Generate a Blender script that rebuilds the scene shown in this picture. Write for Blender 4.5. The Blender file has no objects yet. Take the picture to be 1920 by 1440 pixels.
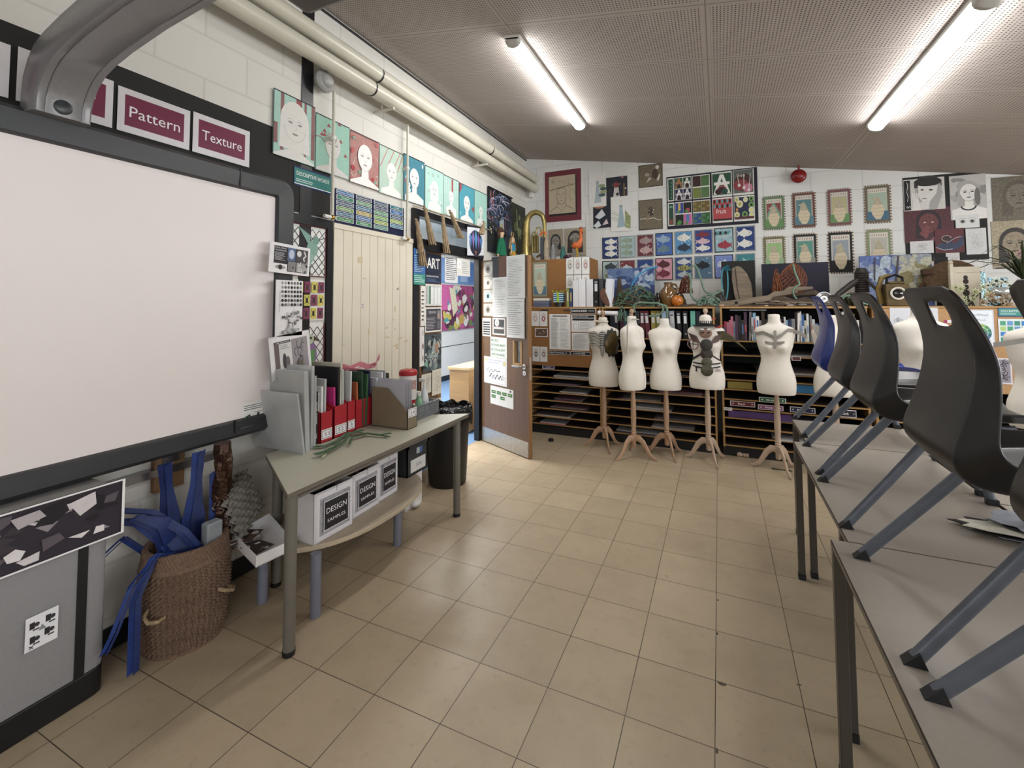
import bpy, math, random
from mathutils import Vector, Matrix
random.seed(7)
PI = math.pi
COL = bpy.context.scene.collection
# ------------------------------------------------------------------ camera, world, lights
F_PX, SX, SY, CAM_H = 844.18, 8.66, -189.37, 1.5022
YAW, PITCH, ROLL = -.4213, .0466, -.0051
def cam_axes():
    fw = Vector((math.sin(YAW)*math.cos(PITCH), math.cos(YAW)*math.cos(PITCH), math.sin(PITCH)))
    r = Vector((math.cos(YAW), -math.sin(YAW), 0)); u = r.cross(fw)
    return r*math.cos(ROLL)+u*math.sin(ROLL), -r*math.sin(ROLL)+u*math.cos(ROLL), fw
CR, CU, CF = cam_axes(); CC = Vector((0, 0, CAM_H))
cd = bpy.data.cameras.new('camera'); cam = bpy.data.objects.new('camera', cd); COL.objects.link(cam)
cd.sensor_width = 36; cd.lens = 36*F_PX/1920; cd.shift_x = -SX/1920; cd.shift_y = SY/1920; cd.clip_start = .02
m = Matrix.Identity(4)
for i in range(3): m[i][0] = CR[i]; m[i][1] = CU[i]; m[i][2] = -CF[i]; m[i][3] = CC[i]
cam.matrix_world = m
bpy.context.scene.camera = cam
vs_ = bpy.context.scene.view_settings
vs_.view_transform = 'Standard'; vs_.look = 'None'; vs_.gamma = 1; vs_.use_curve_mapping = False; vs_.exposure = 0.93
TUBE = 26.0       # strength of the fluorescent fittings
WORLD = .25
w = bpy.data.worlds.new('world'); bpy.context.scene.world = w; w.use_nodes = True
w.node_tree.nodes['Background'].inputs[0].default_value = (.75, .85, 1, 1); w.node_tree.nodes['Background'].inputs[1].default_value = WORLD
def area(name, loc, rot, sx, sy, power, col):
    l = bpy.data.lights.new(name, 'AREA'); l.shape = 'RECTANGLE'; l.size = sx; l.size_y = sy; l.energy = power; l.color = col
    o = bpy.data.objects.new(name, l); o.location = loc; o.rotation_euler = rot; COL.objects.link(o); return o
area('window_daylight', (5.3, 1.2, 1.9), (0, math.radians(90), 0), 1.5, 5.0, 120, (.9, .95, 1))      # the row of windows on the right
area('rear_window_daylight', (.8, -3.3, 1.9), (math.radians(90), 0, 0), 4.0, 1.3, 26, (.9, .95, 1))
area('corridor_light', (-3.4, 4.4, 2.75), (0, 0, 0), .6, 4.0, 115, (1, .98, .95))
# ------------------------------------------------------------------ helpers
def ray(x, y): return CR*((x-960-SX)/F_PX)-CU*((y-720-SY)/F_PX)+CF
def on(x, y, ax, v):
    d = ray(x, y); return CC+d*((v-CC[ax])/d[ax])
def PX(x, y, v): return on(x, y, 0, v)
def PY(x, y, v): return on(x, y, 1, v)
def PZ(x, y, v): return on(x, y, 2, v)
def lin(h):
    if not isinstance(h, str): return tuple(h)
    h = h.lstrip('#'); o = []
    for i in (0, 2, 4):
        c = int(h[i:i+2], 16)/255; o.append(c/12.92 if c <= .04045 else ((c+.055)/1.055)**2.4)
    return tuple(o)
def muted(c):        # printed and painted colours, a little greyed
    c = lin(c); l = .3*c[0]+.59*c[1]+.11*c[2]; return tuple(x*.84+l*.16 for x in c)
MATS = {}
def M(name, col='#808080', rough=.5, metal=0., noise=.12, scale=12., bump=0., bscale=60., emit=0., trans=0., spec=.5, attr=False, stretch=None, alpha=1., coat=0.):
    if name in MATS: return MATS[name]
    m = bpy.data.materials.new(name); m.use_nodes = True; nt = m.node_tree; b = nt.nodes['Principled BSDF']; L = nt.links
    b.inputs['Roughness'].default_value = rough; b.inputs['Metallic'].default_value = metal; b.inputs['Specular IOR Level'].default_value = spec
    b.inputs['Coat Weight'].default_value = coat
    tc = nt.nodes.new('ShaderNodeTexCoord'); mp = nt.nodes.new('ShaderNodeMapping'); L.new(tc.outputs['Object'], mp.inputs['Vector'])
    if stretch: mp.inputs['Scale'].default_value = stretch
    n = nt.nodes.new('ShaderNodeTexNoise'); n.inputs['Scale'].default_value = scale; n.inputs['Detail'].default_value = 4; L.new(mp.outputs[0], n.inputs['Vector'])
    mr = nt.nodes.new('ShaderNodeMapRange'); L.new(n.outputs['Fac'], mr.inputs['Value']); mr.inputs['From Min'].default_value = .3; mr.inputs['From Max'].default_value = .7
    mr.inputs['To Min'].default_value = 1-noise; mr.inputs['To Max'].default_value = 1+noise*.6
    mx = nt.nodes.new('ShaderNodeVectorMath'); mx.operation = 'SCALE'; L.new(mr.outputs[0], mx.inputs['Scale'])
    if attr:
        a = nt.nodes.new('ShaderNodeAttribute'); a.attribute_name = 'Col'; L.new(a.outputs['Color'], mx.inputs[0])
    else: mx.inputs[0].default_value = lin(col)
    L.new(mx.outputs[0], b.inputs['Base Color'])
    if bump:
        n2 = nt.nodes.new('ShaderNodeTexNoise'); n2.inputs['Scale'].default_value = bscale; L.new(mp.outputs[0], n2.inputs['Vector'])
        bp = nt.nodes.new('ShaderNodeBump'); bp.inputs['Strength'].default_value = bump; bp.inputs['Distance'].default_value = .01
        L.new(n2.outputs['Fac'], bp.inputs['Height']); L.new(bp.outputs[0], b.inputs['Normal'])
    if emit: b.inputs['Emission Color'].default_value = (*lin(col), 1); b.inputs['Emission Strength'].default_value = emit
    if trans: b.inputs['Transmission Weight'].default_value = trans
    if alpha < 1: b.inputs['Alpha'].default_value = alpha
    MATS[name] = m; return m
class MB:
    def __init__(s): s.v = []; s.f = []; s.m = []; s.c = []; s.mats = []
    def mi(s, m):
        if m not in s.mats: s.mats.append(m)
        return s.mats.index(m)
    def add(s, vs, fs, m, col=None, T=None):
        b = len(s.v)
        for v in vs: s.v.append(T @ Vector(v) if T else Vector(v))
        k = s.mi(m)
        for f in fs: s.f.append([b+i for i in f]); s.m.append(k); s.c.append(col)
        return s
    def box(s, a, b, m, T=None, col=None):
        x0, y0, z0 = [min(a[i], b[i]) for i in range(3)]; x1, y1, z1 = [max(a[i], b[i]) for i in range(3)]
        vs = [(x0,y0,z0),(x1,y0,z0),(x1,y1,z0),(x0,y1,z0),(x0,y0,z1),(x1,y0,z1),(x1,y1,z1),(x0,y1,z1)]
        return s.add(vs, [(0,3,2,1),(4,5,6,7),(0,1,5,4),(1,2,6,5),(2,3,7,6),(3,0,4,7)], m, col, T)
    def loft(s, rings, m, cap=True, close=True, T=None, col=None):
        n = len(rings[0]); vs = [p for r in rings for p in r]; fs = []
        for i in range(len(rings)-1):
            for j in range(n if close else n-1):
                k = (j+1) % n; fs.append((i*n+j, i*n+k, (i+1)*n+k, (i+1)*n+j))
        if cap: fs.append(tuple(reversed(range(n)))); fs.append(tuple((len(rings)-1)*n+j for j in range(n)))
        return s.add(vs, fs, m, col, T)
    def lathe(s, prof, m, n=20, o=(0,0,0), sx=1, sy=1, T=None, cap=True):
        rings = [[(o[0]+r*sx*math.cos(2*PI*j/n), o[1]+r*sy*math.sin(2*PI*j/n), o[2]+z) for j in range(n)] for r, z in prof]
        return s.loft(rings, m, cap, True, T)
    def tube(s, pts, r, m, n=8, flat=None, cap=True, up=None, T=None):
        pts = [Vector(p) for p in pts]; N = len(pts)
        rs = r if isinstance(r, (list, tuple)) else [r]*N
        t0 = (pts[1]-pts[0]).normalized(); ref = Vector(up) if up else (Vector((0,0,1)) if abs(t0.z) < .9 else Vector((1,0,0)))
        u = (ref-t0*ref.dot(t0)).normalized(); rings = []
        for i in range(N):
            t = (pts[min(i+1, N-1)]-pts[max(i-1, 0)]).normalized()
            u = (u-t*u.dot(t)).normalized(); w = t.cross(u); k = flat if flat else 1
            rings.append([pts[i]+u*rs[i]*math.cos(2*PI*j/n)+w*rs[i]*k*math.sin(2*PI*j/n) for j in range(n)])
        return s.loft(rings, m, cap, True, T)
    def ribbon(s, pts, w, m, dirv, th=.002, T=None):        # flat strip, width along dirv
        pts = [Vector(p) for p in pts]; ws = w if isinstance(w, (list, tuple)) else [w]*len(pts); d = Vector(dirv).normalized(); rings = []
        for i, p in enumerate(pts):
            t = (pts[min(i+1, len(pts)-1)]-pts[max(i-1, 0)]).normalized(); nn = t.cross(d).normalized()*th/2; h = d*ws[i]/2
            rings.append([p-h-nn, p+h-nn, p+h+nn, p-h+nn])
        return s.loft(rings, m, True, True, T)
    def prism(s, poly, d0, d1, m, T=None, ax=2, col=None):
        def mk(p, d): return {2: (p[0], p[1], d), 1: (p[0], d, p[1]), 0: (d, p[0], p[1])}[ax]
        n = len(poly); vs = [mk(p, d0) for p in poly]+[mk(p, d1) for p in poly]
        fs = [tuple(reversed(range(n))), tuple(range(n, 2*n))]+[(j, (j+1) % n, n+(j+1) % n, n+j) for j in range(n)]
        return s.add(vs, fs, m, col, T)
    def ball(s, c, r, m, n=12, sc=(1,1,1), T=None):
        prof = [(max(1e-4, r*math.sin(PI*i/n)), -r*math.cos(PI*i/n)) for i in range(n+1)]
        rings = [[(c[0]+a*math.cos(2*PI*j/(2*n))*sc[0], c[1]+a*math.sin(2*PI*j/(2*n))*sc[1], c[2]+z*sc[2]) for j in range(2*n)] for a, z in prof]
        return s.loft(rings, m, True, True, T)
    def build(s, name, parent=None, smooth=True, bevel=0, sub=0, origin=None, ang=35):
        me = bpy.data.meshes.new(name)
        if origin is None and parent is None and s.v:
            lo = [min(v[i] for v in s.v) for i in range(3)]; hi = [max(v[i] for v in s.v) for i in range(3)]
            origin = Vector(((lo[0]+hi[0])/2, (lo[1]+hi[1])/2, lo[2]))
        off = Vector(origin) if origin is not None else Vector((0,0,0))
        me.from_pydata([tuple(v-off) for v in s.v], [], s.f)
        for m in s.mats: me.materials.append(m)
        for p, k in zip(me.polygons, s.m): p.material_index = k; p.use_smooth = smooth
        if any(c is not None for c in s.c):
            at = me.color_attributes.new('Col', 'FLOAT_COLOR', 'CORNER'); data = []
            for p, c in zip(me.polygons, s.c): data += [*(muted(c) if c is not None else (.5,.5,.5)), 1.]*p.loop_total
            at.data.foreach_set('color', data)
        me.validate(); me.update()
        if smooth:
            try: me.set_sharp_from_angle(angle=math.radians(ang))
            except Exception: pass
        o = bpy.data.objects.new(name, me); COL.objects.link(o)
        if parent is not None: o.parent = parent
        else: o.location = off
        if bevel: b = o.modifiers.new('b', 'BEVEL'); b.width = bevel; b.segments = 2; b.limit_method = 'ANGLE'; b.harden_normals = False
        if sub: b = o.modifiers.new('s', 'SUBSURF'); b.levels = sub; b.render_levels = sub
        return o
def tag(o, label=None, cat=None, group=None, kind=None):
    if label: o['label'] = label
    if cat: o['category'] = cat
    if group: o['group'] = group
    if kind: o['kind'] = kind
    return o
def thing(name, label, cat, loc=(0,0,0), rz=0, group=None):
    o = bpy.data.objects.new(name, None); COL.objects.link(o); o.location = loc; o.rotation_euler = (0,0,rz); o.empty_display_size = .05
    return tag(o, label, cat, group)
def struct(mb, name, **k): return tag(mb.build(name, **k), kind='structure')
def copy_tree(o, parent=None):
    c = o.copy(); COL.objects.link(c)
    if parent is not None: c.parent = parent
    for ch in list(o.children): copy_tree(ch, c)
    return c
# ---- flat drawn things: sheets with their picture as coloured faces
_tx = {}
def text_mesh(s, bold=False):
    k = (s, bold)
    if k in _tx: return _tx[k]
    cu = bpy.data.curves.new('t', 'FONT'); cu.body = s; cu.size = 1; cu.resolution_u = 2
    if bold: cu.offset = .02
    o = bpy.data.objects.new('t', cu); me = o.to_mesh()
    vs = [(v.co.x, v.co.y) for v in me.vertices]; fs = [tuple(p.vertices) for p in me.polygons]
    o.to_mesh_clear(); bpy.data.objects.remove(o); bpy.data.curves.remove(cu)
    _tx[k] = (vs, fs, min((v[0] for v in vs), default=0), max((v[0] for v in vs), default=1)); return _tx[k]
PAPER = M('painted_paper', attr=True, rough=.75, noise=.05, scale=40)
PAINT = M('brushed_paint', attr=True, rough=.6, noise=.35, scale=55)
GLOSS = M('laminated_paper', attr=True, rough=.22, noise=.03, scale=30)
class Art:
    def __init__(s, w, h, bg='#e8e6e0', mat=None, t=.0012):
        s.w, s.h, s.m = w, h, mat or PAPER; s.k = 0; s.L = []; s.t = t; s.bg = bg
    def P(s, pts, col):
        s.k += 1; s.L.append(([(x*s.w, y*s.h) for x, y in pts], [tuple(range(len(pts)))], col, s.k)); return s
    def R(s, x0, y0, x1, y1, col): return s.P([(x0,y0),(x1,y0),(x1,y1),(x0,y1)], col)
    def E(s, x, y, rx, ry, col, n=18, a0=0, a1=2*PI):
        full = abs(a1-a0-2*PI) < 1e-3
        return s.P([(x+rx*math.cos(a0+(a1-a0)*i/(n if full else n-1)), y+ry*math.sin(a0+(a1-a0)*i/(n if full else n-1))) for i in range(n)], col)
    def C(s, x, y, r, col, n=18): return s.E(x, y, r, r*s.w/s.h, col, n)
    def Ln(s, pts, wd, col):        # polyline, wd in units of the width
        q = [(x*s.w, y*s.h) for x, y in pts]; h = wd*s.w/2; vs = []; fs = []
        for i, p in enumerate(q):
            a = q[max(i-1, 0)]; b = q[min(i+1, len(q)-1)]; dx, dy = b[0]-a[0], b[1]-a[1]; l = math.hypot(dx, dy) or 1
            vs += [(p[0]-dy/l*h, p[1]+dx/l*h), (p[0]+dy/l*h, p[1]-dx/l*h)]
            if i: fs.append((2*i-2, 2*i-1, 2*i+1, 2*i))
        s.k += 1; s.L.append((vs, fs, col, s.k)); return s
    def Arc(s, x, y, rx, ry, a0, a1, wd, col, n=14): return s.Ln([(x+rx*math.cos(a0+(a1-a0)*i/n), y+ry*math.sin(a0+(a1-a0)*i/n)) for i in range(n+1)], wd, col)
    def T(s, txt, x, y, size, col, wid=None, bold=False, ang=0, just='c'):   # size, wid as fractions of h / w
        vs, fs, a, b = text_mesh(txt, bold)
        if not vs: return s
        sy = size*s.h; sx = sy if wid is None else wid*s.w/(b-a); ca, sa = math.cos(ang), math.sin(ang); mid = (a+b)/2 if just == 'c' else a; o = []
        for u, v in vs:
            p, q = (u-mid)*sx, (v-.35)*sy; o.append((x*s.w+p*ca-q*sa, y*s.h+p*sa+q*ca))
        s.k += 1; s.L.append((o, fs, col, s.k)); return s
    def rows(s, x0, y0, x1, y1, n, col, wd=.3, rnd=.35, head=0):          # lines of tiny print
        st = (y1-y0)/n
        for i in range(n):
            y = y1-st*(i+.5); xe = x1-(x1-x0)*random.random()*rnd
            s.k -= 1; s.R(x0, y-st*wd/2, xe, y+st*wd/2, col)
            s.k += 0
        s.k += 1; return s
    def spots(s, n, cols, r=(.02,.06), box=(.05,.05,.95,.95), sq=1):
        for i in range(n):
            x = box[0]+(box[2]-box[0])*random.random(); y = box[1]+(box[3]-box[1])*random.random(); rr = r[0]+(r[1]-r[0])*random.random()
            a = random.random()*PI; k = .3+.7*random.random(); q = []
            for j in range(7):
                t = 2*PI*j/7; u, v = rr*math.cos(t), rr*k*math.sin(t)*random.uniform(.7,1.2); q.append((min(.995, max(.005, x+u*math.cos(a)-v*math.sin(a))), min(.995, max(.005, y+(u*math.sin(a)+v*math.cos(a))*s.w/s.h))))
            s.P(q, random.choice(cols))
        return s
    def put(s, name, P, U, V, parent=None, curl=None, label=None, cat=None, group=None, border=None, jag=0):
        U = Vector(U).normalized(); V = Vector(V).normalized(); N = U.cross(V); P = Vector(P); mb = MB(); g = .00012
        cv = curl or (lambda u, v: 0)
        def W(x, y, n): return P+U*x+V*y+N*(n+cv(x/s.w, y/s.h))
        nu, nv = (12, 12) if curl else (1, 1)
        if jag:
            out = []; c = 28
            for side, (ax, ay, bx, by) in enumerate([(0,0,1,0),(1,0,1,1),(1,1,0,1),(0,1,0,0)]):
                k = 18 if side % 2 == 0 else 26
                for i in range(k):
                    t = i/k; o = jag if i % 2 else 0; t2 = (i+1)/k
                    for tt in (t, t2):
                        x = ax+(bx-ax)*tt; y = ay+(by-ay)*tt; nx, ny = (by-ay), -(bx-ax); out.append((x*s.w+nx*o, y*s.h+ny*o))
            mb.add([W(x, y, 0) for x, y in out]+[W(x, y, s.t) for x, y in out], [tuple(range(len(out)-1, -1, -1)), tuple(range(len(out), 2*len(out)))]+[(j, (j+1) % len(out), len(out)+(j+1) % len(out), len(out)+j) for j in range(len(out))], s.m, s.bg)
        else:
            vs = [W(s.w*i/nu, s.h*j/nv, d) for d in (0, s.t) for j in range(nv+1) for i in range(nu+1)]; k = (nu+1)*(nv+1); fs = []
            for j in range(nv):
                for i in range(nu):
                    a = j*(nu+1)+i; q = (a, a+1, a+nu+2, a+nu+1); fs.append(tuple(k+z for z in q)); fs.append(tuple(reversed(q)))
            ed = [i for i in range(nu+1)]+[j*(nu+1)+nu for j in range(1, nv+1)]+[nv*(nu+1)+i for i in range(nu-1, -1, -1)]+[j*(nu+1) for j in range(nv-1, 0, -1)]
            for a, b in zip(ed, ed[1:]+ed[:1]): fs.append((a, b, k+b, k+a))
            mb.add(vs, fs, s.m, s.bg)
        for vs, fs, col, k in s.L: mb.add([W(x if not curl else .12*s.w+.88*x, y, s.t+g*k) for x, y in vs], fs, s.m, col)
        o = mb.build(name, parent, smooth=bool(curl), origin=None if parent else P+U*s.w/2)
        return tag(o, label, cat, group)
XL, YB = -2.47, 5.85
def onL(a, x0, y0, x1, y1, name, X=XL+.012, **k):   # sheet on the left wall: pixel of its top left and bottom right
    return None
def left_rect(tl, br, X):
    p = PX(*tl, X); q = PX(*br, X); return p.y, q.z, q.y-p.y, p.z-q.z
def back_rect(tl, br, Y):
    p = PY(*tl, Y); q = PY(*br, Y); return p.x, q.z, q.x-p.x, p.z-q.z
LN = [0]
def hangL(tl, br, draw, name, label, cat='poster', X=None, bg='#e8e6e0', mat=None, jitter=0, group=None, **k):
    LN[0] += 1; X = X if X is not None else XL+.004+.0015*(LN[0] % 5)
    y, z, w_, h_ = left_rect(tl, br, X); a = Art(w_, h_, bg, mat)
    if draw: draw(a)
    return a.put(name, (X, y, z), (0,1,jitter), (0,-jitter,1), label=label, cat=cat, group=group, **k)
def hangB(tl, br, draw, name, label, cat='picture', Y=None, bg='#e8e6e0', mat=None, jitter=0, group=None, **k):
    LN[0] += 1; Y = Y if Y is not None else YB-.004-.0015*(LN[0] % 5)
    x, z, w_, h_ = back_rect(tl, br, Y); a = Art(w_, h_, bg, mat)
    if draw: draw(a)
    return a.put(name, (x, Y, z), (1,0,jitter), (-jitter,0,1), label=label, cat=cat, group=group, **k)
# ================================================================== THE SETTING
def nodes_of(name):
    m = bpy.data.materials.new(name); m.use_nodes = True; nt = m.node_tree; return m, nt, nt.nodes['Principled BSDF'], nt.links
def mathn(nt, op, a, b=None, c=None):
    n = nt.nodes.new('ShaderNodeMath'); n.operation = op
    for i, v in enumerate((a, b, c)):
        if v is None: continue
        if isinstance(v, (int, float)): n.inputs[i].default_value = v
        else: nt.links.new(v, n.inputs[i])
    return n.outputs[0]
def mixc(nt, fac, a, b):
    n = nt.nodes.new('ShaderNodeMix'); n.data_type = 'RGBA'
    for i, v in ((0, fac), (6, a), (7, b)):
        if isinstance(v, (int, float)): n.inputs[i].default_value = v
        elif isinstance(v, (str, tuple)): n.inputs[i].default_value = (*lin(v), 1)
        else: nt.links.new(v, n.inputs[i])
    return n.outputs[2]
def noise(nt, vec, scale, detail=4, rough=.6):
    n = nt.nodes.new('ShaderNodeTexNoise'); n.inputs['Scale'].default_value = scale; n.inputs['Detail'].default_value = detail; n.inputs['Roughness'].default_value = rough
    nt.links.new(vec, n.inputs['Vector']); return n.outputs['Fac']
def ramp(nt, v, a, b, to0=0., to1=1.):
    n = nt.nodes.new('ShaderNodeMapRange'); nt.links.new(v, n.inputs[0]); n.inputs[1].default_value = a; n.inputs[2].default_value = b; n.inputs[3].default_value = to0; n.inputs[4].default_value = to1; return n.outputs[0]
def brickmat(name, axes, off, bw, bh, mortar, c1, c2, cm, rough, bump, dirt=None, stagger=.5, rvar=None):
    m, nt, b, L = nodes_of(name); tc = nt.nodes.new('ShaderNodeTexCoord'); sp = nt.nodes.new('ShaderNodeSeparateXYZ'); L.new(tc.outputs['Object'], sp.inputs[0])
    cb = nt.nodes.new('ShaderNodeCombineXYZ'); L.new(mathn(nt, 'ADD', sp.outputs[axes[0]], -off[0]), cb.inputs[0]); L.new(mathn(nt, 'ADD', sp.outputs[axes[1]], -off[1]), cb.inputs[1])
    br = nt.nodes.new('ShaderNodeTexBrick'); L.new(cb.outputs[0], br.inputs['Vector']); br.offset = stagger; br.inputs['Scale'].default_value = 1
    br.inputs['Brick Width'].default_value = bw; br.inputs['Row Height'].default_value = bh; br.inputs['Mortar Size'].default_value = mortar; br.inputs['Mortar Smooth'].default_value = .1; br.inputs['Bias'].default_value = 0
    br.inputs['Color1'].default_value = (*lin(c1), 1); br.inputs['Color2'].default_value = (*lin(c2), 1); br.inputs['Mortar'].default_value = (*lin(cm), 1)
    n1 = noise(nt, tc.outputs['Object'], 2.2, 5); n2 = noise(nt, tc.outputs['Object'], 24, 6)
    col = br.outputs['Color']
    if dirt:
        col = mixc(nt, ramp(nt, n1, .42, .75, 0, .5), col, dirt); col = mixc(nt, ramp(nt, n2, .56, .8, 0, .5), col, dirt)
        n3 = noise(nt, tc.outputs['Object'], 9, 8, .75); col = mixc(nt, ramp(nt, n3, .69, .76, 0, .55), col, '#3c352c')
    L.new(col, b.inputs['Base Color']); b.inputs['Roughness'].default_value = rough
    if rvar: L.new(ramp(nt, n1, .3, .7, rough-rvar, rough+rvar), b.inputs['Roughness'])
    h = mathn(nt, 'ADD', mathn(nt, 'MULTIPLY', br.outputs['Fac'], -1.), mathn(nt, 'MULTIPLY', noise(nt, tc.outputs['Object'], 60 if not dirt else 14, 4), .25 if not dirt else .1))
    bp = nt.nodes.new('ShaderNodeBump'); bp.inputs['Strength'].default_value = bump; bp.inputs['Distance'].default_value = .004; L.new(h, bp.inputs['Height']); L.new(bp.outputs[0], b.inputs['Normal'])
    return m
FLOOR = brickmat('floor_tiles', (0, 1), (-.0471, .2226), .3, .3, .0017, '#b6a58c', '#ab9b82', '#3d352c', .42, .5, dirt='#94836c', stagger=0, rvar=.12)
BLOCKL = brickmat('painted_blockwork_left', (1, 2), (.294, .137), .467, .234, .006, '#d6d3cc', '#d2cfc8', '#c8c5be', .6, .5)
BLOCKB = brickmat('painted_blockwork_back', (0, 2), (.03, .137), .467, .234, .006, '#d8d8d5', '#d4d4d1', '#c9c9c6', .6, .5)
def ceiling_mat():
    m, nt, b, L = nodes_of('perforated_ceiling'); tc = nt.nodes.new('ShaderNodeTexCoord'); sp = nt.nodes.new('ShaderNodeSeparateXYZ'); L.new(tc.outputs['Object'], sp.inputs[0])
    def dist(o, off, per): return mathn(nt, 'ABSOLUTE', mathn(nt, 'SUBTRACT', mathn(nt, 'FRACT', mathn(nt, 'ADD', mathn(nt, 'DIVIDE', mathn(nt, 'ADD', o, -off), per), 100.5)), .5))
    x, y = sp.outputs[0], sp.outputs[1]
    p = .019; dx = dist(x, .01, p); dy = dist(y, .01, p); dd = mathn(nt, 'SQRT', mathn(nt, 'ADD', mathn(nt, 'MULTIPLY', dx, dx), mathn(nt, 'MULTIPLY', dy, dy)))
    hole = mathn(nt, 'LESS_THAN', dd, .22)
    sx = mathn(nt, 'MULTIPLY', dist(x, -.03, 1.22), 1.22); sy = mathn(nt, 'MULTIPLY', dist(y, 2.65, .6195), .6195)
    border = mathn(nt, 'MINIMUM', sx, sy); hole = mathn(nt, 'MULTIPLY', hole, mathn(nt, 'GREATER_THAN', border, .022))
    seam = mathn(nt, 'LESS_THAN', border, .004)
    base = mixc(nt, ramp(nt, noise(nt, tc.outputs['Object'], 1.6, 4), .3, .7), '#b5aba6', '#bdb4af')
    col = mixc(nt, hole, base, '#37332f'); col = mixc(nt, mathn(nt, 'MULTIPLY', mathn(nt, 'LESS_THAN', border, .014), .35), col, '#b4afa7'); col = mixc(nt, mathn(nt, 'MULTIPLY', seam, .6), col, '#6b655f')
    L.new(col, b.inputs['Base Color']); b.inputs['Roughness'].default_value = .8; return m
CEIL = ceiling_mat()
WHITEP = M('white_gloss_paint', '#dcdad4', .4, noise=.04); BLACKP = M('black_frame_paint', '#15151a', .35, noise=.2); BLACKPAPER = M('black_sugar_paper', '#262524', .85, noise=.12, scale=4, bump=.3, bscale=8)
CREAM = M('cream_painted_boards', '#dcd4c2', .45, noise=.06, scale=4); PIPE = M('cream_pipe_enamel', '#cbc7b8', .28, noise=.06, scale=6)
STEEL = M('brushed_steel', '#9a9a9c', .3, 1., noise=.08); SILVERP = M('silver_kick_plate', '#b6b5b2', .35, .7, noise=.15, scale=30)
def czx(x): return 3.1576-.16826*x
mb = MB(); mb.box((-2.47, -3.6, -.1), (5.6, 6.0, 0), FLOOR); FLO = struct(mb, 'floor', origin=(0,0,0), smooth=False)
CHIP = M('chipped_screed', '#564b40', .8, noise=.2)
for px_, py_, sx_, sy_ in ((1353, 1282, .026, .011), (1346, 1125, .007, .007), (1345, 1188, .006, .010), (1344, 1408, .006, .014), (1498, 1284, .012, .004), (1250, 1080, .01, .002)):
    mb = MB(); p = PZ(px_, py_, 0); mb.prism([(p.x+sx_*math.cos(a)*random.uniform(.6, 1), p.y+sy_*math.sin(a)*random.uniform(.6, 1)) for a in [k*PI/4 for k in range(8)]], -.001, .0006, CHIP); tag(mb.build('tile_chip', FLO, smooth=False), kind='structure')
mb = MB(); z0, z1 = czx(-2.62), czx(5.6)
mb.add([(-2.62,-3.6,z0),(5.6,-3.6,z1),(5.6,6,z1),(-2.62,6,z0),(-2.62,-3.6,z0+.1),(5.6,-3.6,z1+.1),(5.6,6,z1+.1),(-2.62,6,z0+.1)], [(0,1,2,3),(4,7,6,5),(0,4,5,1),(1,5,6,2),(2,6,7,3),(3,7,4,0)], CEIL)
struct(mb, 'ceiling', origin=(0,0,0), smooth=False)
mb = MB(); hz = czx(-2.6)-.002
for y0, y1, za, zb in ((-3.6, 3.23, 0, hz), (3.23, 4.52, 2.36, hz), (4.52, 5.85, 0, hz)): mb.box((-2.53, y0, za), (XL, y1, zb), BLOCKL)
struct(mb, 'wall_left', origin=(0,0,0), smooth=False)
mb = MB(); mb.prism([(-2.62, 0), (5.6, 0), (5.6, czx(5.6)-.001), (-2.62, czx(-2.62)-.001)], YB, 6.0, BLOCKB, ax=1); struct(mb, 'wall_back', origin=(0,0,0), smooth=False)
mb = MB()
mb.box((5.5, -3.6, 0), (5.6, 6, 1.0), WHITEP); mb.box((5.5, -3.6, 1.0), (5.6, 6, czx(5.6)-.01), WHITEP); struct(mb, 'wall_right', origin=(0,0,0), smooth=False)
mb = MB(); mb.prism([(-2.62, 0), (5.5, 0), (5.5, czx(5.5)-.01), (-2.62, czx(-2.62)-.01)], -3.6, -3.5, WHITEP, ax=1); struct(mb, 'wall_front', origin=(0,0,0), smooth=False)
# black skirting, the black upright and window surround on the left wall
mb = MB(); mb.box((XL, -3.5, 0), (XL+.012, 3.22, .1), BLACKP); struct(mb, 'baseboard_left')
mb = MB(); p = PX(566.5, 70, XL); q = PX(588, 70, XL); mb.box((XL, p.y, .1), (XL+.006, q.y, czx(XL)-.01), BLACKP); struct(mb, 'trim_1')
mb = MB(); mb.box((XL, 1.9, 2.03), (XL+.02, 2.33, 2.09), BLACKP); mb.box((XL, 2.285, .8), (XL+.02, 2.335, 2.03), BLACKP); struct(mb, 'trim_2')
# thin black strip along the left wall just below the ceiling
mb = MB(); mb.box((XL, -3.5, czx(XL)-.03), (XL+.02, YB, czx(XL)-.022), BLACKP); struct(mb, 'trim_3')
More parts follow.
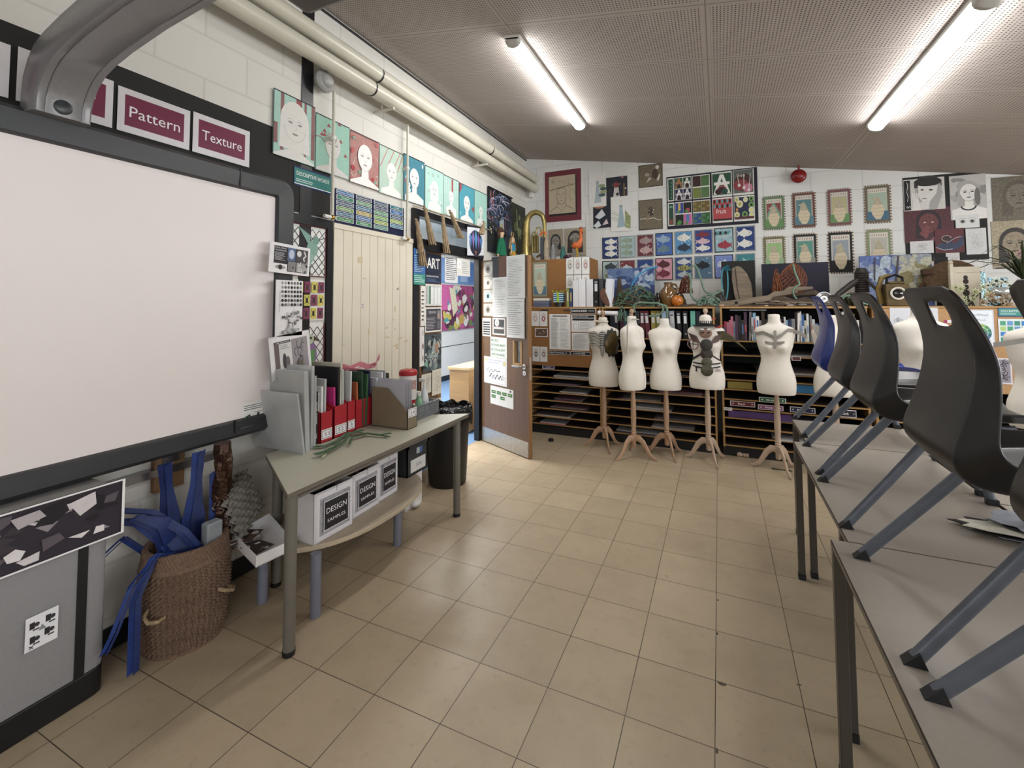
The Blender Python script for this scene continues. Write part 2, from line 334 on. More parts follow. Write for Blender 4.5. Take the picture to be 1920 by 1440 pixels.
# door frame (black) with transom and side panel
WOODD = M('dark_door_veneer', '#6f5138', .4, noise=.18, scale=3, stretch=(14, 14, .8)); WOODE = M('door_edge_oak', '#8a6540', .5, noise=.2, scale=8, stretch=(3, 3, .4))
GLASS = M('clear_glass', '#e8f2f6', .03, trans=1., noise=0); 
mb = MB()
for a, b in (((-2.53, 3.23, 0), (-2.44, 3.315, 2.36)), ((-2.50, 4.41, 0), (-2.44, 4.52, 2.36)), ((-2.53, 3.315, 2.0), (-2.44, 4.41, 2.10)), ((-2.53, 3.315, 2.3), (-2.44, 4.41, 2.36))): mb.box(a, b, BLACKP)
fr = struct(mb, 'door_1', smooth=False, origin=(0,0,0))
mb = MB(); mb.box((-2.50, 3.315, 2.10), (-2.494, 4.41, 2.30), GLASS); tag(mb.build('transom_pane', fr), kind='structure')
mb = MB(); mb.box((-2.528, 3.315, 0.004), (-2.50, 3.745, 2.0), WOODD); mb.box((-2.53, 3.70, 0.004), (-2.498, 3.752, 2.0), WOODE); sl = thing('side_leaf', 'narrow fixed wooden door leaf covered with art department posters beside the doorway', 'door', (0,0,0)); mb.build('leaf_panel', sl)
# the corridor beyond
CWALL = M('corridor_white', '#e2e0da', .5, noise=.03); CBLUE = M('corridor_blue_floor', '#6f8fb5', .5, noise=.08)
mb = MB(); mb.box((-5.05, 3.0, -.1), (-2.53, 9.5, 0), CBLUE); mb.box((-2.53,3.23,-.1),(-2.47,4.52,0.001), CBLUE); struct(mb, 'floor_corridor', smooth=False)
mb = MB(); mb.box((-5.05, 3.0, 0), (-4.95, 9.5, 3), CWALL); mb.box((-4.95, 3.0, 0), (-4.94, 9.5, .1), BLACKP); mb.box((-4.95, 3.0, .66), (-4.945, 9.5, .672), BLACKP); mb.box((-5.05, 9.4, 0), (-2.6, 9.5, 3), CWALL); struct(mb, 'wall_corridor', smooth=False)
mb = MB(); mb.box((-5.05, 3.0, 2.9), (-2.531, 9.5, 3), CWALL); struct(mb, 'ceiling_corridor')
mb = MB(); mb.box((-5.05, 2.95, 0), (-2.531, 3.0, 3), CWALL); struct(mb, 'wall_corridor_end')
# ================================================================== DRAWING HELPERS
def face(a, cx, cy, r, skin='#e6e2dc', hair=None, ln='#8b8680', lw=.008, bg2=None, neck=True, body=None, longhair=True):
    k = a.w/a.h; ry = r*1.32*k
    if hair:
        a.E(cx, cy+.12*ry, r*1.28, ry*1.22, hair)
        if longhair: a.P([(cx-r*1.27, cy), (cx+r*1.27, cy), (cx+r*1.35, cy-ry*1.5), (cx-r*1.35, cy-ry*1.5)], hair)
    if neck:
        a.P([(cx-r*.45, cy-ry*.6), (cx+r*.45, cy-ry*.6), (cx+r*.5, cy-ry*1.5), (cx+min(r*2, .99-cx), cy-ry*1.95), (cx+min(r*2, .99-cx), 0.005), (cx-min(r*2, cx-.01), 0.005), (cx-min(r*2, cx-.01), cy-ry*1.95), (cx-r*.5, cy-ry*1.5)], body or skin)
    a.E(cx, cy, r, ry, skin)
    for s in (-1, 1):
        a.E(cx+s*r*.42, cy+ry*.08, r*.2, ry*.07, ln, 10); a.Arc(cx+s*r*.42, cy+ry*.16, r*.26, ry*.12, .3, PI-.3, lw, ln, 6)
    a.Ln([(cx+r*.06, cy+ry*.05), (cx+r*.14, cy-ry*.28), (cx-r*.06, cy-ry*.32)], lw*.8, ln)
    a.E(cx, cy-ry*.55, r*.28, ry*.06, ln, 10); a.Arc(cx, cy-ry*.02, r*.97, ry*.97, PI*1.05, PI*1.95, lw*.7, ln, 12)
def fish(a, cx, cy, l, c, ln='#2a3440', d=1, fat=.34, st=0, dots=0):
    k = a.w/a.h; h = l*fat*k
    a.P([(cx-d*l*.36, cy), (cx-d*l*.62, cy+h*.75), (cx-d*l*.53, cy), (cx-d*l*.62, cy-h*.75)], c)
    a.P([(cx+d*l*.15, cy+h*.6), (cx-d*l*.1, cy+h*1.15), (cx-d*l*.3, cy+h*.4)], c); a.P([(cx+d*l*.05, cy-h*.6), (cx-d*l*.12, cy-h*1.05), (cx-d*l*.2, cy-h*.45)], c)
    a.E(cx, cy, l*.48, h*.72, c, 16); a.C(cx+d*l*.33, cy+h*.15, l*.035, ln, 8); a.Arc(cx+d*l*.22, cy, l*.06, h*.45, -1.2, 1.2, .012, ln, 6)
    for i in range(st): a.R(cx-l*.25+i*l*.13, cy-h*.5, cx-l*.2+i*l*.13, cy+h*.5, ln)
def sig(n=6, cols=('#8d6a68', '#a9c7ba', '#b0565a')): return None
# ================================================================== LEFT WALL
# whiteboard on its rail
DGREY = M('dark_grey_plastic', '#2b2d30', .35, noise=.08); LGREY = M('pale_grey_laminate', '#a19f9d', .5, noise=.05, scale=60); MIDGREY = M('grey_panel', '#8b8a8c', .55, noise=.06, scale=90)
WB = M('whiteboard_enamel', '#ebe3e1', .5, noise=.015, scale=2, spec=.35)
t = thing('interactive_whiteboard', 'large white interactive board in a thick dark grey rounded frame on the left wall', 'whiteboard', (-2.36, .83, .84))
wy0, wy1, wz0, wz1 = -.26-.83, 1.92-.83, -.035, 1.40
def rr(y0, y1, z0, z1, r, n=6):
    o = []
    for cy, cz, a0 in ((y1-r, z0+r, -PI/2), (y1-r, z1-r, 0), (y0+r, z1-r, PI/2), (y0+r, z0+r, PI)):
        for i in range(n+1): o.append((cy+r*math.cos(a0+PI/2*i/n), cz+r*math.sin(a0+PI/2*i/n)))
    return o
mb = MB(); A = rr(wy0, wy1, wz0, wz1, .09); B = rr(wy0+.02, wy1-.02, wz0+.02, wz1-.02, .08); Cc = rr(wy0+.085, wy1-.115, wz0+.085, wz1-.10, .012); D = rr(wy0+.10, wy1-.125, wz0+.095, wz1-.11, .01)
mb.loft([[(x, p[0], p[1]) for p in P_] for x, P_ in ((-.06, A), (.02, A), (.045, B), (.04, Cc), (.02, D), (-.06, D))], DGREY, cap=False); mb.build('frame', t)
mb = MB(); mb.prism(D, .005, .018, WB, ax=0); mb.build('board_surface', t, smooth=False)
for za_, zb_ in ((wz0+.03, wz0+.1), (wz1-.1, wz1-.01)): mb = MB(); mb.box((.036, .735, za_), (.0475, .742, zb_), BLACKP); mb.build('frame_joint', t)
a = Art(.075, .012, '#2b2d30'); a.T('ActivBoard', .5, .5, .7, '#8e9196', wid=.85); a.put('maker_plate', (.0462, .76, wz0+.045), (0,1,0), (0,0,1), parent=t)
mb = MB(); mb.box((XL, -.2, .70), (XL+.05, 1.62, .735), STEEL)
o = mb.build('wall_rail'); tag(o, 'bare metal rail running along the wall under the whiteboard', 'rail')
mb = MB(); p = PX(258, 880, XL+.02); mb.box((XL, 1.27, .62), (XL+.03, 1.40, .86), M('plywood_block', '#8a6a49', .6, noise=.2)); mb.box((XL+.03, 1.30, .745), (XL+.034, 1.375, .84), STEEL)
mb.ball((XL+.036, 1.337, .82), .008, STEEL, 5); tag(mb.build('mounting_block'), 'plywood mounting block with a steel plate below the whiteboard', 'bracket')
def dr(a):
    a.R(0, 0, 1, 1, '#f0efec'); a.rows(.05, .62, .95, .92, 3, '#6b6b6b'); a.rows(.4,.44,.75,.52,1,'#5a4038')
    for i in range(26): a.E(.03+.94*random.random(), .03+.12*random.random()*(1+i % 4), .05, .05, random.choice(['#1f3a28', '#35553a', '#28423a', '#6b7a52']), 7)
p = PX(455, 752, -2.34); q = PX(508, 782, -2.34); aa = Art(q.y-p.y, .105, '#f0efec'); dr(aa); aa.put('notice_sheet', (-2.3415, p.y, q.z), (0,1,0), (0,0,1), label='small printed notice with green leaves along its foot at the corner of the whiteboard', cat='notice')
# projector arm and projector
t = thing('curved_bracket', 'thick silver grey curved arm rising over the whiteboard and carrying the projector', 'bracket', (-2.33, .83, 2.2))
ARMM = M('silver_grey_plastic', '#858485', .34, .3, noise=.06, scale=80)
outer = [(-2.375, 2.22), (-2.375, 2.30), (-2.365, 2.37), (-2.335, 2.43), (-2.29, 2.475), (-2.22, 2.505), (-2.10, 2.535), (-1.85, 2.585), (-1.55, 2.64), (-.72, 2.72)]
inner = [(-2.255, 2.22), (-2.25, 2.27), (-2.235, 2.31), (-2.20, 2.355), (-2.15, 2.39), (-2.08, 2.415), (-1.97, 2.44), (-1.75, 2.475), (-1.45, 2.505), (-.72, 2.515)]
mb = MB(); rings = []
for (ox, oz), (ix, iz) in zip(outer, inner):
    dx, dz = ix-ox, iz-oz; P_ = []
    for y, k in ((-.085, .15), (-.085, .9), (-.076, 1), (-.056, 1), (-.053, .972), (-.050, 1), (.050, 1), (.053, .972), (.056, 1), (.076, 1), (.085, .9), (.085, .15), (.07, 0), (-.07, 0)): P_.append((ox+dx*k+2.33, y, oz+dz*k-2.2))
    rings.append(P_)
mb.loft(rings, ARMM); mb.build('arm', t, ang=50)
mb = MB(); mb.lathe([(.027, 0), (.027, .006), (.022, .009), (.001, .010)], DGREY, 20, T=Matrix.Translation((.079, -.005, .055)) @ Matrix.Rotation(PI/2, 4, 'Y')); mb.build('blanking_plug', t)
t = thing('projector', 'grey projector hanging at the end of the arm, only its underside and lens in view', 'projector', (-.90, .83, 2.395))
mb = MB(); mb.box((-.27, -.2, .02), (.28, .17, .100), M('projector_grey', '#5b5654', .45, noise=.05)); mb.build('body', t, bevel=.02)
mb = MB(); mb.lathe([(.05, .02), (.05, .008), (.042, .004), (.038, .012), (.0, .014)], DGREY, 24, o=(-.19, -.03, .008)); mb.build('lens_ring', t)
# storage unit below the board
t = thing('storage_unit', 'tall pale grey panelled unit on a black plinth below the whiteboard', 'storage unit', (-2.34, .6, 0))
mb = MB()
sec = [(-.10, -.8), (.10, -.8), (.10, .36), (.098, .385), (.09, .405), (.075, .415), (-.10, .415)]
mb.prism([(x, y) for x, y in sec], .10, .775, MIDGREY); mb.build('body', t, bevel=.004)
mb = MB(); mb.prism([(x*1.03+.0, y+.0) for x, y in sec], 0, .10, BLACKP); mb.build('plinth', t, bevel=.004)
mb = MB(); mb.box((.099, .318, .10), (.104, .348, .775), BLACKP); mb.build('edge_strip', t)
mb = MB(); mb.box((-.10, -.8, .775), (.10, .415, .79), LGREY); mb.build('top_panel', t, bevel=.003)
# generic monochrome angular mural print taped on it
XG = -2.233
p = PX(0, 965, XG); q0 = PX(230, 897, XG); q1 = PX(230, 997, XG)
a = Art(.62, q0.z-q1.z, '#2c2530')
rnd = random.Random(5)
for i in range(46):
    x = rnd.uniform(.05, .95); y = rnd.uniform(.12, .88); n = rnd.choice((3, 4, 4, 5)); r = rnd.uniform(.03, .10); an = rnd.random()*6
    a.P([(min(.97, max(.03, x+r*math.cos(an+2*PI*j/n)*rnd.uniform(.5, 1.4))), min(.94, max(.06, y+r*2.2*math.sin(an+2*PI*j/n)*rnd.uniform(.4, 1.1)))) for j in range(n)], rnd.choice(['#d5cdd0', '#b6adb2', '#8e858b', '#5c5259', '#e3dcdd', '#1e181f', '#3b323b']))
for x0, y0, x1, y1, c in ((0,0,1,.03,'#efecec'),(0,.97,1,1,'#efecec'),(0,0,.012,1,'#efecec'),(.985,0,1,1,'#efecec')): a.R(x0, y0, x1, y1, c)
a.put('monochrome_print', (XG, q1.y-.62, q1.z), (0,1,0), (0,0,1), label='long black and white print of angular abstract shapes taped to the grey unit', cat='poster')
def dr(a):
    for x, y in ((.12, .62), (.6, .66), (.14, .2), (.58, .28)): a.R(x, y, x+.16, y+.2, '#26242a'); a.C(x+.22, y+.1, .09, '#38363c', 8); a.R(x+.1, y-.06, x+.3, y-.02, '#26242a')
    a.P([(.38,.5),(.62,.5),(.5,.66)], '#8a8a90'); a.Ln([(.12,.05),(.25,.14)], .03, '#26242a'); a.Ln([(.25,.05),(.12,.14)], .03, '#26242a')
p = PX(48, 1165, XG); q = PX(107, 1206, XG); a = Art(q.y-p.y, .115, '#e9e8ec'); dr(a); a.put('instruction_sticker', (XG, p.y, PX(48, 1225, XG).z), (0,1,0), (0,0,1), label='small white sticker of handling pictograms on the grey unit', cat='sticker')
# black paper band and the word signs above the board
a = Art(2.0, .36, '#242322', BLACKPAPER); a.put('backing_paper', (XL+.001, 1.98-2.0, 2.235), (0,1,0), (0,0,1), label='long band of black sugar paper pinned above the whiteboard', cat='backing paper')
a = Art(.34, .37, '#2c2a27', BLACKPAPER); a.put('backing_paper', (XL+.0016, 1.98, 2.10), (0,1,0), (0,0,1), label='faded black sugar paper beside the top right corner of the whiteboard', cat='backing paper')
MAR = '#7b2a4a'
def sign(y0, y1, z0, z1, txt, label, part=None):
    a = Art(y1-y0, z1-z0, '#dcd8da', GLOSS); a.R(.09, .16, .91, .86, MAR)
    if txt: a.T(txt, .5, .5, .36, '#f1ecee', wid=min(.70, .1*len(txt)))
    a.put('word_sign', (XL+.01, y0, z0), (0,1,0), (0,0,1), label=label, cat='sign', group='laminated maroon word signs')
sign(1.085, 1.39, 2.298, 2.502, 'Pattern', 'white bordered maroon sign reading Pattern')
sign(1.405, 1.713, 2.298, 2.508, 'Texture', 'white bordered maroon sign reading Texture')
sign(.765, 1.068, 2.298, 2.512, 'Colour', 'white bordered maroon sign cut off by the projector arm, ending in r')
sign(.44, .745, 2.298, 2.505, None, 'maroon word sign at the extreme left edge of the photo')
# portraits along the wall
PB = [(1.858, 2.17, 2.427, 2.835), (2.172, 2.478, 2.418, 2.806), (2.482, 2.793, 2.409, 2.798), (2.797, 3.10, 2.402, 2.795), (3.105, 3.409, 2.405, 2.812), (3.413, 3.72, 2.388, 2.797), (3.723, 4.01, 2.394, 2.79), (4.015, 4.337, 2.391, 2.782), (4.342, 4.64, 2.378, 2.786)]
bgs = ['#9fc9bb', '#93c5b0', '#b98079', '#b6d1c0', '#2f8296', '#abd6cb', '#a9d1c7', '#3ba0b4', '#9cd0c3']
nm = ['drawn woman with long hair against mint and dark red stripes', 'shaded face against green with small red triangles', 'blank white head against red and green patterned ground', 'faint head against mint ground with slanting red lines', 'pencil head against teal and blue pattern', 'faint long haired head against pale turquoise with leaf shapes', 'faint head against striped turquoise with one red bar', 'pale head against bright blue with red corners', 'small faint head against mint with tiny red marks']
for i, ((y0, y1, z0, z1), bg, nn) in enumerate(zip(PB, bgs, nm)):
    a = Art(y1-y0, z1-z0, bg, PAPER); R_ = '#a0474b'
    if i == 0:
        for x, w_ in ((.16, .08), (.52, .14), (.72, .06), (.9, .09)): a.R(x, .1, x+w_, .99, '#8c5f5e' if x != .52 else '#98474c')
        a.R(.01, .18, .1, .5, '#8c5f5e')
    elif i == 1:
        for q in range(9): x, y = random.uniform(.1, .9), random.uniform(.35, .95); a.P([(x-.06, y), (x+.06, y), (x, y+.07)], R_)
        a.Arc(.1, .45, .2, .15, 0, 3, .015, R_)
    elif i == 2:
        for q in range(40): x, y = random.random(), random.random(); an = random.random()*6; a.Ln([(x, y), (min(.99, max(.01, x+.16*math.cos(an))), min(.99, max(.01, y+.14*math.sin(an))))], .012, random.choice(['#dfe0d0', '#7fa08a', '#c7464c', '#d8b8a8']))
        a.spots(14, ['#b5333c', '#7fa58c', '#c2575a'], (.04, .09))
    elif i == 3:
        for q in (.05, .3, .55, .75): a.Ln([(q, .55), (min(.98, q+.3), .98)], .03, '#c9807a')
    elif i == 4: a.spots(22, ['#1f7187', '#4aa0a8', '#c25f5f', '#e6ecea', '#2b8f8a'], (.03, .09))
    elif i == 5: a.spots(12, ['#dfe7dd', '#8fae9b', '#c98a80'], (.03, .06))
    elif i == 6:
        for q in range(7): a.Ln([(.05+q*.14, .55), (.05+q*.14, .97)], .012, '#e4efe9')
        a.R(.52, .62, .62, .97, '#b3454a')
    elif i == 7: a.P([(.01,.99),(.3,.99),(.01,.7)], R_); a.P([(.99,.3),(.99,.5),(.8,.4)], R_); a.spots(6, ['#5fb6c6', '#2f8fa6'], (.05, .1))
    else: a.spots(12, [R_, '#7fb7ab'], (.015, .03))
    sk = ['#d9d6cf', '#cfccc6', '#f0efec', '#e9e8e3', '#e2e3df', '#dde4df', '#e6e8e4', '#e8e9e6', '#e2e6e2'][i]
    face(a, .5, [.56, .52, .56, .5, .55, .5, .5, .5, .45][i], [.27, .23, .25, .2, .22, .17, .16, .2, .14][i], sk, hair=sk if i in (0, 5) else None, ln='#a7a39d' if i in (2, 3) else '#8f8b86', lw=.007, body=sk)
    if i == 1: a.E(.47, .66, .14, .1, '#a5a29d')
    a.R(.0, .0, .012, 1, '#20242a'); a.R(0, .985, 1, 1, '#20242a')
    a.put('portrait_drawing', (XL+.012+.0016*(i % 2), y0, z0), (0,1,0), (0,0,1), label=nn+' on the left wall', cat='drawing', group='row of portrait drawings on the left wall')
# descriptive words
hangL((551, 310), (621, 365), lambda a: (a.R(.02, .08, .98, .92, '#2f7f77'), a.R(.02,.08,.98,.12,'#e8ecec'), a.T('DESCRIPTIVE WORDS', .5, .66, .3, '#eef4f2', wid=.86), a.rows(.05, .2, .5, .4, 2, '#d7e6e2')), 'word_banner', 'dark green banner headed DESCRIPTIVE WORDS below the striped portrait', 'sign', bg='#24406a', mat=GLOSS)
words = [['MONO TONE', 'FORM', 'EXPRESSIVE', 'HARMONY', 'SUBJECT MATTER', 'COLLAGE'], ['COMPOSITION', 'PROPORTION', 'BALANCED', 'TEXTURE', 'MOVEMENT', 'SPACE'], ['BACKGROUND', 'MIDDLE GROUND', 'FOREGROUND', 'VIEW POINT', 'SCALE', 'FOCAL POINT'], ['LINE', 'TONAL', 'SHADING', 'DYNAMIC', 'NEGATIVE']]
wc = [['#3573a5', '#3d8a6a', '#34506c', '#6d9a52', '#2f6a86', '#3f8a4a'], ['#3c4a62', '#5c9566', '#3f7a99', '#a99a3c', '#3c74a8', '#4a9260'], ['#274a6e', '#2f3f5e', '#4a9264', '#6fa545', '#92ad3e', '#3d8a72'], ['#2f7a86', '#2f72b0', '#2f5a72', '#8fae40', '#2f7aa0']]
def dr(a):
    for c in range(4):
        n = len(words[c]); tops = .985; st = .158
        for r in range(n):
            y1 = tops-r*st; x0 = .02+c*.245; a.R(x0, y1-st+.03, x0+.215, y1, '#e6eaec'); a.R(x0+.007, y1-st+.042, x0+.208, y1-.012, wc[c][r]); a.T(words[c][r], x0+.107, y1-st/2+.012, .06, '#eef2f2', wid=min(.19, .021*len(words[c][r])))
p = PX(628, 338, XL+.012); q = PX(757, 428, XL+.012); a = Art(q.y-p.y, 2.33-2.085, '#1d2748', GLOSS); dr(a); a.put('word_board', (XL+.012, p.y, 2.085), (0,1,0), (0,0,1), label='navy board of green and blue word cards above the cream panel', cat='display board')
# cream tongue and groove panel
t = thing('boarded_panel', 'cream painted tongue and groove panel scarred by tape between whiteboard and doorway', 'panel', (XL, 2.78, .6))
mb = MB(); y = 2.335; nb = 10; wd = (3.225-2.335)/nb
for i in range(nb): mb.box((.012, y+i*wd-2.78+.0018, -.55), (.026, y+(i+1)*wd-2.78-.0018, 1.44), CREAM)
mb.box((0, 2.335-2.78, -.55), (.013, 3.225-2.78, 1.44), M('panel_shadow_groove', '#a89f8d', .6)); mb.build('boards', t, bevel=.0015)
mb = MB(); mb.box((0, 2.332-2.78, 1.44), (.032, 3.228-2.78, 1.478), CREAM); mb.build('top_rail', t, bevel=.002)
for i in range(16):
    y = random.uniform(-.38, .38); z = random.uniform(.35, 1.35); a = Art(random.choice((.05, .03, .015)), random.choice((.012, .015, .045)), '#cdbb93'); a.put('tape_residue', (.0262, y, z), (0,1,random.uniform(-.2,.2)), (0,0,1), parent=t)
a = Art(.035, .045, '#dcd4c2'); a.T('Z', .5, .5, .9, '#7a5aa0'); a.put('purple_letter', (.0262, -.18, .87), (0,1,0), (0,0,1), parent=t)
a = Art(.03, .02, '#dcd4c2'); a.E(.4, .4, .35, .3, '#26221f', 7); a.E(.75, .7, .2, .25, '#26221f', 6); a.put('chipped_hole', (.0262, .23, 1.02), (0,1,.3), (0,0,1), parent=t)
# artwork between whiteboard and panel
def lattice(a, c='#3a2a2c', n=5):
    for i in range(-n, n+1):
        a.Ln([(max(.02, i/n), .03+max(0, -i/n)*.9), (min(.98, i/n+1), .03+.9*min(1, (1-i/n) if i > 0 else 1))], .018, c)
        a.Ln([(min(.98, 1-i/n), .03+max(0, -i/n)*.9), (max(.02, -i/n), .03+.9*min(1, (1-i/n) if i > 0 else 1))], .018, c)
def dr(a):
    a.R(.03, .02, .97, .98, '#e4e6e2'); lattice(a); a.E(.6, .55, .16, .16, '#7fa796'); a.E(.7, .72, .1, .08, '#6f9a8a'); a.Ln([(.78, .74), (.98, .8)], .02, '#4c5a52'); a.P([(.5, .6), (.2, .95), (.55, .8)], '#7ba69a'); a.P([(.55, .45), (.45, .1), (.68, .4)], '#90b3a5')
    for q in ((0,0,.03,1),(.97,0,1,1),(0,0,1,.02),(0,.98,1,1)): a.R(*q, '#6e3536')
def LR(name, y0, y1, z0, z1, draw, label, cat='drawing', bg='#e8e6e0', mat=None, X=None, group=None, **k):
    LN[0] += 1; a = Art(y1-y0, z1-z0, bg, mat); draw and draw(a); return a.put(name, (X if X is not None else XL+.021+.001*(LN[0] % 3), y0, z0), (0,1,0), (0,0,1), label=label, cat=cat, group=group, **k)
LR('bird_drawing', 2.0, 2.283, 1.69, 2.03, dr, 'green hummingbird drawing over a dark lattice right of the whiteboard', X=XL+.004)
def dr(a):
    for r in range(3):
        for c in range(5):
            col = '#d6c93a' if (r+c) % 2 else '#8d3a5c'; x0 = .03+c*.19; y0 = .04+r*.32; a.R(x0, y0, x0+.16, y0+.27, col); a.E(x0+.08, y0+.13, .035, .07, '#3a3430', 8)
            for s in (-1, 1): a.Ln([(x0+.08, y0+.13), (x0+.08+s*.06, y0+.23)], .012, '#3a3430'); a.Ln([(x0+.08, y0+.13), (x0+.08+s*.06, y0+.05)], .012, '#3a3430')
LR('insect_print', 1.985, 2.28, 1.40, 1.67, dr, 'print of beetles repeated on yellow and plum squares beside the whiteboard', 'print', X=XL+.004)
def dr(a):
    a.R(.0, .7, .5, 1, '#3a2b52'); lattice(a); a.E(.62, .45, .17, .22, '#8d6a9c'); a.P([(.5, .5), (.75, .55), (.7, .2), (.5, .12)], '#5f9a4c'); a.P([(.5, .35), (.62, .4), (.6, .12)], '#d2603a'); a.C(.6, .72, .11, '#b8c4a2'); a.C(.62, .74, .03, '#26221f'); a.P([(.7, .7), (.9, .66), (.7, .78)], '#5a4a40'); a.R(.97,0,1,1,'#6e3536')
LR('bird_drawing', 1.985, 2.28, 1.0, 1.385, dr, 'colourful parrot drawing over a dark lattice behind the folders', X=XL+.004)
# three curled sheets taped to the board edge
def curl_left(u, v): return .9*max(0, .12-u)**1.6
def dr1(a):
    a.R(.06, .08, .94, .9, '#2c2a2e'); a.R(.06, .08, .4, .32, '#e4e2e0'); a.E(.23, .2, .13, .07, '#9a9896'); a.C(.23, .2, .05, '#2a2a2c'); a.T('MULTIPLE', .22, .84, .06, '#e8e8e8', wid=.28); a.T('TECHNIQUES', .22, .76, .06, '#e8e8e8', wid=.28); a.rows(.08, .42, .36, .7, 8, '#c8c8c8')
    a.R(.4, .45, .6, .9, '#54698f'); a.E(.5, .68, .07, .16, '#b9c3d6'); a.R(.62, .45, .94, .9, '#4b484a'); a.C(.7, .74, .06, '#d9d6d2'); a.Ln([(.85,.5),(.82,.6),(.88,.7),(.83,.85)], .04, '#cfcac4'); a.R(.42, .1, .62, .43, '#837f7e'); a.R(.64, .1, .94, .43, '#a7a3a0'); a.spots(14, ['#2c2a2e', '#d9d6d2', '#8d8a88'], (.02, .05), (.42, .1, .92, .45))
def dr2(a):
    for r in range(6):
        for c in range(7): a.C(.22+c*.115, .95-r*.078, .045, random.choice(['#3c3c3c', '#6b6b6b', '#9a9a9a', '#222222']), 10)
    for i in range(40): x, y = random.uniform(.18, .9), random.uniform(.03, .43); a.R(x, y, min(.97, x+random.uniform(.05, .14)), min(.46, y+random.uniform(.03, .07)), random.choice(['#8c8c8c', '#b4b4b4', '#5a5a5a', '#d2d2d2']))
    a.T('PATTERN EXAMPLES', .09, .62, .035, '#555555', ang=PI/2, wid=.6)
def dr3(a):
    a.R(.06, .1, .93, .86, '#d8d5d2'); a.R(.06, .8, .48, .86, '#2a282a'); a.T('CUBE DRAWINGS', .27, .83, .05, '#e8e8e8', wid=.36); a.R(.06, .1, .18, .8, '#6e5f5a'); a.R(.5, .1, .93, .86, '#9d9498'); a.rows(.2, .66, .45, .78, 3, '#777777')
    for i in range(10): x, y = random.uniform(.58, .85), random.uniform(.2, .75); a.Arc(x, y, .06, .1, random.random()*3, random.random()*3+3, .014, '#4b454a')
    a.E(.3, .38, .05, .18, '#4a4446'); a.E(.38, .34, .05, .14, '#6d6668')
for tl, br, dr, lab in (((498, 450), (580, 514), dr1, 'curled worksheet with drawn eye and skull taped highest on the whiteboard edge'), ((512, 524), (567, 628), dr2, 'pattern example sheet of dark circles and squares taped to the whiteboard edge'), ((506, 634), (586, 702), dr3, 'tilted worksheet of cube drawings taped lowest on the whiteboard edge')):
    p = PX(*tl, -2.29); q = PX(*br, -2.29); a = Art(q.y-p.y, p.z-q.z, '#e6e3e4'); dr(a)
    tilt = .12 if dr is dr3 else (-.05 if dr is dr1 else 0)
    a.put('worksheet', (-2.295, p.y, q.z), (0,1,tilt), (0,-tilt,1), curl=curl_left, label=lab, cat='worksheet')
# pipes along the wall, drop pipes, bells
def pipe(name, label, pts, r, joints=(), cat='pipe', mat=None, group=None):
    mb = MB(); mb.tube(pts, r, mat or PIPE, 16); o = mb.build(name); tag(o, label, cat, group)
    return o
t = thing('heating_pipe', 'upper of the two fat cream pipes running along the top of the left wall', 'pipe', (-2.32, 0, 3.245)); mb = MB(); mb.tube([(0, -3.4, -.01), (0, 5.84, .01)], .055, PIPE, 20); mb.build('pipe_run', t)
for y in (2.62, 4.45): mb = MB(); mb.tube([(0, y, 0), (0, y+.012, 0)], .0575, BLACKP, 20); mb.build('joint_band', t)
t = thing('heating_pipe', 'lower of the two fat cream pipes running along the top of the left wall', 'pipe', (-2.32, 0, 3.11)); mb = MB(); mb.tube([(0, -3.4, -.015), (0, 5.84, .01)], .055, PIPE, 20); mb.build('pipe_run', t)
mb = MB(); [mb.tube([(0, y, 0), (0, y+.012, 0)], .0575, BLACKP, 20) for y in (2.55,)]; mb.build('joint_band', t)
for y in (1.0, 2.75, 4.3):
    mb = MB(); mb.tube([(-2.46, y, 3.03), (-2.27, y, 3.03)], .012, PIPE, 8); mb.tube([(-2.39, y, 3.03), (-2.39, y, 3.20)], .008, PIPE, 8); tag(mb.build('pipe_bracket'), {1.0: 'pipe bracket hidden behind the projector arm', 2.75: 'cream bracket holding the fat pipes above the white head portraits', 4.3: 'cream bracket holding the fat pipes nearest the back wall'}[y], 'bracket')
for x, z1, y, zb, lab in ((-2.40, 2.98, 2.275, 2.10, 'thin cream pipe dropping past the portraits to the left corner of the cream panel'), (-2.41, 3.05, 3.10, 2.06, 'thin cream pipe dropping past the portraits to the right corner of the cream panel')):
    t = thing('drop_pipe', lab, 'pipe', (x, y, 0)); mb = MB(); mb.tube([(0, 0, z1), (0, 0, zb+.02), (0, .0, zb-.02)], .011, PIPE, 10); mb.build('pipe_run', t)
    mb = MB(); mb.box((-.06, -.008, (z1+zb)/2+.1), (.014, .008, (z1+zb)/2+.125), WHITEP); mb.ball((0, 0, (z1+zb)/2+.112), .018, WHITEP, 6); mb.build('pipe_clip', t)
    mb = MB(); mb.tube([(0, -.07, zb), (0, .02, zb)], .013, WHITEP, 8); mb.ball((0, 0, zb), .02, M('brass', '#a5813f', .3, 1.), 6); mb.build('valve', t)
def bell(name, label, P, R, m, n):
    t = thing(name, label, 'bell', P); mb = MB(); T = R
    mb.lathe([(.001, 0), (.075, 0), (.075, .02), (.062, .035), (.05, .04), (.045, .05), (.03, .06), (.001, .064)], m, 24, T=T); mb.build('gong', t)
    mb = MB(); mb.tube([(0, 0, 0), (0, 0, .001)], .01, m, 6) if 0 else None
    mb.tube([(n[0]*.03, n[1]*.03, .06), (n[0]*.04+.01, n[1]*.04, .10), (n[0]*.02, n[1]*.02, .15), (n[0]*.04-.01, n[1]*.04, .10), (n[0]*.03, n[1]*.03-.002, .06)], .005, m, 6); mb.build('cable_loop', t)
    mb = MB(); mb.box((-.03, -.03, -.03), (.03, .03, .03), m, T=Matrix.Translation(Vector((-n[0]*.02, -n[1]*.02, 0)))); mb.build('back_box', t)
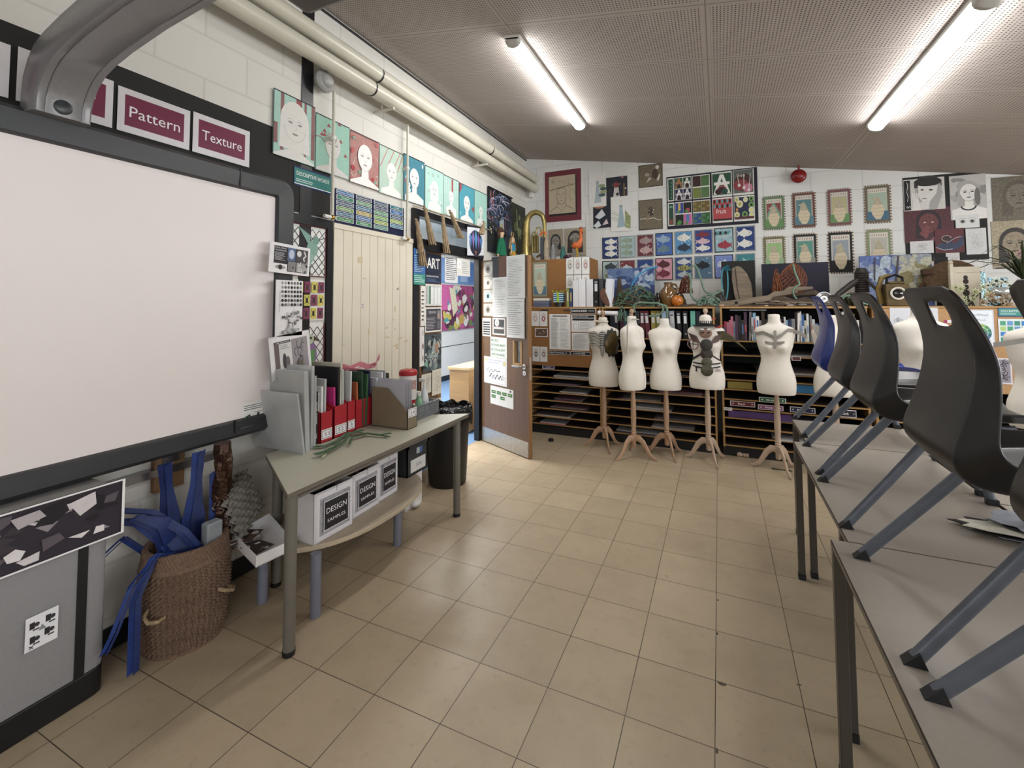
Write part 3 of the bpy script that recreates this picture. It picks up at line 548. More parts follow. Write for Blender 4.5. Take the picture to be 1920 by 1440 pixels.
bell('alarm_sounder', 'red fire bell hanging from a cable high on the back wall', (.84, 5.78, 2.90), Matrix.Rotation(PI/2, 4, 'X'), M('red_gloss', '#7d1a1a', .3), (0, -1))
bell('alarm_sounder', 'grey round bell hung high on the left wall beside the black upright', (-2.42, 2.20, 3.02), Matrix.Rotation(PI/2, 4, 'Y'), M('grey_gloss', '#9b9a97', .35), (1, 0))
mb = MB(); mb.box((-2.40, 5.80, 3.0), (-2.35, 5.85, 3.10), WHITEP); tag(mb.build('sensor_box', bevel=.004), 'small white sensor box in the corner under the fat pipes', 'sensor')
# dark painting in the corner and rope tassels over the transom
def dr(a):
    a.spots(60, ['#1e2430', '#2b3548', '#3a4a66', '#232b28'], (.05, .16)); a.Ln([(.1,.95),(.12,.7)], .03, '#b8553a'); a.Ln([(.2,.95),(.2,.65)], .02, '#b8553a')
    for i in range(34):
        x, y = random.uniform(.1, .85), random.uniform(.5, .92); a.Arc(x, y, random.uniform(.08, .22), random.uniform(.04, .14), random.random()*3, random.random()*3+2.5, .014, random.choice(['#8fa2c9', '#5f76a8', '#b4a6c4', '#9c5a70', '#c9c4d0', '#3f5f8f']))
    a.spots(18, ['#d9c9a0', '#7fae86', '#b8553a', '#dcd6cc'], (.01, .035), (.05, .3, .5, .6)); a.P([(.45,.35),(.62,.38),(.6,.58),(.42,.52)], '#9fb0b8'); a.P([(.5,.4),(.57,.41),(.56,.5),(.48,.48)], '#b89a5a')
    a.R(0, .975, 1, 1, '#111317')
LR('dark_painting', 4.66, 5.34, 2.12, 2.90, dr, 'dark swirling painting of blue and pink hair hung in the left corner', 'painting', '#232a33', PAINT, X=XL+.01)
def dr(a):
    a.spots(16, ['#1f2418', '#5d6a3a', '#3c4a2c', '#7c8452'], (.06, .2)); a.Ln([(.3, .9), (.45, .4)], .05, '#8a9a55')
LR('dark_painting', 5.35, 5.80, 2.05, 2.85, dr, 'dark olive painting behind the brass horn in the corner', 'painting', '#2b2f22', PAINT, X=XL+.01)
ROPE = M('natural_rope', '#a48e70', .8, noise=.3, scale=40, bump=.6, bscale=120)
for i, (x, y, L_, an) in enumerate(((782, 415, .40, .25), (797, 390, .34, .35), (830, 405, .36, .2), (845, 398, .30, .7), (908, 418, .16, -.5))):
    p = PX(x, y, -2.40); mb = MB()
    for k in range(9):
        ph = k*2*PI/9; mb.tube([p+Vector((.022*math.cos(ph)*(.3+s_), math.sin(an)*L_*s_+.022*math.sin(ph)*(.3+s_)+.006*math.sin(s_*20+k), -math.cos(an)*L_*s_)) for s_ in [j/7 for j in range(8)]], .009, ROPE, 5)
    mb.tube([p+Vector((-.0, 0, .01)), p+Vector((-.02, 0, .02))], .01, ROPE, 5)
    tag(mb.build('rope_tassel'), ['limp rope tassel at the left end of the transom', 'long rope tassel second from the left over the transom', 'straight rope tassel hanging over the middle of the transom window', 'slanting rope tassel left of the blue feather painting', 'bushy rope tassel right of the blue feather painting'][i], 'tassel', 'rope tassels over the doorway')
mb = MB(); mb.tube([(-2.43, 3.2, 2.37), (-2.41, 4.0, 2.37), (-2.43, 4.72, 2.37)], .005, ROPE, 5); tag(mb.build('hanging_cord'), 'thin cord carrying the rope tassels over the doorway', 'cord')
def dr(a):
    a.P([(0,.0),(1,.1),(1,1),(0,.9)], '#dfe2e8'); a.E(.5, .45, .38, .42, '#23253c')
    for i in range(5): x = .18+i*.16; a.P([(x, .95-.1*abs(i-2)), (x+.09, .6), (x+.02, .25), (x-.07, .6)], ['#4e86c9', '#8a6db5', '#3f9ad0', '#7d5aa8', '#4e86c9'][i])
    a.P([(.42,.2),(.58,.2),(.5,.02)], '#8a5148')
LR('feather_painting', 4.13, 4.50, 2.02, 2.36, dr, 'painting of blue and violet feathers hung over the doorway', 'painting', '#1f2034', X=-2.425)
# posters on the side leaf and frame
def dr(a):
    a.R(0, 0, 1, .3, '#2f9a8a'); a.R(.2, .86, .8, .97, '#e8f0f6'); a.T('Art', .5, .9, .08, '#2a6fb8'); a.rows(.06, .34, .94, .82, 10, '#dbe8f2'); a.rows(.06, .05, .94, .27, 4, '#dff0ec')
p = PX(768, 462, -2.43); LR('course_poster', 3.23, 3.40, 1.68, 2.0, dr, 'bright blue and green printed poster beside the ART sign', 'poster', '#2a72bd', X=-2.438)
LR('art_sign', 3.475, 3.735, 1.80, 1.985, lambda a: a.T('ART', .5, .52, .75, '#eceae4', wid=.82, bold=True), 'dark navy sign reading ART in white capitals at the doorway', 'sign', '#1e2640', X=-2.49)
def dr(a): a.T('HIGHER/NATIONAL', .45, .72, .26, '#e8eaee', wid=.8); a.rows(.05, .08, .9, .5, 3, '#5f7fae')
LR('course_poster', 3.475, 3.735, 1.705, 1.795, dr, 'navy strip headed HIGHER/NATIONAL under the ART sign', 'poster', '#1e2a48', X=-2.49)
def dr(a):
    a.R(.05, .05, .95, .95, '#cfd4d2')
    for i, c in enumerate(['#3d6b4c', '#2c3c34', '#2c3c34', '#2c3c34']): a.R(.07+i*.22, .08, .1+i*.22, .9, c)
    a.R(.2, .08, .28, .9, '#3d8a5c'); [a.R(.31+i*.21, .08, .48+i*.21, .86, '#e9ebea') for i in range(3)]
LR('course_poster', 3.475, 3.745, 1.49, 1.695, dr, 'pale poster of four white columns with green edges on the side leaf', 'poster', X=-2.488)
def dr(a):
    a.R(.06, .06, .94, .94, '#4a4850'); a.T('DESIGN', .42, .8, .14, '#dcdce0', wid=.42); a.rows(.1, .12, .66, .6, 8, '#b8b6be'); a.R(.72, .5, .9, .86, '#8f8a90'); a.R(.72, .12, .9, .44, '#6d6a72'); a.R(.76, .56, .84, .74, '#c49a7a')
LR('course_poster', 3.47, 3.745, 1.24, 1.475, dr, 'grey DESIGN information poster halfway up the side leaf', 'poster', X=-2.488)
def dr(a):
    a.spots(40, ['#3f5258', '#5f7378', '#2a3438', '#8a9a98', '#b0b4ac'], (.06, .16)); a.P([(.35,.35),(.8,.35),(.6,.95)], '#9fb0b0'); a.Arc(.35, .55, .6, .4, 0, 1.4, .03, '#17191c'); a.E(.7, .6, .1, .16, '#b08a6a'); a.P([(0,.2),(.2,.35),(.25,.1)], '#7fb095'); a.spots(14, ['#d9d6cc', '#6b6f6c'], (.02, .05), (.1, .3, .9, .5))
LR('misty_painting', 3.44, 3.74, .88, 1.22, dr, 'misty grey green painting with a dark arc on the side leaf', 'painting', '#47545a', PAINT, X=-2.488)
for y0, y1, z0, z1, nn in ((3.42, 3.57, .68, .86, 'cream sketch sheet at the left under the misty painting'), (3.585, 3.74, .64, .88, 'tall cream sketch sheet at the right under the misty painting'), (3.55, 3.745, .36, .60, 'cream sketch sheet lowest on the side leaf')):
    def dr(a):
        for i in range(14): a.Arc(random.uniform(.25, .75), random.uniform(.25, .8), .18, .12, random.random()*6, random.random()*3+6, .01, '#8a8378')
    LR('sketch_sheet', y0, y1, z0, z1, dr, nn, 'sketch', '#d9d2c0', X=-2.488)
def dr(a):
    a.R(.1, .1, .5, .9, '#d8dade'); [a.E(.72, y, .14, .08, c) for y, c in ((.85, '#b0a8a0'), (.5, '#6e2f3a'), (.2, '#8f7a6a'))]
LR('photo_strip', 3.32, 3.385, .95, 1.30, dr, 'narrow strip of small photos at the left edge of the side leaf', 'photo', X=-2.436)
LR('loose_sheet', 3.33, 3.40, 1.31, 1.67, lambda a: a.rows(.2, .1, .8, .9, 8, '#b9b9b9'), 'narrow curled white sheet under the bright blue poster', 'notice', X=-2.436)
# things hanging in the doorway and corridor
def dr(a): a.R(.04, .82, .96, .94, '#2c2c30'); a.T('DEADLINES', .5, .88, .06, '#eeeeee', wid=.8); a.R(.08,.35,.3,.7,'#ffffff'); a.T('1', .19, .52, .2, '#333333'); a.rows(.4, .1, .9, .7, 7, '#a8a8a8')
LR('deadline_notice', 3.98, 4.25, 1.80, 2.03, dr, 'deadline notice hanging from the top of the doorway', 'notice', X=-2.46)
LR('loose_sheet', 3.78, 4.02, 1.72, 2.0, lambda a: a.rows(.1, .08, .9, .92, 12, '#b4b6ba'), 'plain typed sheet hanging in the top left of the doorway', 'notice', '#dfe0e2', X=-2.475)
def dr(a):
    a.spots(90, ['#d74f9a', '#8a2c5c', '#5c2448', '#c23b84', '#e9dfc8', '#3f9aa6', '#d9a63a', '#7a8a3c', '#f0e8e0', '#4a2038'], (.04, .12)); a.R(0, .45, .3, 1, '#dd5aa4'); a.spots(20, ['#f0e6da', '#d9c23a', '#3fa0a8'], (.03, .08)); a.P([(.2,.95),(.35,.9),(.42,.45),(.3,.3)], '#ece2b8')
p = PX(826, 533, -4.93); q = PX(895, 614, -4.93); a = Art(q.y-p.y, p.z-q.z, '#b03a78', PAINT); dr(a); a.put('mural_painting', (-4.93, p.y, q.z), (0,1,0), (0,0,1), label='vivid pink and purple still life painting on the corridor wall', cat='painting')
a = Art(1.7, .5, '#6b9bd6'); [a.R(.02+i*.2, .1, .19+i*.2, .95, random.choice(['#7fa8dc', '#a8c4e6', '#5b88c8', '#dfe6ee'])) for i in range(5)]; p = PX(826, 533, -4.93); a.put('display_strip', (-4.94, p.y-.3, p.z+.03), (0,1,0), (0,0,1), label='light blue display strip high on the corridor wall', cat='display board')
t = thing('corridor_desk', 'light wooden desk seen through the doorway', 'desk', (-2.80, 5.0, 0)); DESKW = M('beech_laminate', '#a9865a', .5, noise=.15, scale=3, stretch=(1, 1, 6))
mb = MB(); mb.box((-.14, -.40, .02), (.12, .6, .73), DESKW); mb.build('body', t); mb = MB(); mb.box((-.16, -.42, .73), (.14, .62, .76), M('desk_top_beech', '#bfa57c', .45)); mb.build('top', t, bevel=.002)
mb = MB(); mb.box((-4.3, 4.6, 2.86), (-3.2, 5.2, 2.9), M('corridor_lamp_diffuser', '#f4f8ff', emit=6)); o = mb.build('ceiling_light'); tag(o, 'bright ceiling panel light in the corridor', 'ceiling light')
# ---- classroom door, standing open
HX, HY, DA = -2.42, 4.44, -math.atan2(.36, .714); DU = Vector((math.cos(DA), math.sin(DA), 0)); DN = Vector((math.sin(DA), -math.cos(DA), 0))
t = thing('classroom_door', 'dark wood veneered door standing open, covered with notices', 'door', (HX, HY, 0), DA)
mb = MB(); LW, LH = .80, 1.985
wx0, wx1, wz0, wz1 = .575, .69, .90, 1.13
for a_, b_ in (((0,0,.008),(wx0,.044,LH)), ((wx1,0,.008),(LW-.006,.044,LH)), ((wx0,0,.008),(wx1,.044,wz0)), ((wx0,0,wz1),(wx1,.044,LH))): mb.box(a_, b_, WOODD)
mb.build('leaf', t, smooth=False)
mb = MB(); mb.box((LW-.006, 0, .008), (LW, .044, LH), WOODE); mb.build('lipping', t)
mb = MB(); mb.box((.01, -.002, .01), (LW-.01, 0, .16), SILVERP); mb.build('kick_plate', t)
mb = MB(); BE = M('glazing_bead_oak', '#b08e60', .5, noise=.15)
for a_, b_ in (((wx0-.015,-.006,wz0-.02),(wx0+.012,.03,wz1)), ((wx1-.012,-.006,wz0-.02),(wx1+.015,.03,wz1)), ((wx0,-.006,wz0-.02),(wx1,.03,wz0+.008))): mb.box(a_, b_, BE)
mb.build('glazing_bead', t); mb = MB(); mb.box((wx0, .018, wz0), (wx1, .024, wz1), GLASS); mb.build('glass_pane', t)
HM = M('satin_handle', '#c9c8c6', .25, .9)
mb = MB(); T = Matrix.Translation((.74, 0, .885)) @ Matrix.Rotation(PI/2, 4, 'X'); mb.lathe([(.026, 0), (.026, .008), (.001, .009)], HM, 20, T=T); mb.tube([(.74, -.005, .885), (.74, -.045, .885), (.725, -.052, .885), (.61, -.052, .885)], .0095, HM, 10); mb.build('lever_handle', t)
mb = MB(); mb.lathe([(.024, 0), (.024, .008), (.001, .009)], HM, 20, T=Matrix.Translation((.745, 0, .82)) @ Matrix.Rotation(PI/2, 4, 'X')); mb.box((.741, -.0105, .812), (.749, -.008, .83), BLACKP); mb.build('lock_escutcheon', t)
mb = MB(); mb.box((LW-.001, .012, .76), (LW+.001, .034, .98), SILVERP); mb.build('latch_plate', t)
def onD(x, y):
    d = ray(x, y); n = Vector((-DU.y, DU.x, 0)); tt = n.dot(Vector((HX, HY, 0))-CC)/n.dot(d); P = CC+d*tt; return (P-Vector((HX, HY, 0))).dot(DU), P.z
def DP(tl, br, name, draw, label, cat='notice', bg='#e4e3e0', mat=None, off=.002, **k):
    a0, z1 = onD(*tl); a1, z0 = onD(*br); a = Art(a1-a0, z1-z0, bg, mat); draw and draw(a); P = Vector((HX, HY, 0))+DU*a0+DN*off; P.z = z0
    return a.put(name, P, DU, (0,0,1), label=label, cat=cat, **k)
def eye(a): a.R(0,0,1,1,'#b9b4aa'); a.E(.5, .5, .46, .44, '#e1ded4'); a.E(.5, .5, .3, .3, a.ec[0], 16); a.C(.5, .5, .13, a.ec[1]); a.Arc(.5, .55, .42, .3, .4, PI-.4, .03, '#7b756c'); a.Arc(.5, .5, .4, .36, PI+.3, 2*PI-.3, .02, '#8b857b')
for i, (y0, y1, c) in enumerate(((492, 517, ('#a5a098', '#55514c')), (519, 542, ('#cfcabd', '#5f5b55')), (544, 567, ('#9cc0c2', '#2b2b2e')), (569, 593, ('#a49a8c', '#4f443b')))):
    def dr(a, c=c): a.ec = c; eye(a)
    DP((907, y0), (924, y1), 'eye_drawing', dr, ['grey drawn eye highest in the column of eyes on the door', 'cream drawn eye second from the top on the door', 'drawn eye with a pale blue iris on the door', 'brownish drawn eye lowest in the column on the door'][i], 'drawing', group='column of eye drawings on the door')
DP((924, 521), (951, 595), 'typed_notice', lambda a: a.rows(.08, .05, .92, .95, 22, '#9a9a9a'), 'typed notice beside the column of drawn eyes')
DP((951, 481), (986, 560), 'typed_notice', lambda a: (a.rows(.08, .06, .9, .95, 24, '#8f8f8f'), a.R(0, 0, 1, .012, '#7f7f7f')), 'tall typed list at the top right of the door', off=.009)
DP((951, 560), (985, 635), 'typed_notice', lambda a: a.rows(.08, .06, .9, .95, 16, '#9a9a9a'), 'lower typed list hanging above the door handle', off=.009)
DP((905, 596), (921, 631), 'typed_notice', lambda a: [a.R(.1, .08+i*.13, .9, .16+i*.13, '#3c3c3c') for i in range(6)], 'small notice of six black bars under the drawn eyes')
def dr(a): a.R(.08, .08, .92, .92, '#6c6a6a'); a.R(.12, .5, .88, .88, '#4a484a'); a.C(.35, .72, .17, '#dad8d4'); a.T('Art', .35, .72, .18, '#3a3a3a'); a.R(.12, .35, .88, .45, '#cfcdca'); a.R(.12, .12, .88, .32, '#55524f'); a.rows(.15, .42, .85, .52, 1, '#d9a0a8')
DP((924, 596), (948, 629), 'photo_poster', dr, 'small grey photographic Art poster in the middle of the door', 'poster')
def dr(a):
    for i, s_ in enumerate(('MOBILE', 'PHONES MUST', 'BE ON SILENT', 'AND IN BAGS')): a.T(s_, .06, .84-.23*i, .16, '#3f7a3c', wid=(.45, .85, .85, .8)[i], bold=True, just='l')
DP((920, 631), (951, 673), 'phone_notice', dr, 'notice in green capitals about mobile phones on the door', bg='#e3e8e0')
def dr(a):
    a.R(.05, .05, .95, .95, '#dfdfe4'); a.R(.08, .08, .92, .7, '#eceaea'); a.rows(.15, .76, .85, .93, 2, '#b9b9c9'); a.C(.1, .88, .05, '#d9cf8a'); a.C(.9, .82, .06, '#d9cf8a')
    a.Ln([(.12,.45),(.2,.6),(.25,.42),(.33,.55),(.4,.45),(.5,.55),(.6,.48),(.72,.52)], .02, '#3a3a40'); a.Ln([(.25,.25),(.35,.4),(.38,.2),(.45,.35),(.5,.2),(.6,.38),(.66,.22),(.75,.35)], .035, '#2a2a30'); a.Ln([(.75,.2),(.85,.4),(.9,.2),(.72,.33),(.93,.32),(.75,.2)], .012, '#3a3a40')
DP((908, 667), (951, 726), 'handwritten_note', dr, 'white certificate with black handwriting on the door')
def dr(a):
    for r, n in ((0, 4), (1, 2)):
        for i in range(n): x = .05+i*(.24 if r == 0 else .4); a.R(x, .6-r*.25, x+.19, .77-r*.25, '#3d7a2f'); a.R(x+.03, .67-r*.25, x+.16, .7-r*.25, '#b9d4ae')
    a.R(.85, .84, .92, .95, '#555555')
DP((920, 722), (963, 768), 'green_label_sheet', dr, 'white sheet of small green labels low on the door', off=.0015)
DP((935, 481), (951, 523), 'wood_effect_card', None, 'reddish brown wood effect card at the top of the door', 'card', '#6e4c3a', off=.001)
DP((922, 483), (935, 520), 'slate_strip', None, 'dark slate strip at the top of the door', 'card', '#3a3f46', off=.001)
mb = MB(); p = PZ(1033, 827, 0); mb.lathe([(.03, 0), (.032, .02), (.02, .028), (.001, .03)], BLACKP, 14, o=p); tag(mb.build('door_stop'), 'small black rubber door stop on the floor behind the door', 'door stop')
# ================================================================== CEILING LIGHTS
DIFF = M('lit_diffuser', '#fffefb', emit=TUBE, noise=0)
def fitting(x, yc, label):
    t = thing('ceiling_light', label, 'ceiling light', (x, yc, czx(x)), group='fluorescent ceiling fittings'); t.rotation_euler = (0, math.atan(.168), 0)
    mb = MB(); sec = [(-.053, -.026), (-.051, -.042), (-.038, -.060), (-.013, -.07), (.013, -.07), (.038, -.060), (.051, -.042), (.053, -.026)]
    mb.loft([[(x_, y, z_) for x_, z_ in sec] for y in (-.82, .82)], DIFF); mb.build('diffuser', t)
    mb = MB(); mb.box((-.058, -.86, -.028), (.058, .86, 0), WHITEP); mb.build('tray', t)
    for s in (-1, 1):
        mb = MB(); mb.loft([[(x_*k, s*y, z_*k2) for x_, z_ in sec] for y, k, k2 in ((.82, 1.05, 1.04), (.845, 1.05, 1.04), (.86, .9, .7))], M('end_cap_plastic', '#b9b5ae', .4)); mb.build('end_cap', t)
fitting(-1.265, 3.63, 'lit tube fitting on the ceiling nearer the left wall'); fitting(1.20, 3.63, 'lit tube fitting at the top right of the photo')
fitting(3.6, 3.63, 'lit tube fitting out of view to the right'); fitting(1.2, -1.9, 'lit tube fitting out of view behind the camera')
# ================================================================== LEFT TABLES AND THEIR THINGS
TOPL = M('pale_green_grey_laminate', '#b5b3a2', .42, noise=.03, scale=70); EDGE = M('taupe_edge_band', '#6b6459', .5, noise=.06); LEGG = M('taupe_tube', '#6f6b63', .4, .1, noise=.04); LEGB = M('blue_grey_tube', '#7d8090', .4, .1, noise=.04); FOOT = M('black_rubber', '#141416', .6)
TXL, TY0, TY1, TZ = -1.695, 1.385, 2.91, .70
t = thing('trapezoid_table', 'trapezoidal classroom table with pale top standing against the left wall', 'table', ((-1.96), 2.15, 0)); o_ = Vector((-1.96, 2.15, 0))
poly = [(TXL, TY0), (TXL, TY1), (-2.245, TY1-.31), (-2.245, TY0+.31)]
mb = MB(); mb.prism([(x-o_.x, y-o_.y) for x, y in poly], TZ-.0035, TZ, TOPL); mb.build('tabletop', t, smooth=False)
mb = MB(); mb.prism([(x-o_.x, y-o_.y) for x, y in poly], TZ-.027, TZ-.0035, EDGE); mb.build('edge_band', t, bevel=.003)
LEGP = [(-1.725, 1.43), (-1.735, 2.81), (-2.205, 2.56), (-2.205, 1.74)]
mb = MB(); LP2 = [(x-o_.x, y-o_.y, TZ-.045) for x, y in LEGP]
for i in range(4): a_, b_ = Vector(LP2[i]), Vector(LP2[(i+1) % 4]); mb.tube([a_, b_], .012, LEGG, 6)
mb.build('frame_rail', t)
for x, y in LEGP:
    mb = MB(); mb.lathe([(.025, 0.02), (.026, TZ-.028)], LEGG, 18, o=(x-o_.x, y-o_.y, 0)); l = mb.build('leg', t); mb = MB(); mb.lathe([(.0255, 0), (.027, .022)], FOOT, 18, o=(x-o_.x, y-o_.y, 0)); mb.build('foot_cap', l)
BIRCH = M('birch_laminate', '#b9aa93', .45, noise=.12, scale=3, stretch=(2, .6, 6)); HZ = .322; hc = Vector((-2.28, 2.10, 0))
t = thing('half_round_table', 'low half round birch topped table with blue grey legs under the pale table', 'table', hc)
mb = MB(); P_ = [(.565*abs(math.cos(a))**.8, .60*math.copysign(abs(math.sin(a))**.8, math.sin(a))) for a in [-PI/2+PI*i/28 for i in range(29)]]; mb.prism(P_, HZ-.024, HZ, BIRCH); mb.build('tabletop', t, bevel=.003)
for x, y in ((-1.815, 1.65), (-1.872, 2.33), (-2.15, 1.62), (-2.19, 2.32)):
    mb = MB(); mb.lathe([(.024, .0), (.025, .01), (.025, HZ-.024)], LEGB, 16, o=(x-hc.x, y-hc.y, 0)); mb.build('leg', t)
# design sample boxes
WCARD = M('white_card', '#dedbdc', .6, noise=.04)
for i, (x, y0, rz, lab) in enumerate(((-1.84, 1.655, -.04, 'white DESIGN SAMPLES box nearest the camera under the table'), (-1.865, 1.925, .03, 'white DESIGN SAMPLES box in the middle of the three under the table'), (-1.88, 2.15, .05, 'white DESIGN SAMPLES box furthest from the camera, half hidden'))):
    t = thing('sample_box', lab, 'box', (x, y0, HZ), rz, 'DESIGN SAMPLES boxes'); W_ = (.25, .235, .2)[i]; Hh = (.245, .235, .25)[i]; mb = MB(); th = .004
    for a_, b_ in (((-.2, 0, 0), (0, W_, th)), ((-.004, 0, 0), (0, W_, Hh)), ((-.2, 0, 0), (-.196, W_, Hh+.04)), ((-.2, 0, 0), (0, th, Hh)), ((-.2, W_-th, 0), (0, W_, Hh))): mb.box(a_, b_, WCARD)
    mb.build('carton', t, smooth=False)
    a = Art(W_*.92, Hh*.93, '#dcd9de'); a.R(.09, .08, .93, .88, '#a9a6ad')
    for q in range(70):
        u, v = random.choice(((random.uniform(.1, .9), random.choice((random.uniform(.1, .17), random.uniform(.8, .87)))), (random.choice((random.uniform(.1, .17), random.uniform(.84, .91))), random.uniform(.1, .87)))); a.Ln([(u, v), (min(.92, u+.03), min(.87, v+.03))], .008, '#6d6a72')
    a.R(.17, .17, .86, .8, '#efedf0'); a.R(.185, .185, .845, .785, '#232023'); a.T('DESIGN', .515, .58, .17, '#ece9ee', wid=.56); a.T('SAMPLES', .515, .36, .1, '#ece9ee', wid=.5)
    a.put('label_sheet', (.001, W_*.05, Hh*.04), (0,1,0), (0,0,1), parent=t); a = Art(.003, .03, '#55525a'); a.put('slot', (.0012, W_*.55, Hh-.03), (0,1,0), (0,0,1), parent=t)
    mb = MB()
    for q in range(6): mb.ball((-.1+random.uniform(-.05, .05), W_/2+random.uniform(-.06, .06), Hh-.01+random.uniform(-.03, .02)), random.uniform(.03, .045), M('fabric_scraps_%s' % ('plum', 'dark', 'red')[q % 3], ('#3a2030', '#211f26', '#6a2a2a')[q % 3], .9, bump=1, bscale=40), 6, sc=(1, 1, .6))
    o = mb.build('fabric_scraps'); o.location = o.location+Vector((x, y0, HZ)); tag(o, ('dark plum fabric scraps heaped in the nearest sample box', 'fabric scraps heaped in the middle sample box', 'fabric scraps in the furthest sample box')[i], 'fabric', kind='stuff')
# crate, white carton, bin, egg trays, tray
CR_ = M('dark_grey_crate', '#33363b', .5, noise=.08)
p = PX(764, 905, -1.95)
t = thing('storage_crate', 'dark grey plastic crate with a white label beside the sample boxes', 'crate', (-2.08, p.y+.13, HZ)); mb = MB()
for a_, b_ in (((-.13,-.12,0),(.12,.11,.006)), ((.112,-.12,0),(.12,.11,.215)), ((-.13,-.12,0),(-.122,.11,.215)), ((-.13,-.12,0),(.12,-.112,.215)), ((-.13,.102,0),(.12,.11,.215)), ((-.14,-.13,.19),(.13,-.11,.215)), ((-.14,.1,.19),(.13,.12,.215)), ((.11,-.13,.19),(.13,.12,.215)), ((-.14,-.13,.19),(-.12,.12,.215))): mb.box(a_, b_, CR_)
mb.build('crate_body', t, smooth=False)
a = Art(.17, .085, '#d9d8d6'); a.rows(.35, .35, .75, .65, 2, '#8f8f8f'); a.put('label', (.121, -.085, .02), (0,1,0), (0,0,1), parent=t); a = Art(.07, .04, '#4c70b8'); a.R(0, 0, .5, 1, '#b9c0c8'); a.put('handle_opening', (.121, -.02, .135), (0,1,0), (0,0,1), parent=t)
mb = MB(); [mb.ball((-2.08+random.uniform(-.08, .08), p.y+.13+random.uniform(-.07, .07), HZ+.2+random.uniform(-.02, .02)), .04, M('brown_foil', '#4a3029', .35, .5, bump=1, bscale=40), 6, sc=(1, 1, .55)) for q in range(7)]; tag(mb.build('foil_scraps'), 'brown shiny scraps filling the dark grey crate', 'scraps', kind='stuff')
t = thing('white_carton', 'white carton on the floor behind the half round table', 'box', (-2.2, 2.80, 0)); mb = MB(); mb.box((-.12, -.1, 0), (.10, .1, .31), WCARD); mb.build('carton', t, bevel=.003); a = Art(.06, .012, '#7a4a50'); a.put('printed_mark', (.1005, -.02, .255), (0,1,0), (0,0,1), parent=t)
mb = MB(); mb.ball((.12, 0, .03), .03, WCARD, 6, sc=(1, 1.5, .8)); mb.build('torn_flap', t)
BIN = M('black_bin_plastic', '#141416', .45, noise=.1); LINER = M('bin_liner', '#0d0d10', .18, noise=.2, bump=1, bscale=30)
bx, by = -2.13, 3.30
t = thing('waste_bin', 'black plastic bin with a black liner between the table and the doorway', 'bin', (bx, by, 0)); mb = MB(); mb.lathe([(.15, 0), (.158, .02), (.19, .60), (.195, .62), (.185, .62), (.15, .03), (.001, .02)], BIN, 32, cap=False); mb.build('body', t)
mb = MB(); rings = []
for r, z, am in ((.17, .50, .002), (.19, .645, .012), (.206, .64, .014), (.207, .55, .010), (.203, .50, .014)): rings.append([((r+am*math.sin(j*2.3+z*9)+am*.7*math.sin(j*.9))*math.cos(2*PI*j/48), (r+am*math.sin(j*2.3+z*9)+am*.7*math.sin(j*.9))*math.sin(2*PI*j/48), z+am*.9*math.sin(j*1.3+1)) for j in range(48)])
mb.loft(rings, LINER, cap=False); mb.loft([[((.18-.03*k)*math.cos(2*PI*j/24), (.18-.03*k)*math.sin(2*PI*j/24), .60-.03*k+.015*math.sin(j*2+k)) for j in range(24)] for k in range(6)], LINER); mb.build('liner', t)
EGG = M('grey_pulp', '#847f77', .85, noise=.1, bump=.4)
t = thing('egg_tray_stack', 'grey pulp egg trays leaning on edge at the left end of the low table', 'egg trays', (-2.27, 1.60, .36)); t.rotation_euler = (math.radians(20), math.radians(-8), 0)
for k in range(3):
    mb = MB(); n = 24; vs = []; fs = []
    for j in range(n+1):
        for i in range(n+1): u, v = i/n, j/n; vs.append((-.13+.26*u, k*.022+.014*math.cos(u*PI*10)*math.cos(v*PI*10), .24*v))
    fs = [(j*(n+1)+i, j*(n+1)+i+1, (j+1)*(n+1)+i+1, (j+1)*(n+1)+i) for j in range(n) for i in range(n)]; mb.add(vs, fs, EGG, T=Matrix.Rotation(-PI/2+.5, 4, 'Z')); o = mb.build('tray', t); s_ = o.modifiers.new('s', 'SOLIDIFY'); s_.thickness = .002
c4 = [PZ(x, y, .345) for x, y in ((437, 1012), (480, 1056), (548, 1024), (505, 972))]
t = thing('shallow_tray', 'white shallow tray of magazine cuttings poking out left of the low table', 'tray', (c4[0]+c4[2])/2); o_ = (c4[0]+c4[2])/2; L4 = [c-o_ for c in c4]
mb = MB(); mb.prism([(c.x, c.y) for c in L4], 0-.02, -.016, WCARD)
for i in range(4):
    a_, b_ = L4[i], L4[(i+1) % 4]; nn = Vector((-(b_-a_).y, (b_-a_).x, 0)).normalized()*.004; mb.add([a_+Vector((0,0,-.02)), b_+Vector((0,0,-.02)), b_+Vector((0,0,.03)), a_+Vector((0,0,.03)), a_+nn+Vector((0,0,-.02)), b_+nn+Vector((0,0,-.02)), b_+nn+Vector((0,0,.03)), a_+nn+Vector((0,0,.03))], [(0,1,2,3),(7,6,5,4),(3,2,6,7),(0,4,5,1),(0,3,7,4),(1,5,6,2)], WCARD)
mb.build('tray_body', t, smooth=False)
for i in range(4):
    c = o_+Vector((random.uniform(-.04, .04), random.uniform(-.05, .05), .002+.004*i)); a = Art(.12, .09, ['#3a2a2c', '#8a8480', '#5a4038', '#d9d6d2'][i]); a.spots(8, ['#6b5850', '#c9c4be', '#2c2426'], (.08, .2)); a.put('magazine_cutting', c-Vector((.06,.04,0)), (math.cos(i), math.sin(i), 0), (-math.sin(i), math.cos(i), 0), label=['dark printed cutting at the bottom of the white tray', 'grey printed cutting in the white tray', 'brown printed cutting in the white tray', 'crumpled pale cutting on top in the white tray'][i], cat='cutting', group='cuttings in the shallow tray')
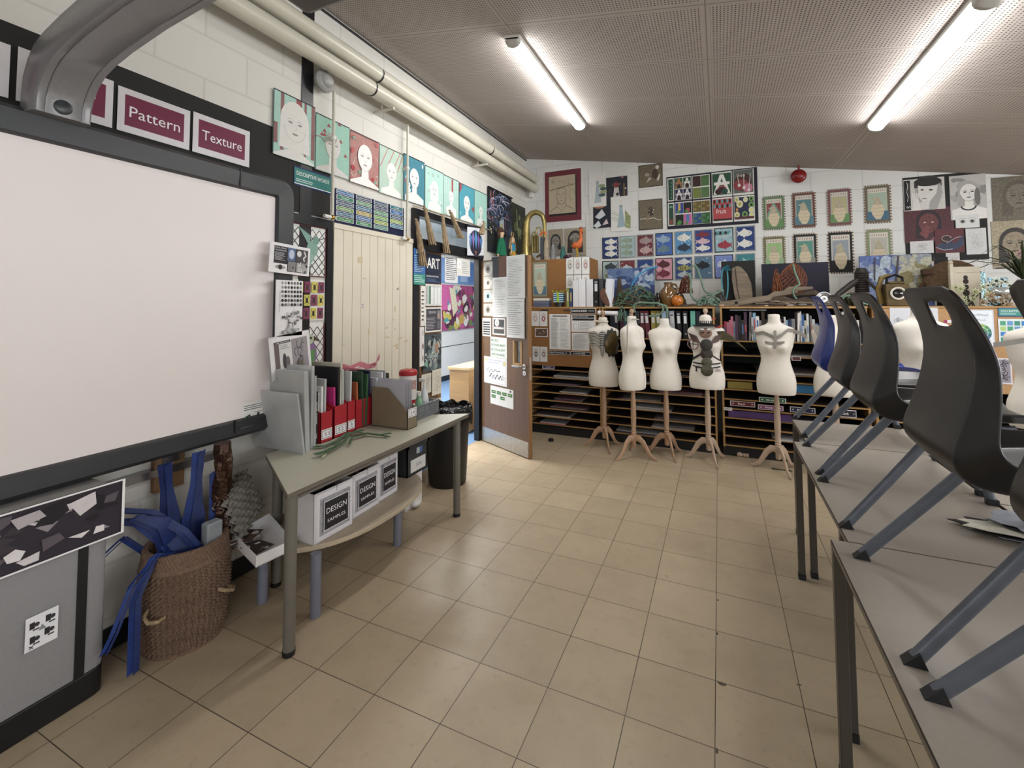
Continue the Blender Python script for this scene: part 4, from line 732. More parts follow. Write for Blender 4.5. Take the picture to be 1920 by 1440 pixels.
# wicker basket with blue mesh
WICK = M('wicker', '#7a6250', .8, noise=.25, scale=70, bump=.4, bscale=120); bc = Vector((-2.265, 1.32, 0))
t = thing('wicker_basket', 'round woven wicker basket with rope handles on the floor beside the grey unit', 'basket', bc)
mb = MB(); NS, NR = 264, 108; rings = []
for k in range(NR+1):
    z = .43*k/NR; r = .148+.018*math.sin(PI*min(1, z/.43)*.9)+.006*(z/.43); row = []
    for j in range(NS):
        w_ = .0105*math.cos(j*2*PI/NS*44+.25*k)*math.cos(PI*k/2.0+.3*math.sin(j))  +.003*math.cos(j*2*PI/NS*44) if .015 < z < .36 else (.0035*math.sin(j*2*PI/NS*72+k))
        if z <= .015 or abs(z-.36) < .008: w_ = .006
        rr_ = (r+w_); row.append((rr_*math.cos(2*PI*j/NS), rr_*math.sin(2*PI*j/NS), z))
    rings.append(row)
for z in (.43, .02): rings.append([(.140*math.cos(2*PI*j/NS), .140*math.sin(2*PI*j/NS), z) for j in range(NS)])
mb.loft(rings, WICK); mb.build('basket_body', t, ang=70)
for s, an in ((1, -1.15), (1, .45)):
    mb = MB(); c = Vector((math.cos(an), math.sin(an), 0)); d = Vector((-c.y, c.x, 0)); P0 = c*.168; mb.tube([P0-d*.035+Vector((0,0,.22)), P0-d*.03+c*.03+Vector((0,0,.21)), P0+c*.045+Vector((0,0,.195)), P0+d*.03+c*.03+Vector((0,0,.19)), P0+d*.035+Vector((0,0,.19))], .008, ROPE, 6); mb.build('rope_handle', t)
BM = M('blue_mesh_ribbon', '#14357f', .55, noise=.25, scale=60, alpha=.86); BMd = M('blue_mesh_ribbon_dark', '#102760', .55, noise=.3, scale=60)
BL = [([(-2.33,1.30,.30),(-2.34,1.29,.50),(-2.35,1.27,.66),(-2.33,1.25,.78)], (.09,.085,.04,.05), 'blue mesh strip rising straight up at the left of the wicker basket'), ([(-2.28,1.36,.30),(-2.29,1.36,.5),(-2.30,1.37,.66),(-2.30,1.38,.80)], (.09,.09,.04,.05), 'blue mesh strip standing tallest in the middle of the basket'),
 ([(-2.20,1.30,.34),(-2.25,1.24,.46),(-2.33,1.16,.56),(-2.36,1.06,.60)], (.09,.08,.05,.02), 'broad blue mesh strip arching from the basket towards the grey unit'), ([(-2.17,1.34,.36),(-2.20,1.26,.50),(-2.30,1.18,.60),(-2.34,1.08,.64),(-2.36,1.0,.66)], .03, 'thin blue mesh strip pointing left above the basket rim'),
 ([(-2.22,1.22,.40),(-2.22,1.16,.44),(-2.21,1.09,.30),(-2.20,1.085,.02)], .035, 'blue mesh strip hanging down outside the basket to the floor'), ([(-2.20,1.22,.42),(-2.19,1.15,.45),(-2.19,1.07,.38),(-2.19,1.01,.22),(-2.20,.985,.16)], .022, 'thin blue strip curving down in front of the grey unit'),
 ([(-2.26,1.25,.38),(-2.25,1.2,.55),(-2.30,1.12,.60)], (.07,.08,.03), 'crumpled blue mesh piece lying over the basket rim'), ([(-2.24,1.40,.32),(-2.24,1.43,.5),(-2.26,1.44,.70)], .06, 'blue mesh strip against the brown foil roll'), ([(-2.36,1.2,.40),(-2.38,1.12,.5),(-2.38,1.03,.44)], .02, 'thin blue strip looping against the wall left of the basket')]
for i, (pts, wd, lab) in enumerate(BL):
    q = []; V_ = [Vector(p) for p in pts]
    for a_, b_ in zip(V_, V_[1:]): q += [a_.lerp(b_, s/4) for s in range(4)]
    q.append(V_[-1]); ws = [ (wd if not isinstance(wd, tuple) else wd[min(len(wd)-1, int(k/4))]+(wd[min(len(wd)-1, int(k/4)+1)]-wd[min(len(wd)-1, int(k/4))])*(k % 4)/4) for k in range(len(q))]
    mb = MB(); mb.ribbon(q, ws, BM if i % 3 else BMd, (.45, .9, .1 if i < 2 else .6), .004); mb.ribbon([v+Vector((.012, .01, 0)) for v in q], [w_*.7 for w_ in ws], BMd, (.2, .7, .5), .003)
    tag(mb.build('mesh_strip', ang=80), lab, 'mesh strip', 'blue mesh strips in the basket')
mb = MB(); rings = []
for k in range(15):
    z = .25+.58*k/14; rings.append([(-2.235+(.038+.008*math.sin(j*2.1+k))*math.cos(2*PI*j/14)+.012*math.sin(k*.7), 1.455+(.036+.008*math.sin(j*1.7+k*1.9))*math.sin(2*PI*j/14)-.0*k, z) for j in range(14)])
mb.loft(rings, M('copper_brown_foil', '#4b3428', .28, .6, noise=.3, bump=1, bscale=40)); tag(mb.build('foil_roll', ang=20), 'crinkled brown foil roll standing in the wicker basket', 'foil roll')
mb = MB(); mb.box((-2.20, 1.34, .36), (-2.15, 1.41, .50), M('clear_grey_tub', '#8f9498', .3)); tag(mb.build('plastic_tub', bevel=.006), 'grey plastic tub tucked in the right side of the basket', 'tub')
# ---- on the pale table
CLR = M('frosted_plastic', '#c9cbcb', .2, noise=.12, scale=6, alpha=.62); GP = M('grey_board', '#a9aaa9', .6, noise=.05); KR = M('kraft_card', '#7a6c58', .65, noise=.08, scale=15)
def slab(name, label, y0, y1, x0, x1, z0, z1, mat, cat='folder', lean=0, group=None, bevel=.0015):
    mb = MB(); mb.add([(x0,y0,z0),(x1,y0,z0),(x1,y1,z0),(x0,y1,z0),(x0,y0+lean,z1),(x1,y0+lean,z1),(x1,y1+lean,z1),(x0,y1+lean,z1)], [(0,3,2,1),(4,5,6,7),(0,1,5,4),(1,2,6,5),(2,3,7,6),(3,0,4,7)], mat)
    return tag(mb.build(name, smooth=False, bevel=bevel), label, cat, group)
FG = 'folders standing on the pale table'
slab('portfolio_case', 'large frosted grey portfolio leaning nearest the whiteboard corner', 1.775, 1.787, -2.44, -2.055, TZ, 1.03, CLR, group=FG, lean=-.05)
slab('portfolio_case', 'tall pale grey portfolio standing second from the whiteboard', 1.80, 1.83, -2.42, -2.07, TZ, 1.14, GP, group=FG, lean=-.02)
slab('portfolio_case', 'tall clear plastic wallet third from the whiteboard', 1.85, 1.87, -2.42, -2.09, TZ, 1.16, CLR, group=FG)
slab('portfolio_case', 'clear plastic wallet fourth from the whiteboard', 1.88, 1.895, -2.42, -2.10, TZ, 1.10, CLR, group=FG)
o = slab('art_book', 'black spined book with white vertical lettering left of the red files', 1.905, 1.935, -2.38, -2.13, TZ, 1.0, M('black_book_cover', '#1c1c1e', .4), 'book')
a = Art(.26, .026, '#1c1c1e'); a.T('Sketch Book', .62, .5, .7, '#e6e6e6', wid=.5); a.T('Art', .12, .5, .8, '#e6e6e6', wid=.12); a.put('spine_print', (.126, .013, .02), (0,0,1), (0,-1,0), parent=o)
slab('spiral_sketchbook', 'white spiral bound pad beside the black spined book', 1.94, 1.96, -2.38, -2.15, TZ, .99, M('white_pad', '#d9d9d8', .6), 'book')
slab('white_folder', 'thin white folder behind the red file marked S1', 1.975, 1.99, -2.42, -2.15, TZ, 1.02, M('white_pad2', '#e6e6e5', .5), group=FG)
slab('grey_board_folder', 'tall brownish grey board sticking up behind the files', 1.93, 1.94, -2.44, -2.25, TZ, 1.18, M('greyboard', '#8b857a', .7), group=FG)
RED = M('red_card_file', '#a8202b', .5, noise=.06)
def magfile(name, label, y0, y1, xf, h0, h1, mat, tagtxt=None, cat='magazine file', group=None, xb=None, lab2=None):
    xb = xb or xf-.25; t = thing(name, label, cat, ((xf+xb)/2, (y0+y1)/2, TZ), 0, group); cx = (xf+xb)/2; hw = (xf-xb)/2; hy = (y1-y0)/2; mb = MB(); th = .004
    pr = [(-hw, 0), (hw, 0), (hw, h0), (-hw*.1, h1), (-hw, h1)]
    for ya, yb in ((-hy, -hy+th), (hy-th, hy)): mb.prism(pr, ya, yb, mat, ax=1)
    mb.box((hw-th, -hy, 0), (hw, hy, h0), mat); mb.box((-hw, -hy, 0), (-hw+th, hy, h1), mat); mb.box((-hw, -hy, 0), (hw, hy, th), mat); mb.build('file_body', t, smooth=False)
    if tagtxt:
        a = Art(hy*1.7, .055, '#e9e6e6'); a.R(.07, .1, .93, .9, '#3a3638'); a.R(.11, .15, .89, .85, '#e9e6e6'); a.T(tagtxt, .5, .5, .6, '#3a3638', wid=.5 if len(tagtxt) > 1 else .25); a.put('name_tag', (hw+.001, -hy*.85, .02 if lab2 is None else lab2), (0,1,0), (0,0,1), parent=t)
    return t
RG = 'red magazine files on the table'
magfile('magazine_file', 'red card magazine file tagged S1', 1.945, 2.035, -2.12, .175, .22, RED, 'S1', group=RG); magfile('magazine_file', 'red card magazine file tagged S2', 2.05, 2.155, -2.125, .19, .24, RED, 'S2', group=RG)
magfile('magazine_file', 'red card magazine file tagged S3', 2.165, 2.235, -2.135, .195, .24, RED, '3', group=RG); magfile('magazine_file', 'untagged wide red card magazine file beside the green folders', 2.25, 2.42, -2.15, .185, .24, RED, group=RG)
cols = [('pale clear', '#b6b8b8', 2.0, .36), ('bright pink', '#c2387f', 2.075, .30), ('black', '#1f1f22', 2.10, .42), ('cream', '#cfc9b8', 2.12, .44), ('frosted', '#b9bbbb', 2.14, .40), ('crumpled clear', '#c4c6c6', 2.19, .38), ('orange brown', '#a45a3a', 2.27, .30), ('dark green', '#2f4a38', 2.31, .36), ('forest green', '#3b5f40', 2.335, .34), ('navy', '#2a2a48', 2.37, .36), ('white and navy', '#c9ccd6', 2.44, .30), ('pale blue', '#9aa4c0', 2.47, .29), ('off white', '#d9d9d8', 2.50, .33), ('grey translucent', '#a7a9aa', 2.53, .34), ('olive', '#4b4a36', 2.56, .32)]
for i, (nn, c, y, h) in enumerate(cols):
    slab('document_folder', f'{nn} folder standing {"in" if y < 2.42 else "right of"} the red files on the table', y, y+.014, -2.40, -2.155+.006*(i % 3), TZ+.006 if y < 2.42 else TZ, TZ+h, M('folder_'+nn.replace(' ', '_'), c, .35, noise=.06), group=FG, lean=random.uniform(-.01, .012))
magfile('card_holder', 'small white card file holder right of the red files', 2.41, 2.47, -2.02, .11, .18, WCARD, xb=-2.12)
t = magfile('magazine_file', 'brown corrugated card magazine file full of clear wallets', 2.375, 2.475, -1.835, .115, .255, KR, 'S4', xb=-2.13, lab2=.075)
for i in range(4): slab('clear_wallet', ['clear plastic wallet leaning at the front of the brown file', 'clear plastic wallet second in the brown file', 'clear plastic wallet third in the brown file', 'clear plastic wallet at the back of the brown file'][i], 2.385+i*.022, 2.387+i*.022, -2.11, -1.86, TZ+.01, TZ+.29+.005*i, M('clear_wallet_plastic', '#c9c8cf', .2, noise=.06, alpha=.55), 'plastic wallet', group='clear wallets in the brown file')
PK = M('pink_ribbon', '#d98a98', .35, noise=.08)
mb = MB(); q = [(-2.27,2.12,1.10),(-2.24,2.18,1.12),(-2.20,2.24,1.09),(-2.17,2.30,1.115),(-2.15,2.36,1.09),(-2.14,2.42,1.10),(-2.15,2.46,1.15),(-2.17,2.49,1.12),(-2.16,2.45,1.085),(-2.19,2.38,1.08)]
mb.ribbon(q, .035, PK, (.4, .1, .8), .002); mb.ribbon([(-2.2,2.2,1.10),(-2.15,2.27,1.08),(-2.2,2.36,1.10),(-2.14,2.40,1.08)], .03, PK, (.8, .1, .4), .002); tag(mb.build('pink_ribbon', ang=80), 'looped pink ribbon lying across the tops of the folders', 'ribbon')
TUBM = M('white_tub_plastic', '#dcd9d6', .3); REDL = M('red_lid', '#a51f28', .35)
def tub(label, x, y, z, r, h):
    t = thing('wipes_tub', label, 'tub', (x, y, z), group='wipes tubs'); mb = MB(); mb.lathe([(r*.96, 0), (r, .01), (r, h*.80), (r*.9, h*.82)], TUBM, 24); mb.build('tub_body', t); mb = MB(); mb.lathe([(r*1.06, h*.80), (r*1.08, h*.82), (r*1.06, h*.93), (r*.9, h*.98), (r*.3, h), (.001, h)], REDL, 24); mb.build('lid', t)
    mb = MB(); n = 9; vs = [((r+.0008)*math.cos(a), (r+.0008)*math.sin(a), z_) for z_ in (h*.35, h*.65) for a in [-1.3+1.5*i/n for i in range(n+1)]]; mb.add(vs, [(i, i+1, n+2+i, n+1+i) for i in range(n)], M('tub_label', '#b4908c', .4, noise=.5, scale=90)); mb.build('printed_label', t)
tub('large white tub with a red lid stacked on the smaller one', -2.02, 2.62, TZ+.136, .060, .21); tub('small white tub with a red lid under the larger one in the grey basket', -2.02, 2.62, TZ+.006, .050, .13)
def spray(label, x, y, h, liquid, lab):
    t = thing('spray_bottle', label, 'bottle', (x, y, TZ+.006), group='spray bottles'); mb = MB(); r = .03; mb.lathe([(r*.95, 0), (r, .01), (r, h*.4), (r*.8, h*.55), (r*.35, h*.75), (r*.3, h*.85), (.001, h*.85)], M('bottle_'+lab, liquid, .15, noise=.02), 18, sx=1.1); mb.build('bottle_body', t)
    mb = MB(); mb.lathe([(r*.42, h*.8), (r*.42, h*.9), (r*.2, h*.93), (.001, h)], WHITEP, 12); mb.box((-.045, -.008, h*.9), (.012, .008, h*.99), WHITEP); mb.build('spray_head', t, bevel=.002)
    mb = MB(); mb.lathe([(r*1.02, h*.14), (r*1.02, h*.36)], M('label_'+lab, '#d9dce6' if lab == 'clear' else '#c9d9c9', .4), 18, sx=1.1, cap=False); mb.build('printed_label', t)
spray('green spray bottle in the grey basket', -1.995, 2.715, .17, '#7fae8a', 'green'); spray('clear spray bottle with a blue banded label in the grey basket', -2.0, 2.785, .25, '#cfd3d4', 'clear')
BK = M('grey_wire_basket', '#6f7276', .45, noise=.1)
t = thing('desk_basket', 'long low grey ribbed basket at the far end of the pale table', 'basket', (-1.99, 2.685, TZ)); mb = MB()
mb.box((-.065, -.165, 0), (.07, .165, .005), BK)
for k in range(7):
    z = .008+.012*k; 
    for a_, b_ in (((.066,-.165,z),(.072,.165,z+.008)), ((-.07,-.165,z),(-.064,.165,z+.008)), ((-.07,-.17,z),(.072,-.165,z+.008)), ((-.07,.165,z),(.072,.17,z+.008))): mb.box(a_, b_, BK)
for y in (-.16, -.08, 0, .08, .16): mb.box((.063,y-.003,0),(.067,y+.003,.092), BK)
mb.build('ribbed_side', t, smooth=False); mb = MB()
for a_, b_ in (((.062,-.17,.092),(.075,.17,.098)), ((-.073,-.17,.092),(-.06,.17,.098)), ((-.073,-.173,.092),(.075,-.162,.098)), ((-.073,.162,.092),(.075,.173,.098))): mb.box(a_, b_, BK)
mb.build('rim', t)
GR = M('green_ribbon', '#35603f', .45, noise=.3, scale=18); GR2 = M('pale_green_ribbon', '#a9b78e', .5, noise=.1)
mb = MB(); g_ = [PZ(x, y, TZ+.012) for x, y in ((588, 838), (610, 836), (630, 828), (650, 812), (668, 810), (700, 815), (730, 818))]; mb.ribbon(g_, .035, GR, (1, -.35, .03), .002)
g_ = [PZ(x, y, TZ+.02) for x, y in ((590, 852), (605, 848), (628, 838), (645, 828), (655, 812), (682, 806))]; mb.ribbon(g_, .035, GR, (1, -.35, .03), .002)
g_ = [PZ(x, y, TZ+.018) for x, y in ((655, 832), (660, 820), (690, 812), (715, 815), (733, 812))]; mb.ribbon(g_, .03, GR, (1, -.35, .03), .002); g_ = [PZ(x, y, TZ+.012) for x, y in ((606, 857), (612, 845), (622, 836))]; mb.ribbon(g_, .02, GR2, (0.3, .9, .1), .002)
tag(mb.build('green_ribbon', ang=80), 'crumpled green ribbon lying on the pale table in front of the red files', 'ribbon')
# ================================================================== SHELVING ALONG THE BACK WALL
SHW = M('shelf_oak_edge', '#a8824f', .5, noise=.18, scale=6, stretch=(.6, 4, 4)); SHD = M('shelf_dark_board', '#3a2f26', .6, noise=.15); BLK = M('black_carcass', '#141415', .6); CORK = M('brown_pinboard', '#8c6136', .85, noise=.12, scale=60)
YF, YR, ZT = 4.95, 5.78, 1.465
ZS = [.105, .195, .283, .372, .462, .555, .65, .745, .815, .985, 1.125]
def bank(label, x0, x1, zs, front=None, topthick=.018, div=None):
    t = thing('shelving_unit', label, 'shelving unit', ((x0+x1)/2, (YF+YR)/2, 0), 0, 'plan shelving along the back wall'); cx = (x0+x1)/2; cy = (YF+YR)/2; a, b = x0-cx, x1-cx; f, r = YF-cy, YR-cy
    mb = MB(); mb.box((a, r-.01, .0), (b, r, ZT-.018), BLK); mb.build('back_panel', t, smooth=False); mb = MB(); mb.box((a, f+.03, 0), (b, f+.045, .09), BLK); mb.build('plinth', t, smooth=False)
    for xa in (a, b-.018): mb = MB(); mb.box((xa, f, .09), (xa+.018, r-.01, ZT-.018), SHW); mb.build('side_panel', t, smooth=False)
    if div: mb = MB(); mb.box((div-cx-.01, f+.003, .09), (div-cx+.01, r-.01, zs[-1]), SHW); mb.build('divider', t, smooth=False)
    for z in zs:
        mb = MB(); mb.box((a+.018, f+.002, z-.006), (b-.018, f+.012, z+.006), SHW); mb.box((a+.018, f+.012, z-.006), (b-.018, r-.01, z+.006), SHD); mb.build('shelf', t, smooth=False)
    mb = MB(); mb.box((a-.004, f-.006, ZT-.018), (b+.004, r, ZT), SHW); mb.build('top_board', t, smooth=False, bevel=.002); return t
bA = bank('shelving unit at the left behind the open door with a brown pinboard front', -2.06, -1.20, [.113, .2, .292, .385, .478, .57, .648, .738])
mb = MB(); mb.box((-2.06+1.63, -.435, .79), (-1.235+1.63, -.415, ZT-.02), CORK); mb.build('pinboard_front', bA, smooth=False)
bB = bank('shelving unit behind the four left hand dress forms with ring binders on top shelf', -1.185, -.04, ZS)
bC = bank('shelving unit with art books and colour named paper drawers behind the fifth dress form', .01, 1.205, ZS)
bD = bank('shelving unit at the right carrying a cork pinboard behind the chairs', 1.24, 2.9, [.105, .195, .283, .372, .462, .555, .65])
PINB = M('light_cork', '#b08a62', .85, noise=.12, scale=70)
mb = MB(); mb.box((1.25-2.07, -.435, .76), (2.9-2.07, -.415, ZT-.02), PINB); mb.build('pinboard_front', bD, smooth=False)
for x in (-1.9, -1.62): 
    mb = MB(); mb.box((x, 4.918, 1.425), (x+.10, 4.93, 1.44), STEEL); tag(mb.build('shelf_clip', bevel=.002), 'steel label clip above the pinboard '+('behind the door edge' if x < -1.8 else 'beside the deadline header'), 'clip')
# papers lying in the slots
PCOL = ['#b9b3aa', '#7d6f6a', '#5a5560', '#c9c6c4', '#8d5b66', '#9a958e', '#4a4652']
SHN = {0: 'left unit', 1: 'middle unit', 2: 'book unit'}
pn = 0
for ui, (x0, x1, zs) in enumerate(((-2.0, -1.25, [.113, .2, .292, .385, .478, .57, .648]), (-1.1, -.1, ZS[:8]), (.08, 1.15, ZS[1:4]+ZS[8:10]))):
    for si, z in enumerate(zs):
        wd = random.uniform(.35, .6)*(x1-x0); xa = random.uniform(x0, x1-wd); n = random.randint(2, 5); c0 = random.choice(PCOL)
        if ui == 0 and si == 0: c0 = '#b04a58'
        mb = MB()
        for k in range(n):
            dx, dy = random.uniform(-.03, .03), random.uniform(-.03, .02); zz = z+.0065+k*.005; h = .0035; mb.box((xa+dx, YF+.03+dy+(.0 if k else -.02), zz), (xa+wd+dx, YR-.2, zz+h), PAPER, col=c0 if k % 2 == 0 else random.choice(PCOL))
        pn += 1
        tag(mb.build('paper_stack', smooth=False), f'loose sheets in the {["lowest","second lowest","third lowest","fourth lowest","fifth lowest","sixth lowest","seventh lowest","eighth lowest"][si]} slot of the {SHN[ui]}', 'paper', 'paper piles in the plan shelving', kind='stuff')
def pad(x0, x1, z, h, col, nm, label):
    mb = MB(); mb.box((x0, YF+.02, z), (x1, YR-.25, z+h), PAPER, col=col); o = mb.build('paper_ream', smooth=False, bevel=.002); return tag(o, label, 'paper', 'coloured paper in the colour drawers')
zL = .657
pad(.06, .28, zL, .07, '#a8983a', 'y', 'block of mustard yellow paper in the upper drawer row'); pad(.38, .56, zL, .07, '#2d6a3a', 'g', 'block of green paper above the Green label'); pad(.62, .90, zL, .075, '#1f7fb8', 'b', 'block of bright blue paper in the upper drawer row'); pad(.98, 1.15, zL, .07, '#5a86a8', 'pb', 'block of pale blue paper at the right of the upper drawer row')
pad(.06, .60, .3785, .065, '#5a3a78', 'p', 'stack of purple paper in the drawer under the Red label')
def namecard(px0, py0, px1, py1, col, txt, label):
    p = PY(px0, py0, YF-.012); q = PY(px1, py1, YF-.012); a = Art(q.x-p.x, p.z-q.z, '#d6d2d2'); a.R(.03, .1, .97, .9, col); a.T(txt, .45, .5, .45, '#e8e4e4', wid=.055*len(txt)+.1, bold=True); [a.C(x, .5, .03, '#e8e4e4', 6) for x in (.12, .88)]
    a.put('name_card', (p.x, YF-.012, q.z), (1,0,0), (0,0,1), label=label, cat='label', group='colour name cards')
namecard(1369, 751, 1416, 764, '#6e1f2c', 'Red', 'dark red card reading Red on the drawer front'); namecard(1423, 744, 1474, 757, '#1f6b42', 'Green', 'green card reading Green beside the dress form pole'); namecard(1421, 758, 1469, 771, '#8d4a7c', 'Pink', 'pinkish card below the Green card'); namecard(1481, 762, 1529, 776, '#1d2448', 'Blue', 'navy card reading Blue left of the chair legs'); namecard(1567, 767, 1606, 784, '#1b1a28', 'Black', 'black card with white border behind the chair legs')
p = PY(1357, 763, YF-.01); a = Art(.075, .03, '#d9d9d6'); a.T('NC1', .45, .5, .6, '#2a2a2a', wid=.5, bold=True); a.put('name_card', (p.x, YF-.011, p.z-.03), (1,0,0), (0,0,1), label='small white label reading NC1 on the book unit upright', cat='label')
p = PY(1017, 684, YF-.01); a = Art(.15, .045, '#cfc9d6'); a.R(.06, .15, .94, .85, '#4a3c60'); a.R(.3, .3, .7, .7, '#8d86a0'); a.put('name_card', (p.x, YF-.012, p.z-.045), (1,0,0), (0,0,1), label='lilac and purple label on the top slot of the left unit', cat='label')
p = PY(1484, 668, YF-.01); a = Art(.075, .04, '#cfc5c5'); a.R(.1, .15, .9, .85, '#6b3440'); a.put('name_card', (p.x, YF-.012, p.z-.04), (1,0,0), (0,0,1), label='small maroon label on the shelf edge right of the fifth dress form', cat='label')
# ---- books and binders
def bookobj(name, x, w_, h, d, col, z, label, cat, group, mat=None, lean=0, yf=YF+.03, deco=None):
    mb = MB(); c = col; T = Matrix.Translation((x+w_/2, yf, z)) @ Matrix.Rotation(lean, 4, 'Y'); a = w_/2
    mb.box((-a, 0, 0), (a, d, h), PAPER if mat is None else mat, T=T, col=c)
    if deco == 'binder':
        mb.box((-a*.6, -.0012, h*.55), (a*.6, 0, h*.9), PAPER, T=T, col='#d6d6d8'); mb.box((-a*.6, -.002, h*.82), (a*.6, -.001, h*.87), PAPER, T=T, col='#3a3a5c')
        ring = [( .011*math.cos(q*PI/6), -.0015, h*.18+.011*math.sin(q*PI/6)) for q in range(12)]; mb.add(ring, [tuple(reversed(range(12)))], PAPER, '#8a8a8c', T)
    elif deco: mb.box((-a*.5, -.001, h*.3), (a*.5, 0, h*random.uniform(.55, .85)), PAPER, T=T, col=deco)
    o = mb.build(name, smooth=False, bevel=.0015); return tag(o, label, cat, group)
BN = [('charcoal', '#26262b'), ('navy', '#1f2438'), ('plum', '#4a2438'), ('teal', '#2a4a50'), ('maroon', '#5a1c2a'), ('dark grey', '#35353a')]
bz = 1.132
row = [(-1.10, 'navy', '#1f2a38', None), (-1.05, 'charcoal', '#26262b', 'binder'), (-.995, 'plum', '#4a2438', None), (-.94, 'teal', '#2a4f58', None), (-.885, 'black', '#17171a', 'binder'), (-.83, 'grey', '#3b3b42', None), (-.775, 'oxblood', '#5b1f2b', 'binder'), (-.715, 'maroon', '#6a2130', 'binder'), (-.66, 'yellow', '#9a8a24', 'binder'), (-.60, 'olive yellow', '#8a8430', 'binder'), (-.535, 'pale blue and white', '#9fb6d0', None), (-.465, 'white', '#b9bcc6', 'binder'), (-.40, 'jet black', '#131316', 'binder'), (-.34, 'matt black', '#1a1a1e', 'binder'), (-.27, 'green and blue', '#5fae9a', None), (-.20, 'midnight blue', '#1c2030', None), (-.14, 'dull black', '#1d1c20', None), (-.095, 'brown black', '#241f1e', None)]
for i, (x, n, c, d_) in enumerate(row):
    pv = row[i-1][1] if i else None
    bookobj('ring_binder', x, .046, .29, .28, c, bz, f'{n} ring binder behind the dress forms'+(f', right of the {pv} one' if pv else ', leftmost'), 'binder', 'ring binders in the middle unit', lean=random.uniform(-.09, .0), deco=d_ if d_ else ('#c9d6e6' if 'blue and' in n else None))
bk = [('dark brown', '#33281f'), ('navy', '#232f52'), ('white', '#c9c9c6'), ('grey', '#7a7a7c'), ('black', '#1c1c1e'), ('red', '#a32a3c'), ('blue', '#2f5f9c'), ('cream', '#bdb59c'), ('dark green', '#26382f'), ('silver', '#a9adb2'), ('plum', '#4a3048'), ('light blue', '#7fa8c9'), ('ochre', '#8a6f3a'), ('pink', '#b0647a'), ('off white', '#dad8d2')]
x = .035; i = 0; prev = 'the side'; rb = random.Random(3)
while x < 1.165 and i < 52:
    n, c = bk[rb.choice([0,1,2,2,3,4,4,5,6,7,8,9,10,11,12,13,14,2,3,9])]; w_ = rb.uniform(.010, .030); h = rb.uniform(.17, .29); th = 'thin' if w_ < .016 else ('thick' if w_ > .024 else 'medium'); hh = 'tall' if h > .25 else ('short' if h < .2 else 'middling')
    dl = rb.choice([None, '#e6e6e2', '#2a2a2c', '#b8443c', '#3f6fa8', None]); sec = 'left part' if x < .4 else ('middle part' if x < .8 else 'right part')
    bookobj('art_book', x, w_, h, .2, c, bz, f'{hh} {th} {n} book in the {sec} of the bookshelf beside {prev}', 'book', 'art books on the bookshelf', deco=dl, lean=.0 if i % 9 else .04); prev = f'{n}'
    x += w_+.0012+(.008 if i % 9 == 0 else 0)+(.012 if i % 9 == 8 else 0); i += 1
mb = MB(); mb.box((.10, YF+.02, 1.425), (.42, YR-.5, 1.438), PAPER, T=Matrix.Translation((0,0,0)), col='#8a8e92'); 
tag(mb.build('flat_portfolio', smooth=False), 'grey folder lying flat across the tops of the books', 'folder')
# ---- on the left unit: hutch cabinet, binders, gift etc
HUT = M('hutch_board', '#9a6c3a', .7, noise=.1, scale=40)
t = thing('wall_cabinet', 'tan pinboard fronted cabinet standing on the left shelving unit', 'cabinet', (-1.78, 5.32, ZT)); mb = MB(); mb.box((-.42, -.2, 0), (.42, .2, .575), HUT); mb.build('body', t, bevel=.003); mb = MB(); mb.box((-.42, -.212, 0.0), (.405, -.2, .57), CORK); mb.build('pinboard_door', t, smooth=False)
CYF = 5.32-.213
def urnpic(a, ground, inner, jagc=None, urn='#cdbd9c', sky='#9fbfae', curtain=None, table='#6d9a5c', birds=True):
    a.R(.0, .0, 1, 1, ground); a.R(.1, .06, .9, .94, inner); a.R(.14, .82, .86, .92, '#d9d2c4')
    for i in range(9): a.R(.16+i*.077, .84, .19+i*.077, .9, '#8a6a5c')
    a.R(.16, .3, .84, .8, sky)
    if curtain: a.P([(.16,.8),(.45,.8),(.2,.5),(.16,.3)], curtain); a.P([(.84,.8),(.55,.8),(.8,.5),(.84,.3)], curtain)
    a.R(.06, .06, .94, .3, table)
    a.P([(.32,.5),(.68,.5),(.78,.36),(.72,.2),(.6,.08),(.42,.08),(.28,.2),(.22,.36)], urn)
    for k in range(3): a.Ln([(.27, .4-k*.1), (.5, .38-k*.1), (.74, .4-k*.1)], .014, '#8f7f62')
    if birds: a.P([(.3,.5),(.35,.62),(.2,.66),(.38,.68),(.5,.74),(.6,.64),(.68,.5)], '#b3a88c'); a.Ln([(.34,.52),(.5,.66),(.64,.52)], .012, '#6d6450')
    a.Ln([(.32,.5),(.68,.5)], .02, '#7d7058')
def jagframe(tl, br, pal, label, Y=None, name='vase_picture', **k):
    g, inn, sk, tb, cu, jc = pal; LN[0] += 1; Y = Y or YB-.005-.0015*(LN[0] % 3); x, z, w_, h_ = back_rect(tl, br, Y); a = Art(w_, h_, jc); urnpic(a, g, inn, sky=sk, table=tb, curtain=cu)
    return a.put(name, (x, Y, z), (1,0,0), (0,0,1), label=label, cat='picture', jag=.014, **k)
jagframe((999, 492), (1026, 556), ('#8a8b74', '#b9b59c', '#a9bfae', '#4f7388', None, '#6a5a44'), 'small bird and vase picture pinned on the cabinet behind the door', Y=CYF)
